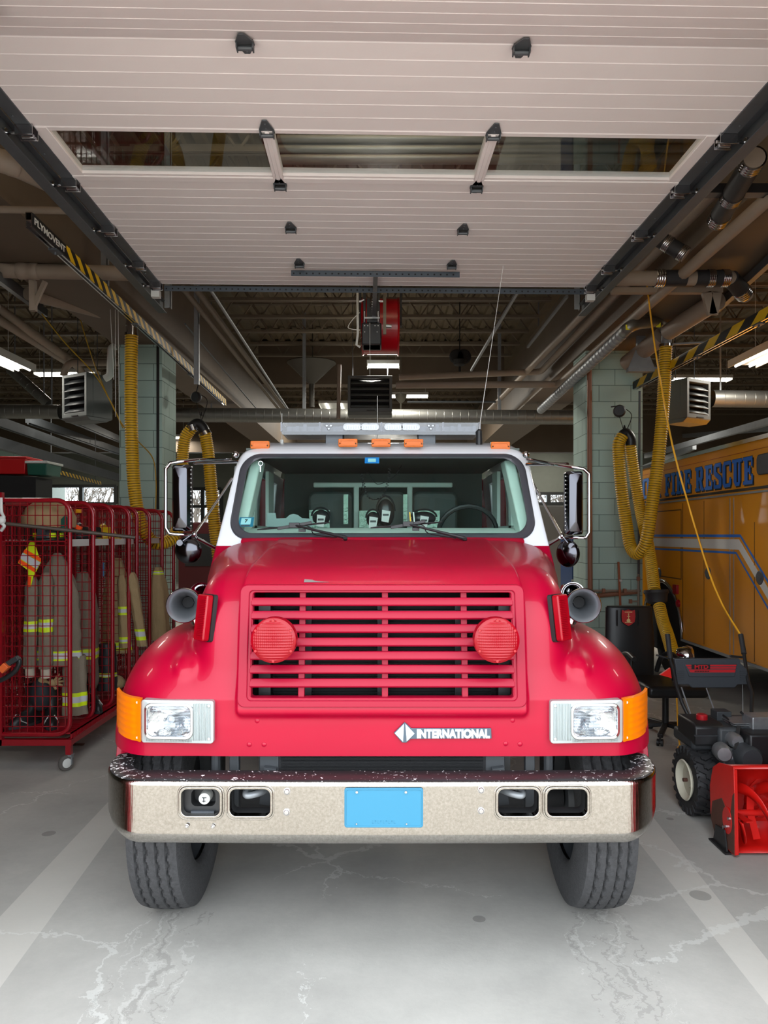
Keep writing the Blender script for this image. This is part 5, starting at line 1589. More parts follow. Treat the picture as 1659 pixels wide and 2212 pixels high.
hose([P(1438, 747, 8.2), P(1435, 830, 8.2), P(1429, 920, 8.2), P(1421, 1000, 8.2), P(1410, 1080, 8.2), P(1400, 1150, 8.2), P(1391, 1183, 8.25), P(1376, 1196, 8.35), P(1362, 1180, 8.45), P(1353, 1130, 8.5), P(1343, 1060, 8.5), P(1337, 990, 8.5), P(1337, 958, 8.5), P(1346, 940, 8.5)], .069, h2)
b = MB(); b.tube(catmull([P(1344, 941, 8.5), P(1353, 936, 8.5), P(1362, 948, 8.5), P(1363, 962, 8.5)], 6), .060, 18); b.build('saddle', BLACK, h2, smooth=60)
hose([P(1361, 960, 8.55), P(1368, 1010, 8.6), P(1381, 1090, 8.6), P(1394, 1150, 8.4), P(1404, 1200, 8.2), P(1414, 1278, 7.9)], .064, h2)
b = MB(); b.lathe([(.075, 0), (.125, .0), (.13, .03), (.115, .05), (.105, .13), (.07, .15)], P(1417, 1274, 7.85), Vector((.03, -.1, -1)), 24); b.build('rubber_cone', RUBBER, h2, smooth=40)
hose([P(1424, 1308, 7.75), P(1432, 1342, 7.6), P(1442, 1372, 7.4), P(1456, 1420, 7.1)], .062, h2, pitch=.028)
b = MB(); b.lathe([(.066, 0), (.08, .02), (.10, .10), (.085, .14), (.05, .15)], P(1462, 1418, 6.9), Vector((.9, -.3, .08)), 24); b.build('exhaust_nozzle', CHROME, h2, smooth=50)
# balancers on cables
for (px, py, Y, lab) in ((1338, 888, 8.5, 'black spring balancer hanging in front of the right column'), (424, 858, 9.5, 'black spring balancer hanging from the far part of the left rail')):
    c = P(px, py, Y); t = thing('spring_balancer', c, lab, 'balancer')
    b = MB(); b.lathe([(0, -.04), (.055, -.038), (.07, -.02), (.07, .02), (.055, .038), (0, .04)], c, (0.3, 1, 0), 24); b.build('drum', RUBBER, t, smooth=40)
    b = MB(); b.tube([c+Vector((0, 0, .06)), c+Vector((.0, .15 if px < 500 else .3, .24 if px < 500 else .1))], .008, 6); b.tube([c+Vector((0, 0, -.06)), P(px+12, py+52, Y)], .004, 5); b.tube(catmull([c+Vector((.03, 0, .05)), c+Vector((.14, 0, -.05)), P(px+12, py+50, Y)], 6), .005, 5); b.build('cable', MBLACK, t)
    b = MB(); c2 = P(px+11, py+40, Y); b.cyl(c2, c2+Vector((0, 0, .05)), .02, 8, .008); b.build('hook', MBLACK, t)
# silver exhaust duct on the right, into the elbow
t = thing('exhaust_duct', P(1168, 885, 14), 'silver spiral exhaust duct bending over and down into the right hose', 'duct')
e0, e1 = P(1168, 886, 11.6), P(1350, 716, 7.55)
L_ = (e1-e0).length; d = (e1-e0)/L_; b = MB(); prof = []; k = int(L_/.12)
for i in range(k): h = L_*i/k; prof += [(.060, h), (.060, h+L_/k-.012), (.064, h+L_/k-.006)]
b.lathe(prof, e0, d, 18); b.build('spiral_run', STEEL, t, smooth=50)
b = MB(); b.tube(catmull([P(1346, 720, 7.62), P(1356, 709, 7.45), P(1375, 700, 7.5), P(1395, 697, 7.7), P(1412, 694, 7.9), P(1426, 697, 8.05), P(1437, 708, 8.15), P(1440, 722, 8.2)], 6), .060, 18); b.build('elbow', GALV, t, smooth=60)
b = MB(); b.cyl(P(1402, 696, 7.8), P(1406, 695, 7.84), .066, 16); b.cyl(P(1440, 713, 8.2), P(1440, 717, 8.2), .072, 16); b.build('joint_band', GALV, t)
b = MB()
for px, py, dx in ((1357, 707, 0), (1422, 702, 0)):
    q = P(px, py, 7.4 if px < 1400 else 7.9); b.cbox(q, (.05, .004, .05))
b.build('yellow_label', mat('label_yellow', rgb(225, 210, 40), .5), t)
# support plate under the right rail
b = MB(); q = P(1386, 775, 8.6); b.prism([(q.x-.07, q.z+.10), (q.x+.07, q.z+.10), (q.x+.15, q.z-.10), (q.x-.15, q.z-.10)], FX, 8.6, 8.61); b.box(q.x-.16, q.x+.34, 8.58, 8.66, q.z-.15, q.z-.10); b.box(q.x-.05, q.x+.05, 8.6, 8.65, q.z+.1, 4.09); b.bar(P(1448, 744, 8.3), P(1520, 740, 8.2), .03, .02)
tag(b.build('rail_support', STEEL), 'grey steel support plate holding the right striped rail at the column', 'bracket')

# ---- unit heaters
def heater(c, w, h, d, yaw, label, dark=True):
    M = Matrix.Translation(c) @ Matrix.Rotation(yaw, 4, 'Z')
    t = thing('unit_heater', c, label, 'heater', 'louvred unit heaters')
    b = MB(M); b.frame([(-w/2, -h/2), (w/2, -h/2), (w/2, h/2), (-w/2, h/2)], [(-w/2+.045, -h/2+.06), (w/2-.045, -h/2+.06), (w/2-.045, h/2-.045), (-w/2+.045, h/2-.045)], FX, 0, .10)
    b.box(-w/2, w/2, .10, d, -h/2, h/2)
    b.prism([(-.0, -h/2), (d, -h/2), (d-.1, -h/2-.05), (.06, -h/2-.05)], lambda u, v, e: (e, u, v), -w/2, w/2)
    b.build('casing', HEATER, t, bev=.006)
    b = MB(M); b.box(-w/2+.04, w/2-.04, .085, .099, -h/2+.05, h/2-.04); b.build('fan_opening', MBLACK, t)
    n = 5
    for k in range(n):
        z = -h/2+.10 + (h-.20)*k/(n-1); b = MB(M)
        b.bar((-w/2+.05, .02, z-.02), (w/2-.05, .02, z-.02), .012, .004) if False else None
        b.sheet([[(-w/2+.05, -.005, z-.035), (w/2-.05, -.005, z-.035)], [(-w/2+.05, .075, z+.035), (w/2-.05, .075, z+.035)]])
        b.build('louvre', HEATER if not dark else HDARK, t, solid=.006)
    b = MB(M); b.box(-.05, .08, -.012, -.002, -h/2-.02+.03, -h/2-.008+.03); b.build('maker_strip', BLACK, t)
    b = MB(); cc = Vector(c)
    for sx in (-1, 1): b.cyl(M @ Vector((sx*w*.4, d*.5, h/2)), Vector((*(M @ Vector((sx*w*.4, d*.5, h/2))).to_2d(), 5.88)), .006, 5)
    b.build('hanger_rod', DSTEEL, t)
    return t
heater(P(799, 850, 12.0), .72, .58, .45, 0, 'grey louvred unit heater hanging in the middle above the light bar', False)
heater(P(160, 854, 9.9), .50, .58, .42, R(-30), 'grey louvred unit heater high on the left turned towards the left bay')
heater(P(1510, 862, 9.4), .46, .50, .42, R(30), 'grey louvred unit heater on the right above the yellow truck', False)

# ---- door opener and hose reel
t = thing('door_opener', P(800, 690, 7.2), 'black motor unit of the door opener with chain wheels on a steel frame', 'door opener')
Yo = 7.15
b = MB(); a, c = P(781, 697, Yo), P(824, 744, Yo); b.box(a.x, c.x, Yo, Yo+.22, c.z, a.z); b.box(a.x+.005, c.x-.002, Yo+.01, Yo+.25, c.z, c.z+.09); b.build('motor_box', BLACK, t, bev=.012)
b = MB()
for dx, dz in ((.03, .03), (.06, .03), (.13, .03), (.16, .03), (.03, .09), (.15, .09)): b.cyl((a.x+dx, Yo, a.z-dz), (a.x+dx, Yo-.006, a.z-dz), .005, 6)
b.build('screw_heads', OFFW, t)
b = MB(); z0 = a.z
for px in (787, 818): q = P(px, 0, Yo); b.box(q.x-.012, q.x+.012, Yo+.02, Yo+.06, z0, P(0, 628, Yo).z+.3)
b.box(P(792, 0, Yo).x, P(818, 0, Yo).x, Yo+.06, Yo+.10, z0+.02, P(0, 640, Yo).z)
b.build('steel_frame', HDARK, t, bev=.003)
b = MB(); q = P(804, 620, Yo-.05); b.bar(q, P(800, 664, Yo-.02), .012, .012); b.bar(P(776, 652, Yo), P(787, 648, Yo), .02, .012); b.bar(P(818, 651, Yo), P(830, 651, Yo), .02, .012)
for k in range(9): b.cbox(P(804.5, 636+k*5.4, Yo-.01), (.012, .01, .010))
for px in (787, 817): b.box(P(px, 0, Yo).x-.004, P(px, 0, Yo).x+.004, Yo, Yo+.01, P(0, 695, Yo).z, P(0, 672, Yo).z)
b.build('chain_and_pins', POLISH, t)
b = MB(); b.bar(P(787, 687, Yo), P(820, 687, Yo), .02, .016); b.cyl(P(834, 704, Yo), P(846, 705, Yo), .018, 10); b.build('shaft', ALU, t)
b = MB(); b.bar(P(831, 628, Yo), P(831, 722, Yo), .03, .03); b.build('punched_angle', JOIST, t)
b = MB(); b.tube(catmull([P(777, 675, Yo), P(762, 690, Yo), P(752, 706, Yo), P(760, 711, Yo), P(778, 713, Yo)], 6), .004, 5); b.tube([P(772, 630, Yo), P(773, 720, Yo), P(770, 745, Yo), P(778, 750, Yo)], .012, 6); b.build('cable', OFFW, t)
b = MB(); b.tube([P(799, 697, Yo-.02), P(799, 812, Yo-.02)], .0025, 4); b.build('pull_cord', OFFW, t)
c = P(822, 706, 8.2)
t = thing('hose_reel', c, 'large red hose reel drum hanging from the ceiling behind the door opener', 'hose reel')
b = MB(); hw = P(862, 0, 8.2).x - c.x
b.lathe([(.02, -hw), (.31, -hw), (.315, -hw+.01), (.30, -hw+.02), (.30, hw-.02), (.315, hw-.01), (.31, hw), (.02, hw)], c, (1, 0, 0), 48); b.build('drum', mat('reel_red', rgb(190, 12, 30), .35, coat=.4), t, smooth=30)
b = MB()
for sx in (-1, 1): b.box(c.x+sx*(hw+.02)-.01, c.x+sx*(hw+.02)+.01, 8.15, 8.25, c.z, 5.88)
b.build('hanger_frame', HDARK, t)

# ---- funnel, pendant, hoist
c = P(673, 812, 14.2)
b = MB(); b.lathe([(.46, .26), (.47, .24), (.44, .22), (.07, -.14), (.05, -.16), (.05, -.6)], c, (0, 0, 1), 32); b.cyl(c+Vector((.02, 0, .2)), (c.x+.02, c.y, 5.88), .012, 8); tag(b.build('funnel_hood', mat('funnel_grey', rgb(74, 70, 62), .5), smooth=40), 'wide dark funnel on a pole behind the bay', 'funnel')
c = P(866, 860, 14.6)
b = MB(); b.lathe([(.115, .07), (.11, .0), (.06, -.07), (.018, -.10), (.018, -.42)], c, (0, 0, 1), 24, cap=True); b.cyl(c, (c.x, c.y, 5.88), .006, 6); tag(b.build('bowl_lamp', mat('lamp_grey', rgb(120, 116, 104), .5), smooth=40), 'small pale bowl on a stem right of the middle heater', 'lamp')
c = P(993, 778, 12.8)
b = MB(); b.lathe([(0, -.03), (.11, -.03), (.13, 0), (.11, .03), (0, .03)], c+Vector((-.05, 0, .06)), (0, 1, 0), 20); b.lathe([(0, -.03), (.11, -.03), (.13, 0), (.11, .03), (0, .03)], c+Vector((.07, 0, .06)), (0, 1, 0), 20); b.lathe([(0, -.06), (.10, -.02), (.12, .06), (0, .08)], c+Vector((0, 0, -.06)), (0, 0, 1), 16); b.cyl(c+Vector((0, 0, -.1)), c+Vector((0, 0, -.2)), .02, 8); b.cyl(c+Vector((0, 0, .1)), Vector((c.x, c.y, 5.88)), .01, 6)
tag(b.build('chain_hoist', MBLACK, smooth=40), 'small black hoist block hanging right of the hose reel', 'hoist')
# more small overhead lines
for (a, c, Y0, Y1, lab) in (((1117, 632), (1018, 800), 8.2, 11.6, 'slim steel strut slanting behind the long aerial'), ((1225, 640), (1140, 750), 8.6, 11, 'slim steel strut slanting near the right girder')):
    b = MB(); b.bar(P(*a, Y0), P(*c, Y1), .03, .03); tag(b.build('steel_strut', STEEL), lab, 'strut')
for (px, py0, py1, Y, lab) in ((657, 795, 885, 13.6, 'upright strap left of the funnel'), (1079, 792, 885, 13.6, 'upright strap behind the long aerial')):
    a, c = P(px, py0, Y), P(px, py1, Y); b = MB(); b.box(a.x-.03, a.x+.03, Y, Y+.02, c.z, 5.88); tag(b.build('steel_strap', STEEL), lab, 'strap')
for (x0, x1, py, Y, lab) in ((880, 1080, 868, 14, 'thin level conduit right of the pendant bowl'),):
    pipe([P(x0, py, Y), P(x1, py, Y)], .02, lab, DSTEEL)
# ropes and cords
def rope(pts, r, mtl, label, name='cord', cat='cord', n=6):
    b = MB(); b.tube(catmull(pts, 8), r, n); return tag(b.build(name, mtl, smooth=60), label, cat)
rope([P(88, 675, 8.0), P(140, 740, 8.0), P(205, 810, 8.0), P(240, 870, 8.0), P(265, 918, 8.0), P(300, 955, 8.4), P(330, 990, 8.7), P(337, 1040, 8.8), P(336, 1100, 8.8)], .007, mat('cord_mustard', rgb(176, 138, 30), .6), 'mustard air line sagging past the left heater to the left column')
rope([P(165, 662, 9.0), P(198, 770, 9.0), P(226, 840, 9.0), P(266, 925, 9.0)], .007, MATS['cord_mustard'], 'second mustard line crossing in front of the left heater')
for k, (a, c) in enumerate((((237, 648), (246, 820)), ((249, 660), (250, 900)), ((255, 668), (258, 930)))):
    rope([P(*a, 7.6), P((a[0]+c[0])/2, (a[1]+c[1])/2, 7.6), P(*c, 7.6)], .0035, OFFW, ['leftmost thin pale rope by the left column', 'middle thin pale rope by the left column', 'thin pale rope closest to the left column'][k], 'rope', 'rope', 5)
rope([P(1388, 538, 7.2), P(1398, 620, 6.9), P(1412, 730, 6.6), P(1428, 830, 6.4), P(1445, 925, 6.2), P(1462, 1000, 6.05), P(1490, 1100, 5.9), P(1528, 1225, 5.7), P(1560, 1305, 5.5), P(1601, 1374, 5.3)], .0075, YCORD, 'yellow extension cord running down from the right door track to the snow blower handle', 'extension_cord')
rope([P(1462, 1508, 5.9), P(1464, 1560, 5.9), P(1468, 1612, 5.85), P(1471, 1640, 5.7), P(1466, 1657, 5.65)], .007, YCORD, 'yellow cord dropping to the floor behind the snow blower wheel', 'extension_cord')
rope([P(1468, 1657, 5.68), P(1430, 1650, 5.8), P(1395, 1647, 5.85), P(1340, 1647, 5.85)], .008, YCORD, 'yellow cord lying on the floor behind the right tyre', 'extension_cord')
c = P(1470, 1617, 5.8); b = MB(); b.lathe([(0, -.012), (.022, -.012), (.026, 0), (.022, .012), (0, .012)], c, (0, 1, 0), 20); b.box(c.x-.02, c.x+.02, c.y-.016, c.y-.012, c.z-.003, c.z+.003); b.box(c.x-.003, c.x+.003, c.y-.016, c.y-.012, c.z-.02, c.z+.02); tag(b.build('cord_adapter', YCORD, smooth=40), 'round yellow plug adapter on the hanging cord', 'plug')
# ================================================================== GEAR LOCKERS
def rounded_div(X0, X1, z0, z1, r, Y):
    pts = [Vector((X0, Y, z1))]
    for k in range(7):
        a = R(90-90*k/6); pts.append(Vector((X1-r+r*math.cos(a), Y, z1-r+r*math.sin(a))))
    for k in range(7):
        a = R(-90*k/6); pts.append(Vector((X1-r+r*math.cos(a), Y, z0+r+r*math.sin(a))))
    pts.append(Vector((X0, Y, z0)))
    return pts
def locker(ys, label, XB=-2.90, XF=-2.375, ztop=2.04, zbot=.27, MM=None):
    t = thing('gear_locker', ((XB+XF)/2, ys[0], 0), label, 'locker', 'red mesh gear lockers')
    for Y in ys:
        b = MB(MM); b.tube(rounded_div(XB, XF, zbot, ztop, .10, Y), .018, 8)
        dv = b.build('divider_tube', LOCK, t, smooth=60)
        b = MB(MM); w = .0028
        x = XB+.035
        while x < XF-.02:
            b.box(x-w, x+w, Y-w, Y+w, zbot+ (.03 if x > XF-.1 else 0), ztop-(.03 if x > XF-.1 else 0)); x += .057
        z = zbot+.06
        while z < ztop-.02: b.box(XB, XF, Y-w, Y+w, z-w, z+w); z += .076
        b.build('wire_mesh', LOCK, dv, smooth=0)
    y0, y1 = ys[0], ys[-1]
    b = MB(MM); b.box(XB-.02, XB+.02, y0-.02, y0+.02, .19, ztop+.06); b.box(XB-.02, XB+.02, y1-.02, y1+.02, .19, ztop+.06); b.build('corner_post', LOCK, t)
    b = MB(MM); b.box(XB-.02, XB+.02, y0, y1, ztop-.03, ztop+.01); b.box(XB-.02, XB+.02, y0, y1, zbot, zbot+.04); b.build('back_rail', LOCK, t)
    b = MB(MM); w = .0028; y = y0+.05
    while y < y1: b.box(XB-w, XB+w, y-w, y+w, zbot, ztop); y += .057
    z = zbot+.06
    while z < ztop: b.box(XB-w, XB+w, y0, y1, z-w, z+w); z += .076
    b.build('back_mesh', LOCK, t, smooth=0)
    b = MB(MM); b.box(XB, XF-.02, y0, y1, 1.725, 1.733)
    b.box(XF-.03, XF-.02, y0, y1, 1.71, 1.745); b.build('helmet_shelf', LOCK, t)
    b = MB(MM); y = y0+.01
    while y < y1: b.box(XB, XF+.01, y, y+.006, zbot+.0, zbot+.012); b.box(XF-.0, XF+.01, y, y+.006, zbot-.045, zbot+.012); y += .026
    b.box(XF-.01, XF, y0, y1, zbot-.05, zbot-.03); b.build('floor_grate', LOCK, t, smooth=0)
    b = MB(MM); b.box(XB, XF+.02, y0-.02, y0+.03, .19, .235); b.box(XB, XF+.02, y1-.03, y1+.02, .19, .235); b.box(XF-.03, XF+.015, y0, y1, .19, .235); b.build('base_frame', LOCK, t)
    for yy in (y0+.01, y1-.02):
        x = XF-.01
        b = MB(MM); b.box(x-.02, x+.02, yy-.02, yy+.02, .115, .19); st = b.build('caster_stem', LOCK, t)
        b = MB(MM); b.box(x-.03, x+.03, yy-.03, yy+.03, .108, .118); b.box(x-.028, x-.022, yy-.02, yy+.015, .045, .108); b.box(x+.022, x+.028, yy-.02, yy+.015, .045, .108); b.build('caster_fork', STEEL, st)
        b = MB(MM); b.lathe([(0, -.017), (.035, -.017), (.056, -.014), (.060, -.008), (.060, .008), (.056, .014), (.035, .017), (0, .017)], (x-.012, yy-.025, .060), (.75, -.66, 0), 28); b.build('caster_wheel', mat('caster_rubber', rgb(88, 84, 80), .6), st)
        b = MB(MM); ax = Vector((.75, -.66, 0)); b.lathe([(0, -.022), (.012, -.022), (.034, -.018), (.036, -.0165)], Vector((x-.012, yy-.025, .060))+ax*.0, -ax*-1, 20); b.lathe([(0, .022), (.012, .022), (.034, .018), (.036, .0165)], (x-.012, yy-.025, .06), ax, 20); b.build('caster_hub', OFFW, st)
    b = MB(MM)
    for a, c in zip(ys[:-1], ys[1:]): b.box(XF-.022, XF-.018, a+.06, c-.04, 1.69, 1.745)
    b.build('name_strip', OFFW, t)
    return t
locker([5.60, 6.05, 6.48, 6.90, 7.12], 'nearest red wire mesh gear locker cart, standing on casters')
locker([7.50, 7.93, 8.36], 'farther red wire mesh gear locker cart behind the nearest one')

MIR = Matrix.Translation((-2.945*2, 0, 0)) @ Matrix.Diagonal((-1, 1, 1, 1))
locker([5.62, 6.07, 6.50, 6.92, 7.14], 'red mesh gear locker cart standing back to back with the nearest one', MM=MIR)
locker([7.52, 7.95, 8.38], 'red mesh gear locker cart standing back to back with the farther one', MM=MIR)

def garment(name, c, w, d, z0, z1, mtls, bands, label, cat='coat', ph=0, sleeves=(), top=.55, group=None, flare=.12, n=34):
    """hanging cloth: rings from shoulders to hem, folded; bands = [(za, zb)] reflective tape"""
    t = thing(name, (c[0], c[1], z0), label, cat, group)
    def body(cx, cy, w, d, za, zb, bands, nm, top, flare, lean=(0, 0)):
        zs = [za + (zb-za)*k/60 for k in range(61)]; rows = []
        for z in zs:
            u = (z-za)/(zb-za); s = 1+flare*(1-u)
            if top < .5 and u > .58: s *= 1-(1-top)*((u-.58)/.42)**1.7
            elif u > .86: s *= max(.25 if top < .9 else .8, 1-((u-.86)/.14)**2*(1-top))
            row = []
            for k in range(n):
                a = 2*math.pi*k/n
                f = 1 + .07*math.sin(a*5+ph+z*3) + .05*math.sin(a*9-ph*2+z*7)*(1-u) + .03*math.sin(z*40+a*3)
                row.append((cx+lean[0]*(1-u)+math.cos(a)*w/2*s*f, cy+lean[1]*(1-u)+math.sin(a)*d/2*s*f, z))
            rows.append(row)
        b = MB(); V = [[b.bm.verts.new(p) for p in r] for r in rows]
        for i in range(60):
            z = (zs[i]+zs[i+1])/2; mi = 0
            for (p, q) in bands:
                if p < z < q: mi = 2 if abs(z-(p+q)/2) < (q-p)*.2 else 1
            b.mi = mi
            for k in range(n): b.face([V[i][k], V[i][(k+1) % n], V[i+1][(k+1) % n], V[i+1][k]])
        b.mi = 0; b.face(V[-1]); b.face(V[0][::-1])
        return b.build(nm, mtls, t, smooth=70)
    body(c[0], c[1], w, d, z0, z1, bands, 'body', top, flare)
    for (sx, sy, sw, za, zb, bd, cuff, lean) in sleeves:
        body(sx, sy, sw, sw*.9, za, zb, bd, 'sleeve', .5, -.1, lean)
        if cuff:
            b = MB(); b.tube([(sx+lean[0], sy+lean[1], za+.01), (sx+lean[0], sy+lean[1], za-.07)], [sw*.36, sw*.33], 14); b.build('knit_cuff', mat('knit_cuff', rgb(190, 178, 160), .9), t)
    return t
TM = [TAN, LIME, SILV]; TM2 = [TAN2, LIME, SILV]
def Z(py, Y): return 1.78-(py-1155)/EXT*Y
Y = 5.84
q = P(128, 0, Y)
garment('turnout_coat', (q.x-.03, Y+.04), .33, .15, Z(1438, Y), Z(1195, Y), TM, [(Z(1427, Y), Z(1404, Y))], 'tan firefighter coat with lime tape in the nearest locker', sleeves=(
    (P(78, 0, Y).x, Y-.06, .105, Z(1440, Y), Z(1245, Y), [(Z(1362, Y), Z(1338, Y))], True, (-.02, 0)),
    (P(112, 0, Y).x, Y-.09, .110, Z(1440, Y), Z(1235, Y), [(Z(1360, Y), Z(1335, Y))], True, (-.005, 0))), top=.18, group='turnout coats in the lockers')
q = P(155, 0, Y)
garment('turnout_trousers', (q.x, Y+.06), .17, .16, Z(1545, Y), Z(1418, Y), TM, [(Z(1525, Y), Z(1497, Y))], 'tan firefighter trousers with a lime band low in the nearest locker', cat='trousers', top=.95, flare=.12)
Y = 6.28; q = P(178, 0, Y)
garment('turnout_coat', (q.x, Y), .24, .18, Z(1450, Y), Z(1235, Y), TM, [(Z(1420, Y), Z(1400, Y))], 'greyish tan coat in the second bay, half hidden behind the divider', ph=2, top=.3, group='turnout coats in the lockers')
Y = 7.02; q = P(257, 0, Y)
garment('turnout_coat', (q.x, Y-.05), .24, .12, Z(1408, Y), Z(1205, Y), TM2, [(Z(1400, Y), Z(1385, Y))], 'light tan coat hanging in the farthest bay of the nearest locker cart', ph=1, top=.3, group='turnout coats in the lockers', sleeves=(
    (P(292, 0, Y).x, Y-.10, .10, Z(1392, Y), Z(1235, Y), [(Z(1378, Y), Z(1355, Y))], False, (.10, 0)), (P(273, 0, Y).x, Y-.12, .09, Z(1395, Y), Z(1240, Y), [(Z(1385, Y), Z(1372, Y)), (Z(1325, Y), Z(1308, Y))], False, (.02, 0))))
Y = 7.7; q = P(352, 0, Y)
garment('turnout_coat', (q.x-.05, Y), .20, .2, Z(1380, Y), Z(1225, Y), TM2, [(Z(1240, Y), Z(1232, Y))], 'light tan coat in the farther locker cart near the air horn', ph=3, top=.3, group='turnout coats in the lockers')
Y = 6.6; q = P(232, 0, Y)
garment('turnout_trousers', (q.x, Y), .15, .14, Z(1490, Y), Z(1390, Y), [RUBBER, LIME, SILV], [(Z(1460, Y), Z(1452, Y))], 'dark trousers bunched low in the third locker bay', cat='trousers', top=.9)
# boots
def boot(c, yaw, label):
    t = thing('rubber_boot', c, label, 'boot', 'black rubber boots in the locker')
    M = Matrix.Translation(c) @ Matrix.Rotation(yaw, 4, 'Z')
    b = MB(M); rows = []
    for z, yo, w, d in ((0.015, -.05, .05, .145), (.04, -.05, .052, .145), (.07, -.045, .05, .13), (.095, -.02, .047, .095), (.12, .02, .046, .062), (.17, .03, .05, .056), (.26, .03, .062, .066), (.31, .028, .066, .07)):
        rows.append([(w*math.cos(k*math.pi/8), yo+d*math.sin(k*math.pi/8), z) for k in range(16)])
    V = b.sheet(rows, closed_u=True); b.face(V[0]); b.build('upper', BLACK, t, smooth=60)
    b = MB(M); b.prism([(.056*math.cos(k*math.pi/8), -.05+.152*math.sin(k*math.pi/8)) for k in range(16)], lambda u, v, e: (u, v, e), 0, .022); b.build('sole', RUBBER, t)
    b = MB(M); b.tube([(-.05, -.08, .03), (-.045, -.13, .06), (-.02, -.12, .10)], .004, 5); b.tube([(.05, -.08, .03), (.045, -.13, .06), (.02, -.12, .10)], .004, 5); b.build('reflective_piping', OFFW, t)
    return t
boot(Vector((P(66, 0, 5.85).x, 5.86, .282)), R(-25), 'black boot on the locker grate, the left one of the near pair')
boot(Vector((P(112, 0, 5.85).x, 5.84, .282)), R(25), 'black boot on the locker grate, the right one of the near pair')
boot(Vector((P(198, 0, 6.35).x, 6.35, .282)), R(40), 'black boot in the second locker bay')
Y = 5.80; c = P(88, 1500, Y)
b = MB(); b.ball(c, .5, 14, .17, .14, .26); o = b.build('duffel_bundle', mat('dark_nylon', rgb(34, 38, 44), .7), smooth=70); tag(o, 'dark nylon bundle stuffed above the near boots', 'bag')
c = P(100, 1475, Y-.02)
t = thing('work_gloves', c, 'tan leather work gloves lying on the dark bundle', 'gloves')
for k, (dx, dz, a) in enumerate(((-.03, .02, 60), (.05, 0, 20))):
    b = MB(); cc = c+Vector((dx, 0, dz)); b.ball(cc, .5, 10, .07, .05, .06)
    for f in range(4):
        an = R(a+(f-1.5)*20); d = Vector((math.cos(an), -.2, math.sin(an))); b.tube([cc, cc+d*.05, cc+d*(.085+.008*(f % 2))], [.012, .011, .008], 8)
    an = R(a-75); d = Vector((math.cos(an), -.3, math.sin(an))); b.tube([cc, cc+d*.04, cc+d*.06], [.012, .011, .008], 8)
    b.build('glove', TAN2, t, smooth=70)
# vest
t = thing('safety_vest', P(62, 1290, 5.70), 'lime vest with orange and silver bands hanging in the nearest locker', 'vest')
def cloth(poly, Yc, mtl, nm, par, dy=0):
    pts = [P(a, c, Yc+dy) for a, c in poly]; b = MB(); b.prism([(p.x, p.z) for p in pts], FX, Yc+dy, Yc+dy+.006); return b.build(nm, mtl, par)
cloth([(66, 1168), (73, 1168), (88, 1215), (72, 1245), (66, 1268), (58, 1266), (60, 1232), (39, 1216)], 5.72, LIME, 'mesh_cloth', t)
cloth([(54, 1186), (88, 1206), (88, 1214), (50, 1193)], 5.72, ORANGE, 'orange_band', t, -.006)
cloth([(49, 1194), (87, 1215), (79, 1229), (43, 1206)], 5.72, SILV, 'silver_band', t, -.006)
cloth([(42, 1208), (78, 1230), (74, 1236), (39, 1215)], 5.72, ORANGE, 'orange_band', t, -.006)
cloth([(60, 1245), (67, 1246), (65, 1268), (59, 1267)], 5.72, ORANGE, 'orange_band', t, -.008)
# helmets
def helmet(c, r, shell, label, patches=True, yaw=0):
    t = thing('fire_helmet', c, label, 'helmet', 'helmets on the locker shelves')
    b = MB(); b.lathe([(r*1.35, 0), (r*1.36, .008), (r*1.05, .02), (r*1.0, r*.45), (r*.82, r*.8), (r*.45, r*1.02), (0, r*1.08)], c, (0, 0, 1), 28); b.build('shell', shell, t, smooth=50)
    b = MB(); b.tube([c+Vector((0, r*math.cos(a)*1.02, .01+r*1.1*math.sin(a))) for a in [math.pi*k/12 for k in range(13)]], .010, 6); b.build('ridge', shell, t)
    if patches:
        for a0 in (-2.4, -1.75, -1.1, -.4):
            b = MB(); b.sheet([[(c[0]+r*f*math.cos(a), c[1]+r*f*math.sin(a), c[2]+h) for a in (a0, a0+.15, a0+.3, a0+.42)] for f, h in ((1.045, r*.2), (1.02, r*.5))]); b.build('lime_patch', LIME, t, solid=.003)
    b = MB(); b.prism([(c[0]-.035, c[2]+.01), (c[0]+.035, c[2]+.01), (c[0]+.03, c[2]+r*.9), (c[0], c[2]+r*1.05), (c[0]-.03, c[2]+r*.9)], FX, c[1]-r*1.12, c[1]-r*1.08); b.build('front_shield', BLACK if shell is not BLACK else HDARK, t)
    return t
q = P(105, 1143, 5.84); helmet(Vector((q.x, 5.84, 1.737)), .115, BLACK, 'black fire helmet with lime patches on the nearest locker shelf')
q = P(172, 1139, 6.27); helmet(Vector((q.x, 6.27, 1.737)), .115, BLACK, 'black fire helmet with an amber tab in the second bay', False)
c = P(169, 1104, 6.15); b = MB(); b.cbox(c, (.05, .03, .03)); tag(b.build('amber_tab', mat('amber_tab', rgb(230, 160, 20), .4)), 'amber plastic light clipped on the second helmet', 'clip')
q = P(243, 1130, 6.95); helmet(Vector((q.x+.0, 6.72, 1.737)), .115, mat('helmet_yellow', rgb(225, 190, 30), .4), 'yellow fire helmet in the third locker bay', False)
Y = 5.9; c = P(106, 1112, Y)
b = MB(); b.lathe([(.20, -.10), (.205, -.02), (.17, .05), (.11, .10), (0, .11)], c, (0, 0, 1), 20); o = b.build('folded_hood', mat('hood_khaki', rgb(158, 132, 96), .9, noise=.1), smooth=60); tag(o, 'khaki cloth hood bundled behind the nearest helmet', 'hood')
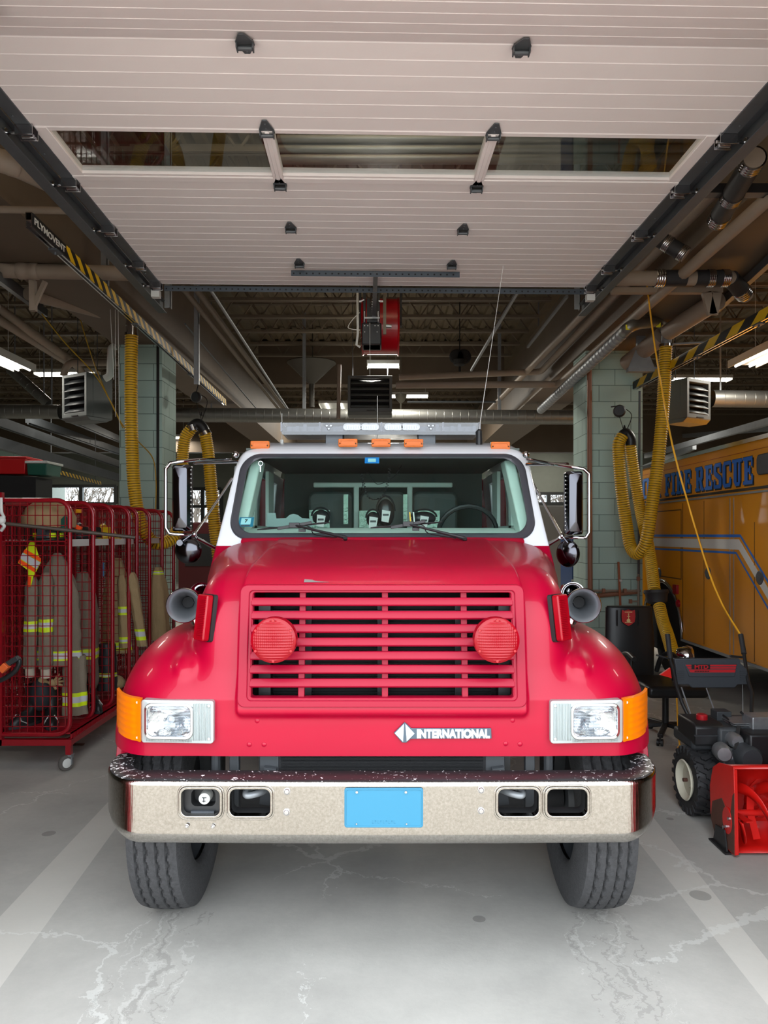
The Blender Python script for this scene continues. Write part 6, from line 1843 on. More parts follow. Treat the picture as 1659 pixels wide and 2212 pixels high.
c = P(140, 1130, 5.72); b = MB(); b.prism([(c.x-.03, c.z-.07), (c.x+.025, c.z-.07), (c.x+.045, c.z+.02), (c.x+.0, c.z+.06), (c.x-.03, c.z+.03)], FX, 5.72, 5.74); tag(b.build('green_tag', GREEN), 'green tag card propped beside the nearest helmet', 'tag')
c = P(165, 1137, 6.0); b = MB(); b.bar(c+Vector((-.03, 0, .01)), c+Vector((.04, 0, -.02)), .03, .03); tag(b.build('orange_pouch', ORANGE), 'small orange pouch on the second shelf', 'pouch')
c = P(202, 1462, 6.3); b = MB(); b.ball(c, .5, 12, .09, .12, .22); tag(b.build('kit_bag', mat('kit_grey', rgb(120, 112, 100), .8), smooth=60), 'grey and black kit bag in the second locker bay', 'bag')
c = P(246, 1475, 6.7); b = MB(); b.ball(c, .5, 12, .20, .2, .14); tag(b.build('folded_gear', TAN2, smooth=60), 'folded tan gear lying low in the third bay', 'gear')
c = P(222, 1230, 6.55); b = MB(); b.box(c.x-.01, c.x+.01, 6.55, 6.56, c.z-.06, c.z+.06); tag(b.build('blue_strap', mat('strap_blue', rgb(60, 110, 150), .6)), 'small blue strap hanging in the third bay', 'strap')
# pole and its rope, nozzle in front of the lockers
b = MB(); b.tube([P(-25, 1127, 5.25), P(292, 1161, 5.5)], .014, 10); tag(b.build('brown_pole', mat('pole_brown', rgb(66, 54, 44), .5), smooth=60), 'dark brown pole held level across the front of the lockers', 'pole')
b = MB(); b.tube(catmull([P(2, 1075, 5.22), P(3, 1105, 5.22), P(8, 1118, 5.2), P(2, 1128, 5.2), P(9, 1136, 5.2), P(3, 1146, 5.22)], 6), .012, 8); b.ball(P(3, 1124, 5.2), .03, 10); tag(b.build('knotted_rope', OFFW, smooth=60), 'knotted white rope on the end of the brown pole', 'rope')
t = thing('fuel_nozzle', P(20, 1440, 4.9), 'black hose nozzle with an orange collar at the left edge', 'nozzle')
b = MB(); b.tube(catmull([P(-20, 1476, 4.9), P(5, 1468, 4.9), P(30, 1452, 4.9), P(42, 1432, 4.9), P(38, 1420, 4.9)], 6), .016, 10); b.build('black_hose', BLACK, t, smooth=60)
b = MB(); b.bar(P(-8, 1450, 4.88), P(40, 1420, 4.88), .035, .035); b.build('handle', RUBBER, t, bev=.006)
b = MB(); b.bar(P(3, 1449, 4.86), P(16, 1436, 4.86), .045, .045); b.build('orange_collar', mat('collar_orange', rgb(215, 95, 40), .5), t, bev=.004)
# cabinets and totes behind the lockers
a, c = P(-60, 1016, 9.45), P(113, 1100, 9.45)
b = MB(); b.prism([(a.x, .0), (c.x, .0), (c.x, P(0, 1030, 9.0).z), (a.x, P(0, 1022, 9.0).z)], FX, 9.0, 9.45); tag(b.build('black_cabinet', MBLACK), 'tall black cabinet behind the lockers carrying the totes', 'cabinet')
def tote(px0, px1, py0, py1, Y, m, label, lid=None, base=None):
    a, c = P(px0, py0, Y), P(px1, py1, Y); t = thing('storage_tote', (a.x, Y, c.z), label, 'tote', 'totes on the black cabinet')
    b = MB(); w = (c.x-a.x)*.04
    V = [[(a.x+w, Y+w, c.z), (c.x-w, Y+w, c.z), (c.x-w, Y+.4, c.z), (a.x+w, Y+.4, c.z)], [(a.x, Y, a.z), (c.x, Y, a.z), (c.x, Y+.42, a.z), (a.x, Y+.42, a.z)]]
    Q = b.sheet(V, closed_u=True); b.face(Q[0]); b.face(Q[1]); b.build('tub', m, t, bev=.01)
    b = MB(); b.box(a.x-.015, c.x+.015, Y-.015, Y+.435, a.z, a.z+.03); b.build('lid', lid or m, t, bev=.006)
tote(-30, 55, 991, 1024, 9.02, TOTER, 'red plastic tote on top of the black cabinet')
tote(57, 101, 1001, 1026, 9.02, GREEN, 'green tote with a pale lid beside the red one', OFFW)
# ================================================================== YELLOW RESCUE TRUCK
XS = 3.5
def SY(px): return XS*EXT/(px-829.5)
def SZ(px, py): return 1.78-(py-1155)/EXT*SY(px)
rt = thing('rescue_truck', (4.7, 8.2, 0), 'yellow rescue truck with blue lettering parked in the right bay', 'rescue truck')
ay, az, ar = 9.32, .56, .63
b = MB(); prof = [(6.0, .55), (ay-ar-.02, .55)]
arc = [(ay-ar*math.cos(R(180*k/18)), az+ar*math.sin(R(180*k/18))) for k in range(19)]
prof = [(5.2, .55), (ay-ar, .55)] + arc + [(ay+ar, .55), (10.6, .55), (10.6, 2.62), (10.45, 2.69), (5.2, 2.69)]
b.prism(prof, lambda u, v, d: (d, u, v), XS, XS+.06)
b.box(XS+.05, XS+2.35, 5.2, 10.6, 2.63, 2.69); b.box(XS+.05, XS+2.35, 5.2, 5.26, .55, 2.69); b.box(XS+.05, XS+2.35, 10.54, 10.6, .55, 2.69); b.box(XS+2.29, XS+2.35, 5.2, 10.6, .55, 2.69)
b.build('box_body', TRUCKY, rt, bev=.008)
b = MB(); b.box(XS+.1, XS+2.2, 5.3, 10.5, .5, .9); b.box(XS+.06, XS+2.2, ay-ar-.1, ay+ar+.1, .3, 1.25); b.build('chassis', MBLACK, rt)
b = MB(); rows = [[(XS-.012, ay-(ar+e)*math.cos(R(180*k/24)), az+(ar+e)*math.sin(R(180*k/24))) for k in range(25)] for e in (-.01, .035)]
b.sheet(rows); b.build('wheel_arch_trim', POLISH, rt, solid=.012)
b = tyre_mesh(XS+.22, ay, .50, .50, .26, .29, False); wl = b.build('tyre', TYRE, rt, weld=True)
b = MB(); b.lathe([(.29, .02), (.22, .06), (.12, .05), (.10, -.04), (.07, -.06), (0, -.06)], (XS+.10, ay, .5), (1, 0, 0), 30); b.build('hub', CHROME, wl)
def strip(z0, z1, y0, y1, m, nm, dx=.004): 
    b = MB(); b.box(XS-dx, XS, y0, y1, z0, z1); return b.build(nm, m, rt)
strip(2.205, 2.232, 5.2, 10.6, BLACK, 'black_pinstripe'); strip(2.172, 2.190, 5.2, 10.6, STEEL, 'rub_rail', .02); strip(.535, .56, 5.2, ay-ar, STEEL, 'sill_trim', .02)
strip(2.66, 2.70, 5.2, 10.6, POLISH, 'roof_trim', .03)
strip(2.58, 2.584, 5.2, 10.5, mat('pinstripe_red', rgb(150, 40, 20), .5), 'pinstripe')
def slant(za, zb, m, nm, yk=7.30, sl=.80):
    b = MB(); b.prism([(10.55, za), (10.55, zb), (yk, zb), (yk-1.5, zb-1.5*sl), (yk-1.5, za-1.5*sl-.0), (yk, za)] if False else [(10.55, za), (yk, za), (yk-1.35, za-1.35*sl), (yk-1.35, zb-1.35*sl), (yk, zb), (10.55, zb)], lambda u, v, d: (d, u, v), XS-.004, XS); b.build(nm, m, rt)
slant(1.632, 1.735, OFFW, 'white_stripe'); slant(1.755, 1.782, BLUE, 'blue_stripe', 7.27); slant(1.588, 1.610, BLUE, 'blue_stripe', 7.36)
SEAM = mat('panel_seam', rgb(60, 36, 10), .6)
for px, y0z, wdt in ((1475, 2.15, .010), (1521, 2.15, .006), (1577, 2.15, .012), (1585, 2.15, .012), (1630, 1.9, .006)):
    yy = SY(px); b = MB(); b.box(XS-.003, XS+.001, yy-wdt/2, yy+wdt/2, .58, y0z); b.build('door_seam', SEAM if wdt < .011 else STEEL, rt)
b = MB(); y0_, y1_ = SY(1472), SY(1412); 
b.frame([(y0_, 1.25), (y1_, 1.25), (y1_, 2.08), (y0_, 2.08)], [(y0_+.012, 1.262), (y1_-.012, 1.262), (y1_-.012, 2.068), (y0_+.012, 2.068)], lambda u, v, d: (d, u, v), XS-.003, XS+.001); b.build('compartment_door_seam', SEAM, rt)
for px, py in ((1530, 1238), (1642, 1248), (1424, 1238)):
    yy, z = SY(px), SZ(px, py); b = MB(); b.lathe([(0, -.004), (.062, -.004), (.066, -.012), (.058, -.014), (.052, -.006), (.02, -.006), (0, -.006)], (XS, yy, z), (-1, 0, 0), 28)
    b.lathe([(0, .014), (.058, .012), (.068, .004), (.068, 0)], (XS, yy, z), (-1, 0, 0), 28); b.bar((XS-.016, yy-.045, z-.01), (XS-.016, yy+.045, z+.01), .008, .03); b.build('door_latch', DSTEEL, rt)
for px, py, r in ((1462, 1273, .045), (1466, 1304, .045)):
    yy, z = SY(px), SZ(px, py); b = MB()
    if r and py < 1290: b.box(XS-.03, XS, yy-.06, yy+.06, z-.055, z+.055); 
    else: b.lathe([(.05, 0), (.045, .02), (.02, .03), (0, .03)], (XS, yy, z), (-1, 0, 0), 20)
    b.build('side_marker', REDL, rt, bev=.003)
yy = SY(1652); b = MB(); b.prism(rrect(yy-.22, yy+.10, SZ(1652, 1025), SZ(1652, 980), .05), lambda u, v, d: (d, u, v), XS-.03, XS); b.build('scene_light', DSTEEL, rt, bev=.01)
# lettering: heavy slab capitals with a dark drop shade
def rc(x0, y0, x1, y1): return [(x0, y0), (x1, y0), (x1, y1), (x0, y1)]
ST = [rc(.12, 0, .40, 1), rc(0, 0, .52, .12), rc(0, .88, .42, 1)]
GL = {'F': (.84, ST+[rc(.12, .86, .82, 1), rc(.71, .64, .82, 1), rc(.38, .44, .62, .58), rc(.54, .36, .64, .66)]),
      'E': (.86, ST+[rc(.12, .86, .82, 1), rc(.71, .64, .82, 1), rc(.38, .44, .62, .58), rc(.54, .36, .64, .66), rc(.12, 0, .84, .14), rc(.73, 0, .84, .36)]),
      'I': (.56, [rc(.14, 0, .42, 1), rc(0, 0, .56, .12), rc(0, .88, .56, 1)]),
      'R': (.98, ST+[rc(.12, .87, .66, 1), [(.60, .50), (.78, .44), (.86, .56), (.86, .88), (.76, 1), (.60, 1)], rc(.38, .44, .78, .57), [(.46, .46), (.72, .46), (.86, .12), (.98, .12), (.98, 0), (.66, 0)]]),
      'S': (.82, [rc(.14, .86, .62, 1), [(.02, .62), (.10, .52), (.28, .60), (.28, .90), (.16, 1), (.02, .88)], [(.06, .54), (.26, .68), (.78, .46), (.60, .32)], [(.54, .10), (.70, 0), (.80, .12), (.80, .40), (.72, .50), (.54, .40)], rc(.16, 0, .68, .14), rc(.62, .64, .76, 1), rc(.04, 0, .18, .36)]),
      'C': (.84, [[(0, .18), (.14, 0), (.28, .14), (.28, .86), (.14, 1), (0, .82)], rc(.12, .86, .72, 1), rc(.12, 0, .70, .14), rc(.66, .60, .80, 1), [(.62, .06), (.72, 0), (.82, .14), (.82, .36), (.68, .36)]]),
      'O': (.84, [[(0, .18), (.14, 0), (.28, .14), (.28, .86), (.14, 1), (0, .82)], rc(.12, .86, .70, 1), rc(.12, 0, .70, .14), [(.54, .14), (.68, 0), (.82, .18), (.82, .82), (.68, 1), (.54, .86)]]),
      'U': (.88, [[(.12, .18), (.26, 0), (.40, .14), (.40, 1), (.12, 1)], rc(.24, 0, .64, .14), [(.54, .12), (.64, 0), (.74, .18), (.74, 1), (.58, 1)], rc(0, .88, .50, 1), rc(.46, .88, .88, 1)])}
def side_text(s, pxa, pxb, zc_, h):
    ya, yb_ = SY(pxa), SY(pxb); tot = sum(GL[c][0]+.10 for c in s)-.10; k = (ya-yb_)/tot
    for dx, dd, m, nm in ((.001, .016, BLACK, 'letter_shade'), (.006, 0, BLUE, 'blue_lettering')):
        b = MB(); x = 0
        for c in s:
            for i_, pg in enumerate(GL[c][1]): b.prism(pg, lambda u, v, d: (XS-dx-d, ya-(x+u)*k-dd, zc_-h/2+v*h-dd), 0, .001+.0003*i_)
            if nm == 'letter_shade':
                for i_, pg in enumerate(GL[c][1]): b.prism(pg, lambda u, v, d: (XS-dx-d, ya-(x+u)*k+.008, zc_-h/2+v*h+.006), 0, .0008+.00027*i_)
            x += GL[c][0]+.10
        b.build(nm, m, rt, smooth=0)
side_text('FIRE', 1437, 1494, 2.395, .265); side_text('RESCUE', 1503, 1628, 2.395, .265); side_text('OR', 1388, 1428, 2.395, .265)

# ================================================================== OTHER VEHICLES FAR BEHIND
def parked(name, x0, x1, y, z1, m, label, cat='truck', win=True, L_=3.0):
    t = thing(name, ((x0+x1)/2, y, 0), label, cat)
    b = MB(); b.prism(rrect(x0, x1, .45, z1, .10), FX, y, y+L_); b.build('body', m, t, bev=.02)
    if win:
        b = MB(); b.box(x0+.15, x1-.15, y-.01, y, z1-.95, z1-.25); b.build('rear_window', MBLACK, t)
    for xx in (x0+.12, x1-.36):
        b = MB(); b.lathe([(0, 0), (.40, 0), (.42, .03), (.42, .21), (.40, .24), (0, .24)], (xx, y+.5, .42), (1, 0, 0), 24); b.build('tyre', TYRE, t)
    b = MB(); b.box(x0, x1, y-.06, y, .45, .58); b.build('rear_bumper', STEEL, t)
    return t
parked('parked_truck', P(1140, 0, 15).x, P(1240, 0, 15).x+.2, 15, P(0, 1092, 15).z, mat('grey_white_paint', rgb(120, 122, 120), .4), 'pale box truck parked behind the cab on the right', win=False)
parked('parked_truck', P(385, 0, 16).x, P(505, 0, 16).x, 16, P(0, 1128, 16).z+.0, mat('dark_red_paint', rgb(70, 16, 20), .4), 'dark low vehicle parked behind the cab on the left', win=True)
# blue vending machine behind the right mirror
Yv = 10.6; a, c = P(1236, 1158, Yv), P(1266, 1290, Yv)
t = thing('vending_machine', (a.x+.35, Yv, 0), 'blue drinks machine with white capitals behind the right mirror', 'vending machine')
b = MB(); b.box(a.x, a.x+.75, Yv, Yv+.7, 0, a.z); b.build('cabinet', mat('machine_blue', rgb(18, 58, 110), .4), t, bev=.01)
b = MB(); b.prism([(a.x+.05, P(0, 1232, Yv).z), (a.x+.14, P(0, 1226, Yv).z), (a.x+.7, P(0, 1226, Yv).z), (a.x+.7, .5), (a.x+.02, .5)], FX, Yv-.012, Yv-.002); b.build('pale_panel', mat('panel_brown', rgb(112, 92, 76), .6), t)
m_ = Vector((a.x+.135, Yv-.016, P(0, 1262, Yv).z))
text('machine_lettering', 'POLAR', OFFW, facing(m_), .19, t, off=.004, ext=.002, width=.30)

# ================================================================== SNOW BLOWER
sb = thing('snow_blower', (2.2, 4.7, 0), 'red walk-behind snow blower with black engine on the right', 'snow blower')
X0, X1 = 1.93, 2.62
def YZ(u, v, d): return (d, u, v)
# housing: side plates, curved back, top flange
plate_ = [(4.06, .02), (4.10, .012), (4.30, .03), (4.37, .14), (4.38, .30), (4.34, .42), (4.26, .47), (4.10, .50), (4.08, .50)]
for xx in (X0, X1):
    b = MB(); b.prism(plate_, YZ, xx-.004, xx+.004)
    b.box(xx-.004, xx+.014, 4.062, 4.085, .02, .50) if False else b.bar((xx+(.008 if xx == X0 else -.008), 4.07, .02), (xx+(.008 if xx == X0 else -.008), 4.09, .50), .022, .006, up=(0, 1, 0))
    b.build('side_plate', BRED, sb, bev=.002)
b = MB(); back = [(4.10, .02), (4.20, .015), (4.30, .035), (4.355, .12), (4.37, .22), (4.35, .34), (4.29, .43), (4.20, .475), (4.09, .50), (4.075, .49)]
b.sheet([[(X0, y, z) for y, z in back], [(X1, y, z) for y, z in back]]); b.build('auger_housing', BRED, sb, solid=.006, smooth=50)
b = MB(); b.prism([(4.07, .02), (4.30, .03), (4.36, .12), (4.34, .22), (4.22, .28), (4.12, .20), (4.09, .34), (4.07, .36)], YZ, X0-.0065, X0-.004); b.build('worn_patch', RUST, sb)
b = MB(); b.prism([(4.10+.05+.055*math.cos(k*math.pi/8), .18+.075*math.sin(k*math.pi/8)) for k in range(16)], YZ, X0-.009, X0-.006); b.build('bearing_plate', BRED, sb)
b = MB()
for y, z in ((4.12, .20), (4.15, .145), (4.18, .13)): b.cyl((X0-.008, y, z), (X0-.018, y, z), .010, 6)
b.build('plate_bolts', POLISH, sb)
b = MB(); b.prism([(4.13, .005), (4.30, .005), (4.27, .11), (4.16, .12)], YZ, X0-.02, X0-.012); b.bar((X0-.02, 4.11, .008), (X0-.02, 4.32, .008), .035, .008); b.build('skid_shoe', BLACK, sb)
# auger: shaft and helical ribbons
b = MB(); b.cyl((X0-.0, 4.21, .20), (X1, 4.21, .20), .018, 14); b.build('auger_shaft', BRED, sb, smooth=50)
def ribbon(xa, xb, turns, ph, hand):
    b = MB(); rows = []; n = 56
    for k in range(n+1):
        u = k/n; a = ph+hand*turns*2*math.pi*u; x = xa+(xb-xa)*u
        rows.append([(x, 4.21+r*math.cos(a), .20+r*math.sin(a)) for r in (.105, .13, .165)])
    b.sheet(rows); b.build('auger_ribbon', BRED, sb, solid=.005, smooth=60)
for ph in (0, math.pi): ribbon(X0+.03, 2.24, .85, ph, 1); ribbon(2.32, X1-.03, .85, ph, -1)
b = MB()
for k, x in enumerate((1.99, 2.08, 2.17, 2.37, 2.46, 2.55)):
    a = k*1.3
    for s_ in (0, math.pi):
        b = MB(); b.bar((x, 4.21, .20), (x+.02, 4.21+.14*math.cos(a+s_), .20+.14*math.sin(a+s_)), .008, .04, up=(1, 0, 0)); b.build('ribbon_arm', BRED, sb)
b = MB(); b.ball((2.28, 4.22, .20), .5, 16, .10, .12, .12); b.cyl((2.28, 4.22, .2), (2.28, 4.45, .2), .04, 14); b.build('gearbox', BRED, sb, smooth=50)
b = MB()
for k in range(4):
    a = k*math.pi/2+.4; b.bar((2.28, 4.335, .22), (2.28+.13*math.cos(a), 4.335, .22+.13*math.sin(a)), .03, .05, up=(0, 1, 0))
b.build('impeller', BRED, sb)
b = MB(); b.cyl((2.28, 4.34, .22), (2.28, 4.50, .22), .16, 28); b.build('impeller_housing', BRED, sb)
b = MB(); b.box(2.06, 2.50, 4.50, 5.02, .16, .42); b.build('chassis', HDARK, sb, bev=.01)
b = MB(); b.cyl((2.52, 4.40, .40), (2.52, 4.42, .56), .07, 18); b.build('discharge_base', BLACK, sb)
# wheels with block lugs
def lug_wheel(xa, xb, Yc, r):
    t_ = None
    w = xb-xa; xm = (xa+xb)/2
    b = MB(); b.lathe([(.11, -w*.42), (.15, -w*.5), (r*.90, -w*.48), (r*.95, -w*.3), (r*.95, w*.3), (r*.90, w*.48), (.15, w*.5), (.11, w*.42)], (xm, Yc, r), (1, 0, 0), 40)
    for k in range(22):
        a = 2*math.pi*k/22
        for s_, o_ in ((-1, 0), (1, .5)):
            aa = a+o_*2*math.pi/22; c = Vector((xm+s_*w*.22, Yc+r*.955*math.cos(aa), r+r*.955*math.sin(aa)))
            M = Matrix.Translation(c) @ Matrix.Rotation(aa-math.pi/2, 4, 'X')
            b.box(-w*.26, w*.26, -.012, .012, -.012, .012, M @ Matrix.Rotation(R(28)*s_, 4, 'Z'))
            c2 = Vector((xm+s_*w*.46, Yc+r*.90*math.cos(aa), r+r*.90*math.sin(aa))); M2 = Matrix.Translation(c2) @ Matrix.Rotation(aa-math.pi/2, 4, 'X'); b.box(-.008, .008, -.013, .013, -.022, .018, M2)
        M3 = Matrix.Translation((xm, Yc+r*.96*math.cos(a+.14), r+r*.96*math.sin(a+.14))) @ Matrix.Rotation(a+.14-math.pi/2, 4, 'X'); b.box(-.014, .014, -.018, .018, -.01, .01, M3)
    ty = b.build('drive_wheel', RUBBER, sb, smooth=30)
    b = MB(); s_ = -1 if xa < 2.2 else 1
    b.lathe([(.128, -.005), (.122, -.012), (.112, -.004), (.105, .03), (.05, .035), (.045, .02), (.02, .015), (0, .015)], (xa if s_ < 0 else xb, Yc, r), (-s_, 0, 0), 32); b.build('wheel_rim', mat('rim_cream', rgb(205, 200, 180), .45), ty, smooth=40)
    b = MB(); b.cyl(((xa if s_ < 0 else xb)-s_*.03, Yc, r), ((xa if s_ < 0 else xb)+s_*.012, Yc, r), .012, 10); b.build('axle_end', RUST, ty)
lug_wheel(1.925, 2.06, 4.74, .212); lug_wheel(2.50, 2.635, 4.74, .212)
# engine
b = MB(); a, c = P(1490, 1557, 4.70), P(1566, 1612, 4.62)
b.prism([(4.62, c.z), (4.90, c.z+.02), (4.90, a.z+.0), (4.66, a.z-.0), (4.62, a.z-.02)], YZ, a.x, c.x); ft = b.build('fuel_tank', BLACK, sb, bev=.012)
b = MB(); b.box(a.x-.006, c.x+.004, 4.612, 4.63, (a.z+c.z)/2-.006, (a.z+c.z)/2); b.build('tank_seam', HDARK, ft)
b = MB(); q = P(1522, 1556, 4.70); b.lathe([(0, .034), (.030, .034), (.035, .028), (.035, .0), (.03, -.01)], (q.x, 4.74, q.z-.004), (0, 0, 1), 24); b.build('red_fuel_cap', mat('cap_red', rgb(170, 20, 30), .4), ft)
b = MB(); b.box(a.x, c.x+.06, 4.66, 4.98, .42, .50); b.box(2.08, 2.5, 4.60, 4.95, .40, .58); b.build('engine_block', HDARK, sb, bev=.02)
b = MB(); a, c = P(1578, 1560, 4.66), P(1640, 1592, 4.66)
for k in range(9): z = c.z+(a.z-c.z)*k/8; b.box(a.x, c.x, 4.62, 4.80, z-.002, z+.003)
b.box(a.x+.02, c.x-.01, 4.64, 4.79, c.z, a.z); b.build('cooling_fins', ALU, sb, smooth=0)
b = MB(); a, c = P(1622, 1548, 4.6), P(1662, 1578, 4.6); b.prism(rrect(a.x, c.x+.06, c.z, a.z, .012), FX, 4.58, 4.72); b.build('muffler_guard', ALU, sb, bev=.006)
b = MB(); a, c = P(1573, 1588, 4.55), P(1605, 1612, 4.55); b.lathe([(.0, 0), (.035, 0), (.045, .02), (.045, .09), (0, .09)], ((a.x+c.x)/2, 4.52, (a.z+c.z)/2), (0, 1, 0), 20); b.build('white_canister', ALU, sb, smooth=40)
b = MB(); q = P(1562, 1628, 4.5); b.lathe([(0, 0), (.04, 0), (.052, .02), (.052, .10), (0, .10)], (q.x, 4.48, q.z), (0.2, 1, 0), 20); b.ball(q+Vector((.07, .05, -.03)), .05, 12); b.build('carburettor', ALU, sb, smooth=40)
b = MB(); a, c = P(1612, 1583, 4.5), P(1690, 1650, 4.5); b.box(a.x, c.x, 4.46, 4.62, c.z, a.z); b.build('belt_cover', BLACK, sb, bev=.015)
b = MB(); q = P(1622, 1640, 4.44); b.lathe([(0, 0), (.06, 0), (.075, .02), (.08, .10)], (q.x, 4.42, q.z), (0, 1, 0), 26); b.build('recoil_cover', HDARK, sb, smooth=40)
b = MB(); a, c = P(1546, 1536, 4.8), P(1578, 1556, 4.8); b.box(a.x, c.x, 4.78, 4.88, c.z, a.z); b.build('ignition_box', HDARK, sb, bev=.005)
b = MB(); b.tube(catmull([P(1562, 1545, 4.78), P(1574, 1556, 4.7), P(1577, 1580, 4.62), P(1570, 1610, 4.55), P(1566, 1622, 4.5)], 6), .006, 6); b.tube(catmull([P(1600, 1538, 4.7), P(1612, 1550, 4.7), P(1618, 1560, 4.68)], 5), .008, 6); b.build('ignition_lead', BLACK, sb)
b = MB(); b.bar(P(1596, 1570, 4.6), P(1590, 1620, 4.5), .022, .022); b.build('control_arm', BLACK, sb)
# handles
b = MB()
lh = [P(1444, 1376, 5.30), P(1449, 1428, 5.20), P(1455, 1450, 5.15), P(1463, 1488, 5.05), P(1474, 1520, 4.98), P(1490, 1553, 4.92), P(1520, 1615, 4.80), P(1534, 1660, 4.62)]
rh = [P(1602, 1376, 5.30), P(1608, 1420, 5.22), P(1616, 1470, 5.10), P(1624, 1496, 5.02), P(1623, 1545, 4.92), P(1624, 1590, 4.8)]
b.tube(lh, .0125, 10); b.tube([P(1505, 1600, 4.85), P(1528, 1650, 4.66)], .0125, 8); hd = b.build('handlebar', BLACK, sb, smooth=60)
b = MB(); b.tube(rh, .0125, 10); b.build('handlebar', BLACK, sb, smooth=60)
for pts in ((P(1442, 1371, 5.31), P(1448, 1424, 5.21)), (P(1600, 1371, 5.31), P(1607, 1412, 5.23))):
    b = MB(); b.tube([pts[0], pts[0].lerp(pts[1], .5), pts[1]], [.018, .0175, .018], 12); b.build('hand_grip', RUBBER, sb, smooth=60)
b = MB(); b.bar(P(1418, 1415, 5.2), P(1442, 1422, 5.2), .02, .012); b.bar(P(1577, 1417, 5.2), P(1603, 1420, 5.2), .02, .016); b.build('clutch_lever', BLACK, sb, bev=.003)
b = MB(); q = [P(1426, 1458, 5.12), P(1448, 1443, 5.12), P(1451, 1465, 5.12)]; b.prism([(p.x, p.z) for p in q], FX, 5.12, 5.14); b.build('red_knob', BRED, sb)
Yp = 5.12; pts = [(1457, 1423), (1598, 1423), (1601, 1434), (1614, 1445), (1618, 1479), (1594, 1479), (1588, 1486), (1496, 1486), (1486, 1479), (1462, 1479), (1460, 1440)]
b = MB(); b.prism([(P(a, c, Yp).x, P(a, c, Yp).z) for a, c in pts], FX, Yp, Yp+.035); pn = b.build('control_panel', PLAS, sb, bev=.006)
b = MB(); b.prism([(P(a, c, Yp).x, P(a, c, Yp).z) for a, c in ((1478, 1434), (1592, 1434), (1586, 1462), (1488, 1462))], FX, Yp-.006, Yp+.002); b.build('raised_face', PLAS, pn, bev=.003)
b = MB()
for y0_, y1_ in ((1435.5, 1439), (1440.5, 1444), (1446, 1452)):
    b.prism([(P(a, c, Yp).x, P(a, c, Yp).z) for a, c in ((1480+(y0_-1435)*.6, y0_), (1590-(y0_-1435)*.2, y0_), (1590-(y1_-1435)*.2, y1_), (1480+(y1_-1435)*.6, y1_))], FX, Yp-.008, Yp-.005)
b.build('red_stripes', mat('stripe_red', rgb(180, 24, 34), .5), pn)
q = P(1515, 1440.5, Yp-.009); b = MB(); b.box(q.x-.068, q.x+.060, Yp-.0095, Yp-.007, q.z-.016, q.z+.016); b.build('dark_patch', BLACK, pn)
text('panel_lettering', 'MTD', MATS['stripe_red'], facing((q.x, Yp-.011, q.z)), .036, pn, off=.0014, ext=.0008, width=.095)
b = MB(); q = P(1515, 1449.5, Yp)
for k in range(9): b.box(q.x-.05+.0115*k, q.x-.042+.0115*k, Yp-.010, Yp-.008, q.z-.004, q.z+.004)
b.build('small_print', BLACK, pn)
b = MB(); 
for k in range(5):
    for s_, px in ((1, 1462), (-1, 1598)):
        a = P(px, 1450+k*4.5, Yp); b.box(a.x, a.x+.05, Yp-.004, Yp, a.z-.002, a.z+.002)
b.build('panel_ribs', HDARK, pn)
b = MB(); b.tube([P(1472, 1485, 5.1), P(1495, 1552, 4.9)], .005, 6); b.tube([P(1526, 1487, 5.1), P(1545, 1540, 4.85)], .005, 6); b.tube([P(1604, 1480, 5.1), P(1605, 1545, 4.85)], .003, 5); b.build('control_rod', STEEL, sb)

# ================================================================== OFFICE CHAIR, BROOM
oc = thing('office_chair', (2.45, 6.55, 0), 'black high-backed office chair with a red shield emblem beside the right column', 'chair')
Yc = 6.95
a, c = P(1311, 1311, Yc), P(1420, 1462, Yc)
b = MB(); rows = []
for i in range(13):
    v = i/12; z = c.z+(a.z-c.z)*v; w = (c.x-a.x)/2*(1-.06*abs(v-.5)*2); xm = (a.x+c.x)/2 - .03*(1-v)*0
    rows.append([(xm+w*math.cos(t)*(1 if abs(math.cos(t)) < .9 else 1), Yc+.05+.05*v-.06*math.sin(t)*abs(math.sin(t))**-.0, z) for t in [2*math.pi*k/28 for k in range(28)]])
V = b.sheet(rows, closed_u=True); b.face(V[0]); b.face(V[-1]); bk = b.build('backrest', mat('chair_leather', rgb(24, 26, 28), .38), oc, bev=.02)
b = MB(); sx = (a.x+c.x)/2-.01; q = P(1357, 1334, Yc-.02)
shield = [(-.052, .062), (-.03, .056), (0, .066), (.03, .056), (.052, .062), (.056, .01), (.05, -.035), (.02, -.058), (0, -.068), (-.02, -.058), (-.05, -.035), (-.056, .01)]
b.prism([(q.x+u*1.15, q.z+v*1.15) for u, v in shield], FX, Yc-.03, Yc-.02); em = b.build('shield_emblem', mat('emblem_red', rgb(170, 24, 26), .6), bk)
GOLD = mat('emblem_thread', rgb(215, 190, 130), .6)
b = MB(); b.box(q.x-.003, q.x+.003, Yc-.034, Yc-.03, q.z-.03, q.z+.035); b.box(q.x-.014, q.x+.014, Yc-.034, Yc-.03, q.z+.008, q.z+.013); b.lathe([(.018, 0), (.014, -.002), (0, -.002)], (q.x, Yc-.03, q.z-.028), (0, 1, 0), 12); b.ball((q.x, Yc-.03, q.z+.035), .006, 8)
b.build('gold_figure', GOLD, em)
b = MB()
for k in range(8): b.box(q.x-.036+.009*k, q.x-.030+.009*k, Yc-.033, Yc-.03, q.z+.048, q.z+.056)
b.build('arched_print', GOLD, em)
text('shield_lettering', 'FIRE DEPT', GOLD, facing((q.x, Yc-.034, q.z-.044)), .012, em, off=.0003, ext=.0008, width=.07)
b = MB()
for dx in (-.10, .10): b.box(q.x+dx-.003, q.x+dx+.003, Yc-.026, Yc-.0, q.z-.08, q.z+.07)
b.build('back_seam', BLACK, bk)
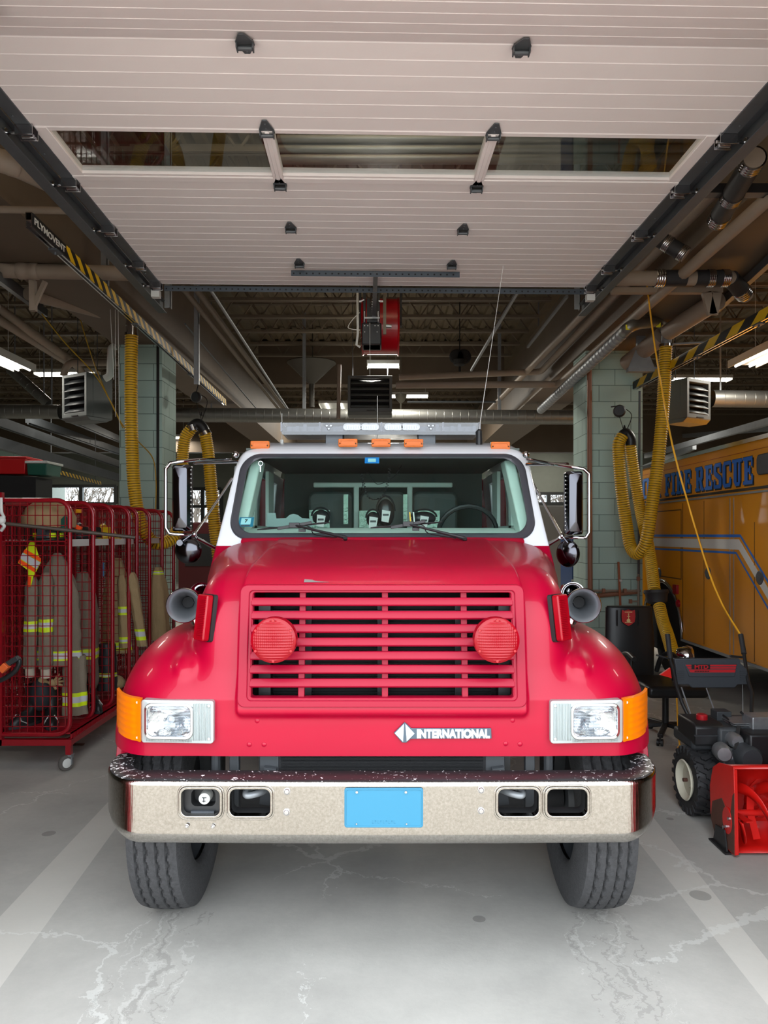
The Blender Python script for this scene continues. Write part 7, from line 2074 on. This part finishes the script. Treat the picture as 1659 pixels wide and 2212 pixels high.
b = MB(); s0 = P(1408, 1490, 6.3); b.prism(rrect(2.22, 2.74, .40, .50, .04), FX, 6.22, 6.78); b.build('seat', MATS['chair_leather'], oc, bev=.03)
for dx in (2.52, 2.14):
    b = MB(); b.tube(catmull([(dx, 6.85, .52), (dx+.02, 6.78, .66), (dx+.03, 6.60, .72), (dx+.03, 6.42, .70)], 6), .022, 8); b.tube([(dx+.03, 6.5, .70), (dx+.02, 6.5, .48)], .018, 8); b.build('armrest', BLACK, oc, smooth=60)
b = MB(); b.cyl((2.47, 6.5, .12), (2.47, 6.5, .40), .028, 14); b.box(2.37, 2.57, 6.40, 6.60, .37, .41); b.build('gas_lift', BLACK, oc)
for k in range(5):
    an = R(72*k+25); e = Vector((2.47+.30*math.cos(an), 6.5+.30*math.sin(an), .085)); b = MB(); b.bar((2.47, 6.5, .12), e, .045, .035); lg = b.build('leg', BLACK, oc, bev=.006)
    b = MB(); b.lathe([(0, -.025), (.03, -.025), (.03, -.006), (.012, -.006), (.012, .006), (.03, .006), (.03, .025), (0, .025)], (e.x, e.y, .03), (math.sin(an), -math.cos(an), 0), 18); b.cyl((e.x, e.y, .03), (e.x, e.y, .085), .008, 8); b.build('caster', BLACK, lg)
b = MB(); a_, c_ = P(1336, 1214, 9.1), P(1347, 1470, 8.9); b.cyl((c_.x, c_.y, .03), a_, .014, 10); br = b.build('broom', WOOD, smooth=60); tag(br, 'reddish wooden broom handle leaning on the right column', 'broom')
b = MB(); q = P(1341, 1254, 9.05); b.cyl(q+Vector((0, 0, .012)), q-Vector((0, 0, .012)), .017, 10); b.build('white_band', OFFW, br)
b = MB(); b.box(c_.x-.15, c_.x+.15, c_.y-.03, c_.y+.03, .0, .09); b.build('brush_head', BLACK, br)
t = thing('pipe_valve', P(1378, 1284, 9.22), 'bronze valves and level pipe low on the right column', 'valve')
b = MB(); b.tube([P(1278, 1276, 9.22), P(1384, 1276, 9.22)], .014, 8); b.tube([P(1379, 1240, 9.2), P(1379, 1310, 9.2)], .012, 8); b.tube([P(1360, 1299, 9.2), P(1379, 1299, 9.2)], .010, 8); b.build('pipe_run', BEIGE, t)
b = MB()
for px, py in ((1304, 1276), (1350, 1276), (1379, 1250), (1362, 1299)): b.cbox(P(px, py, 9.19), (.035, .03, .05))
b.build('valve_body', COPPER, t)
# leaf on the floor by the lockers
b = MB(); q = P(165, 1609, 6.25); b.sheet([[(q.x+dx, 6.25+dy, .004+abs(dy)*.2) for dx in (-.07, -.03, .01, .06)] for dy in (-.03, 0, .03)]); tag(b.build('dry_leaf', mat('leaf_brown', rgb(92, 62, 44), .8), solid=.002), 'dry brown leaf on the floor behind the near caster', 'leaf')
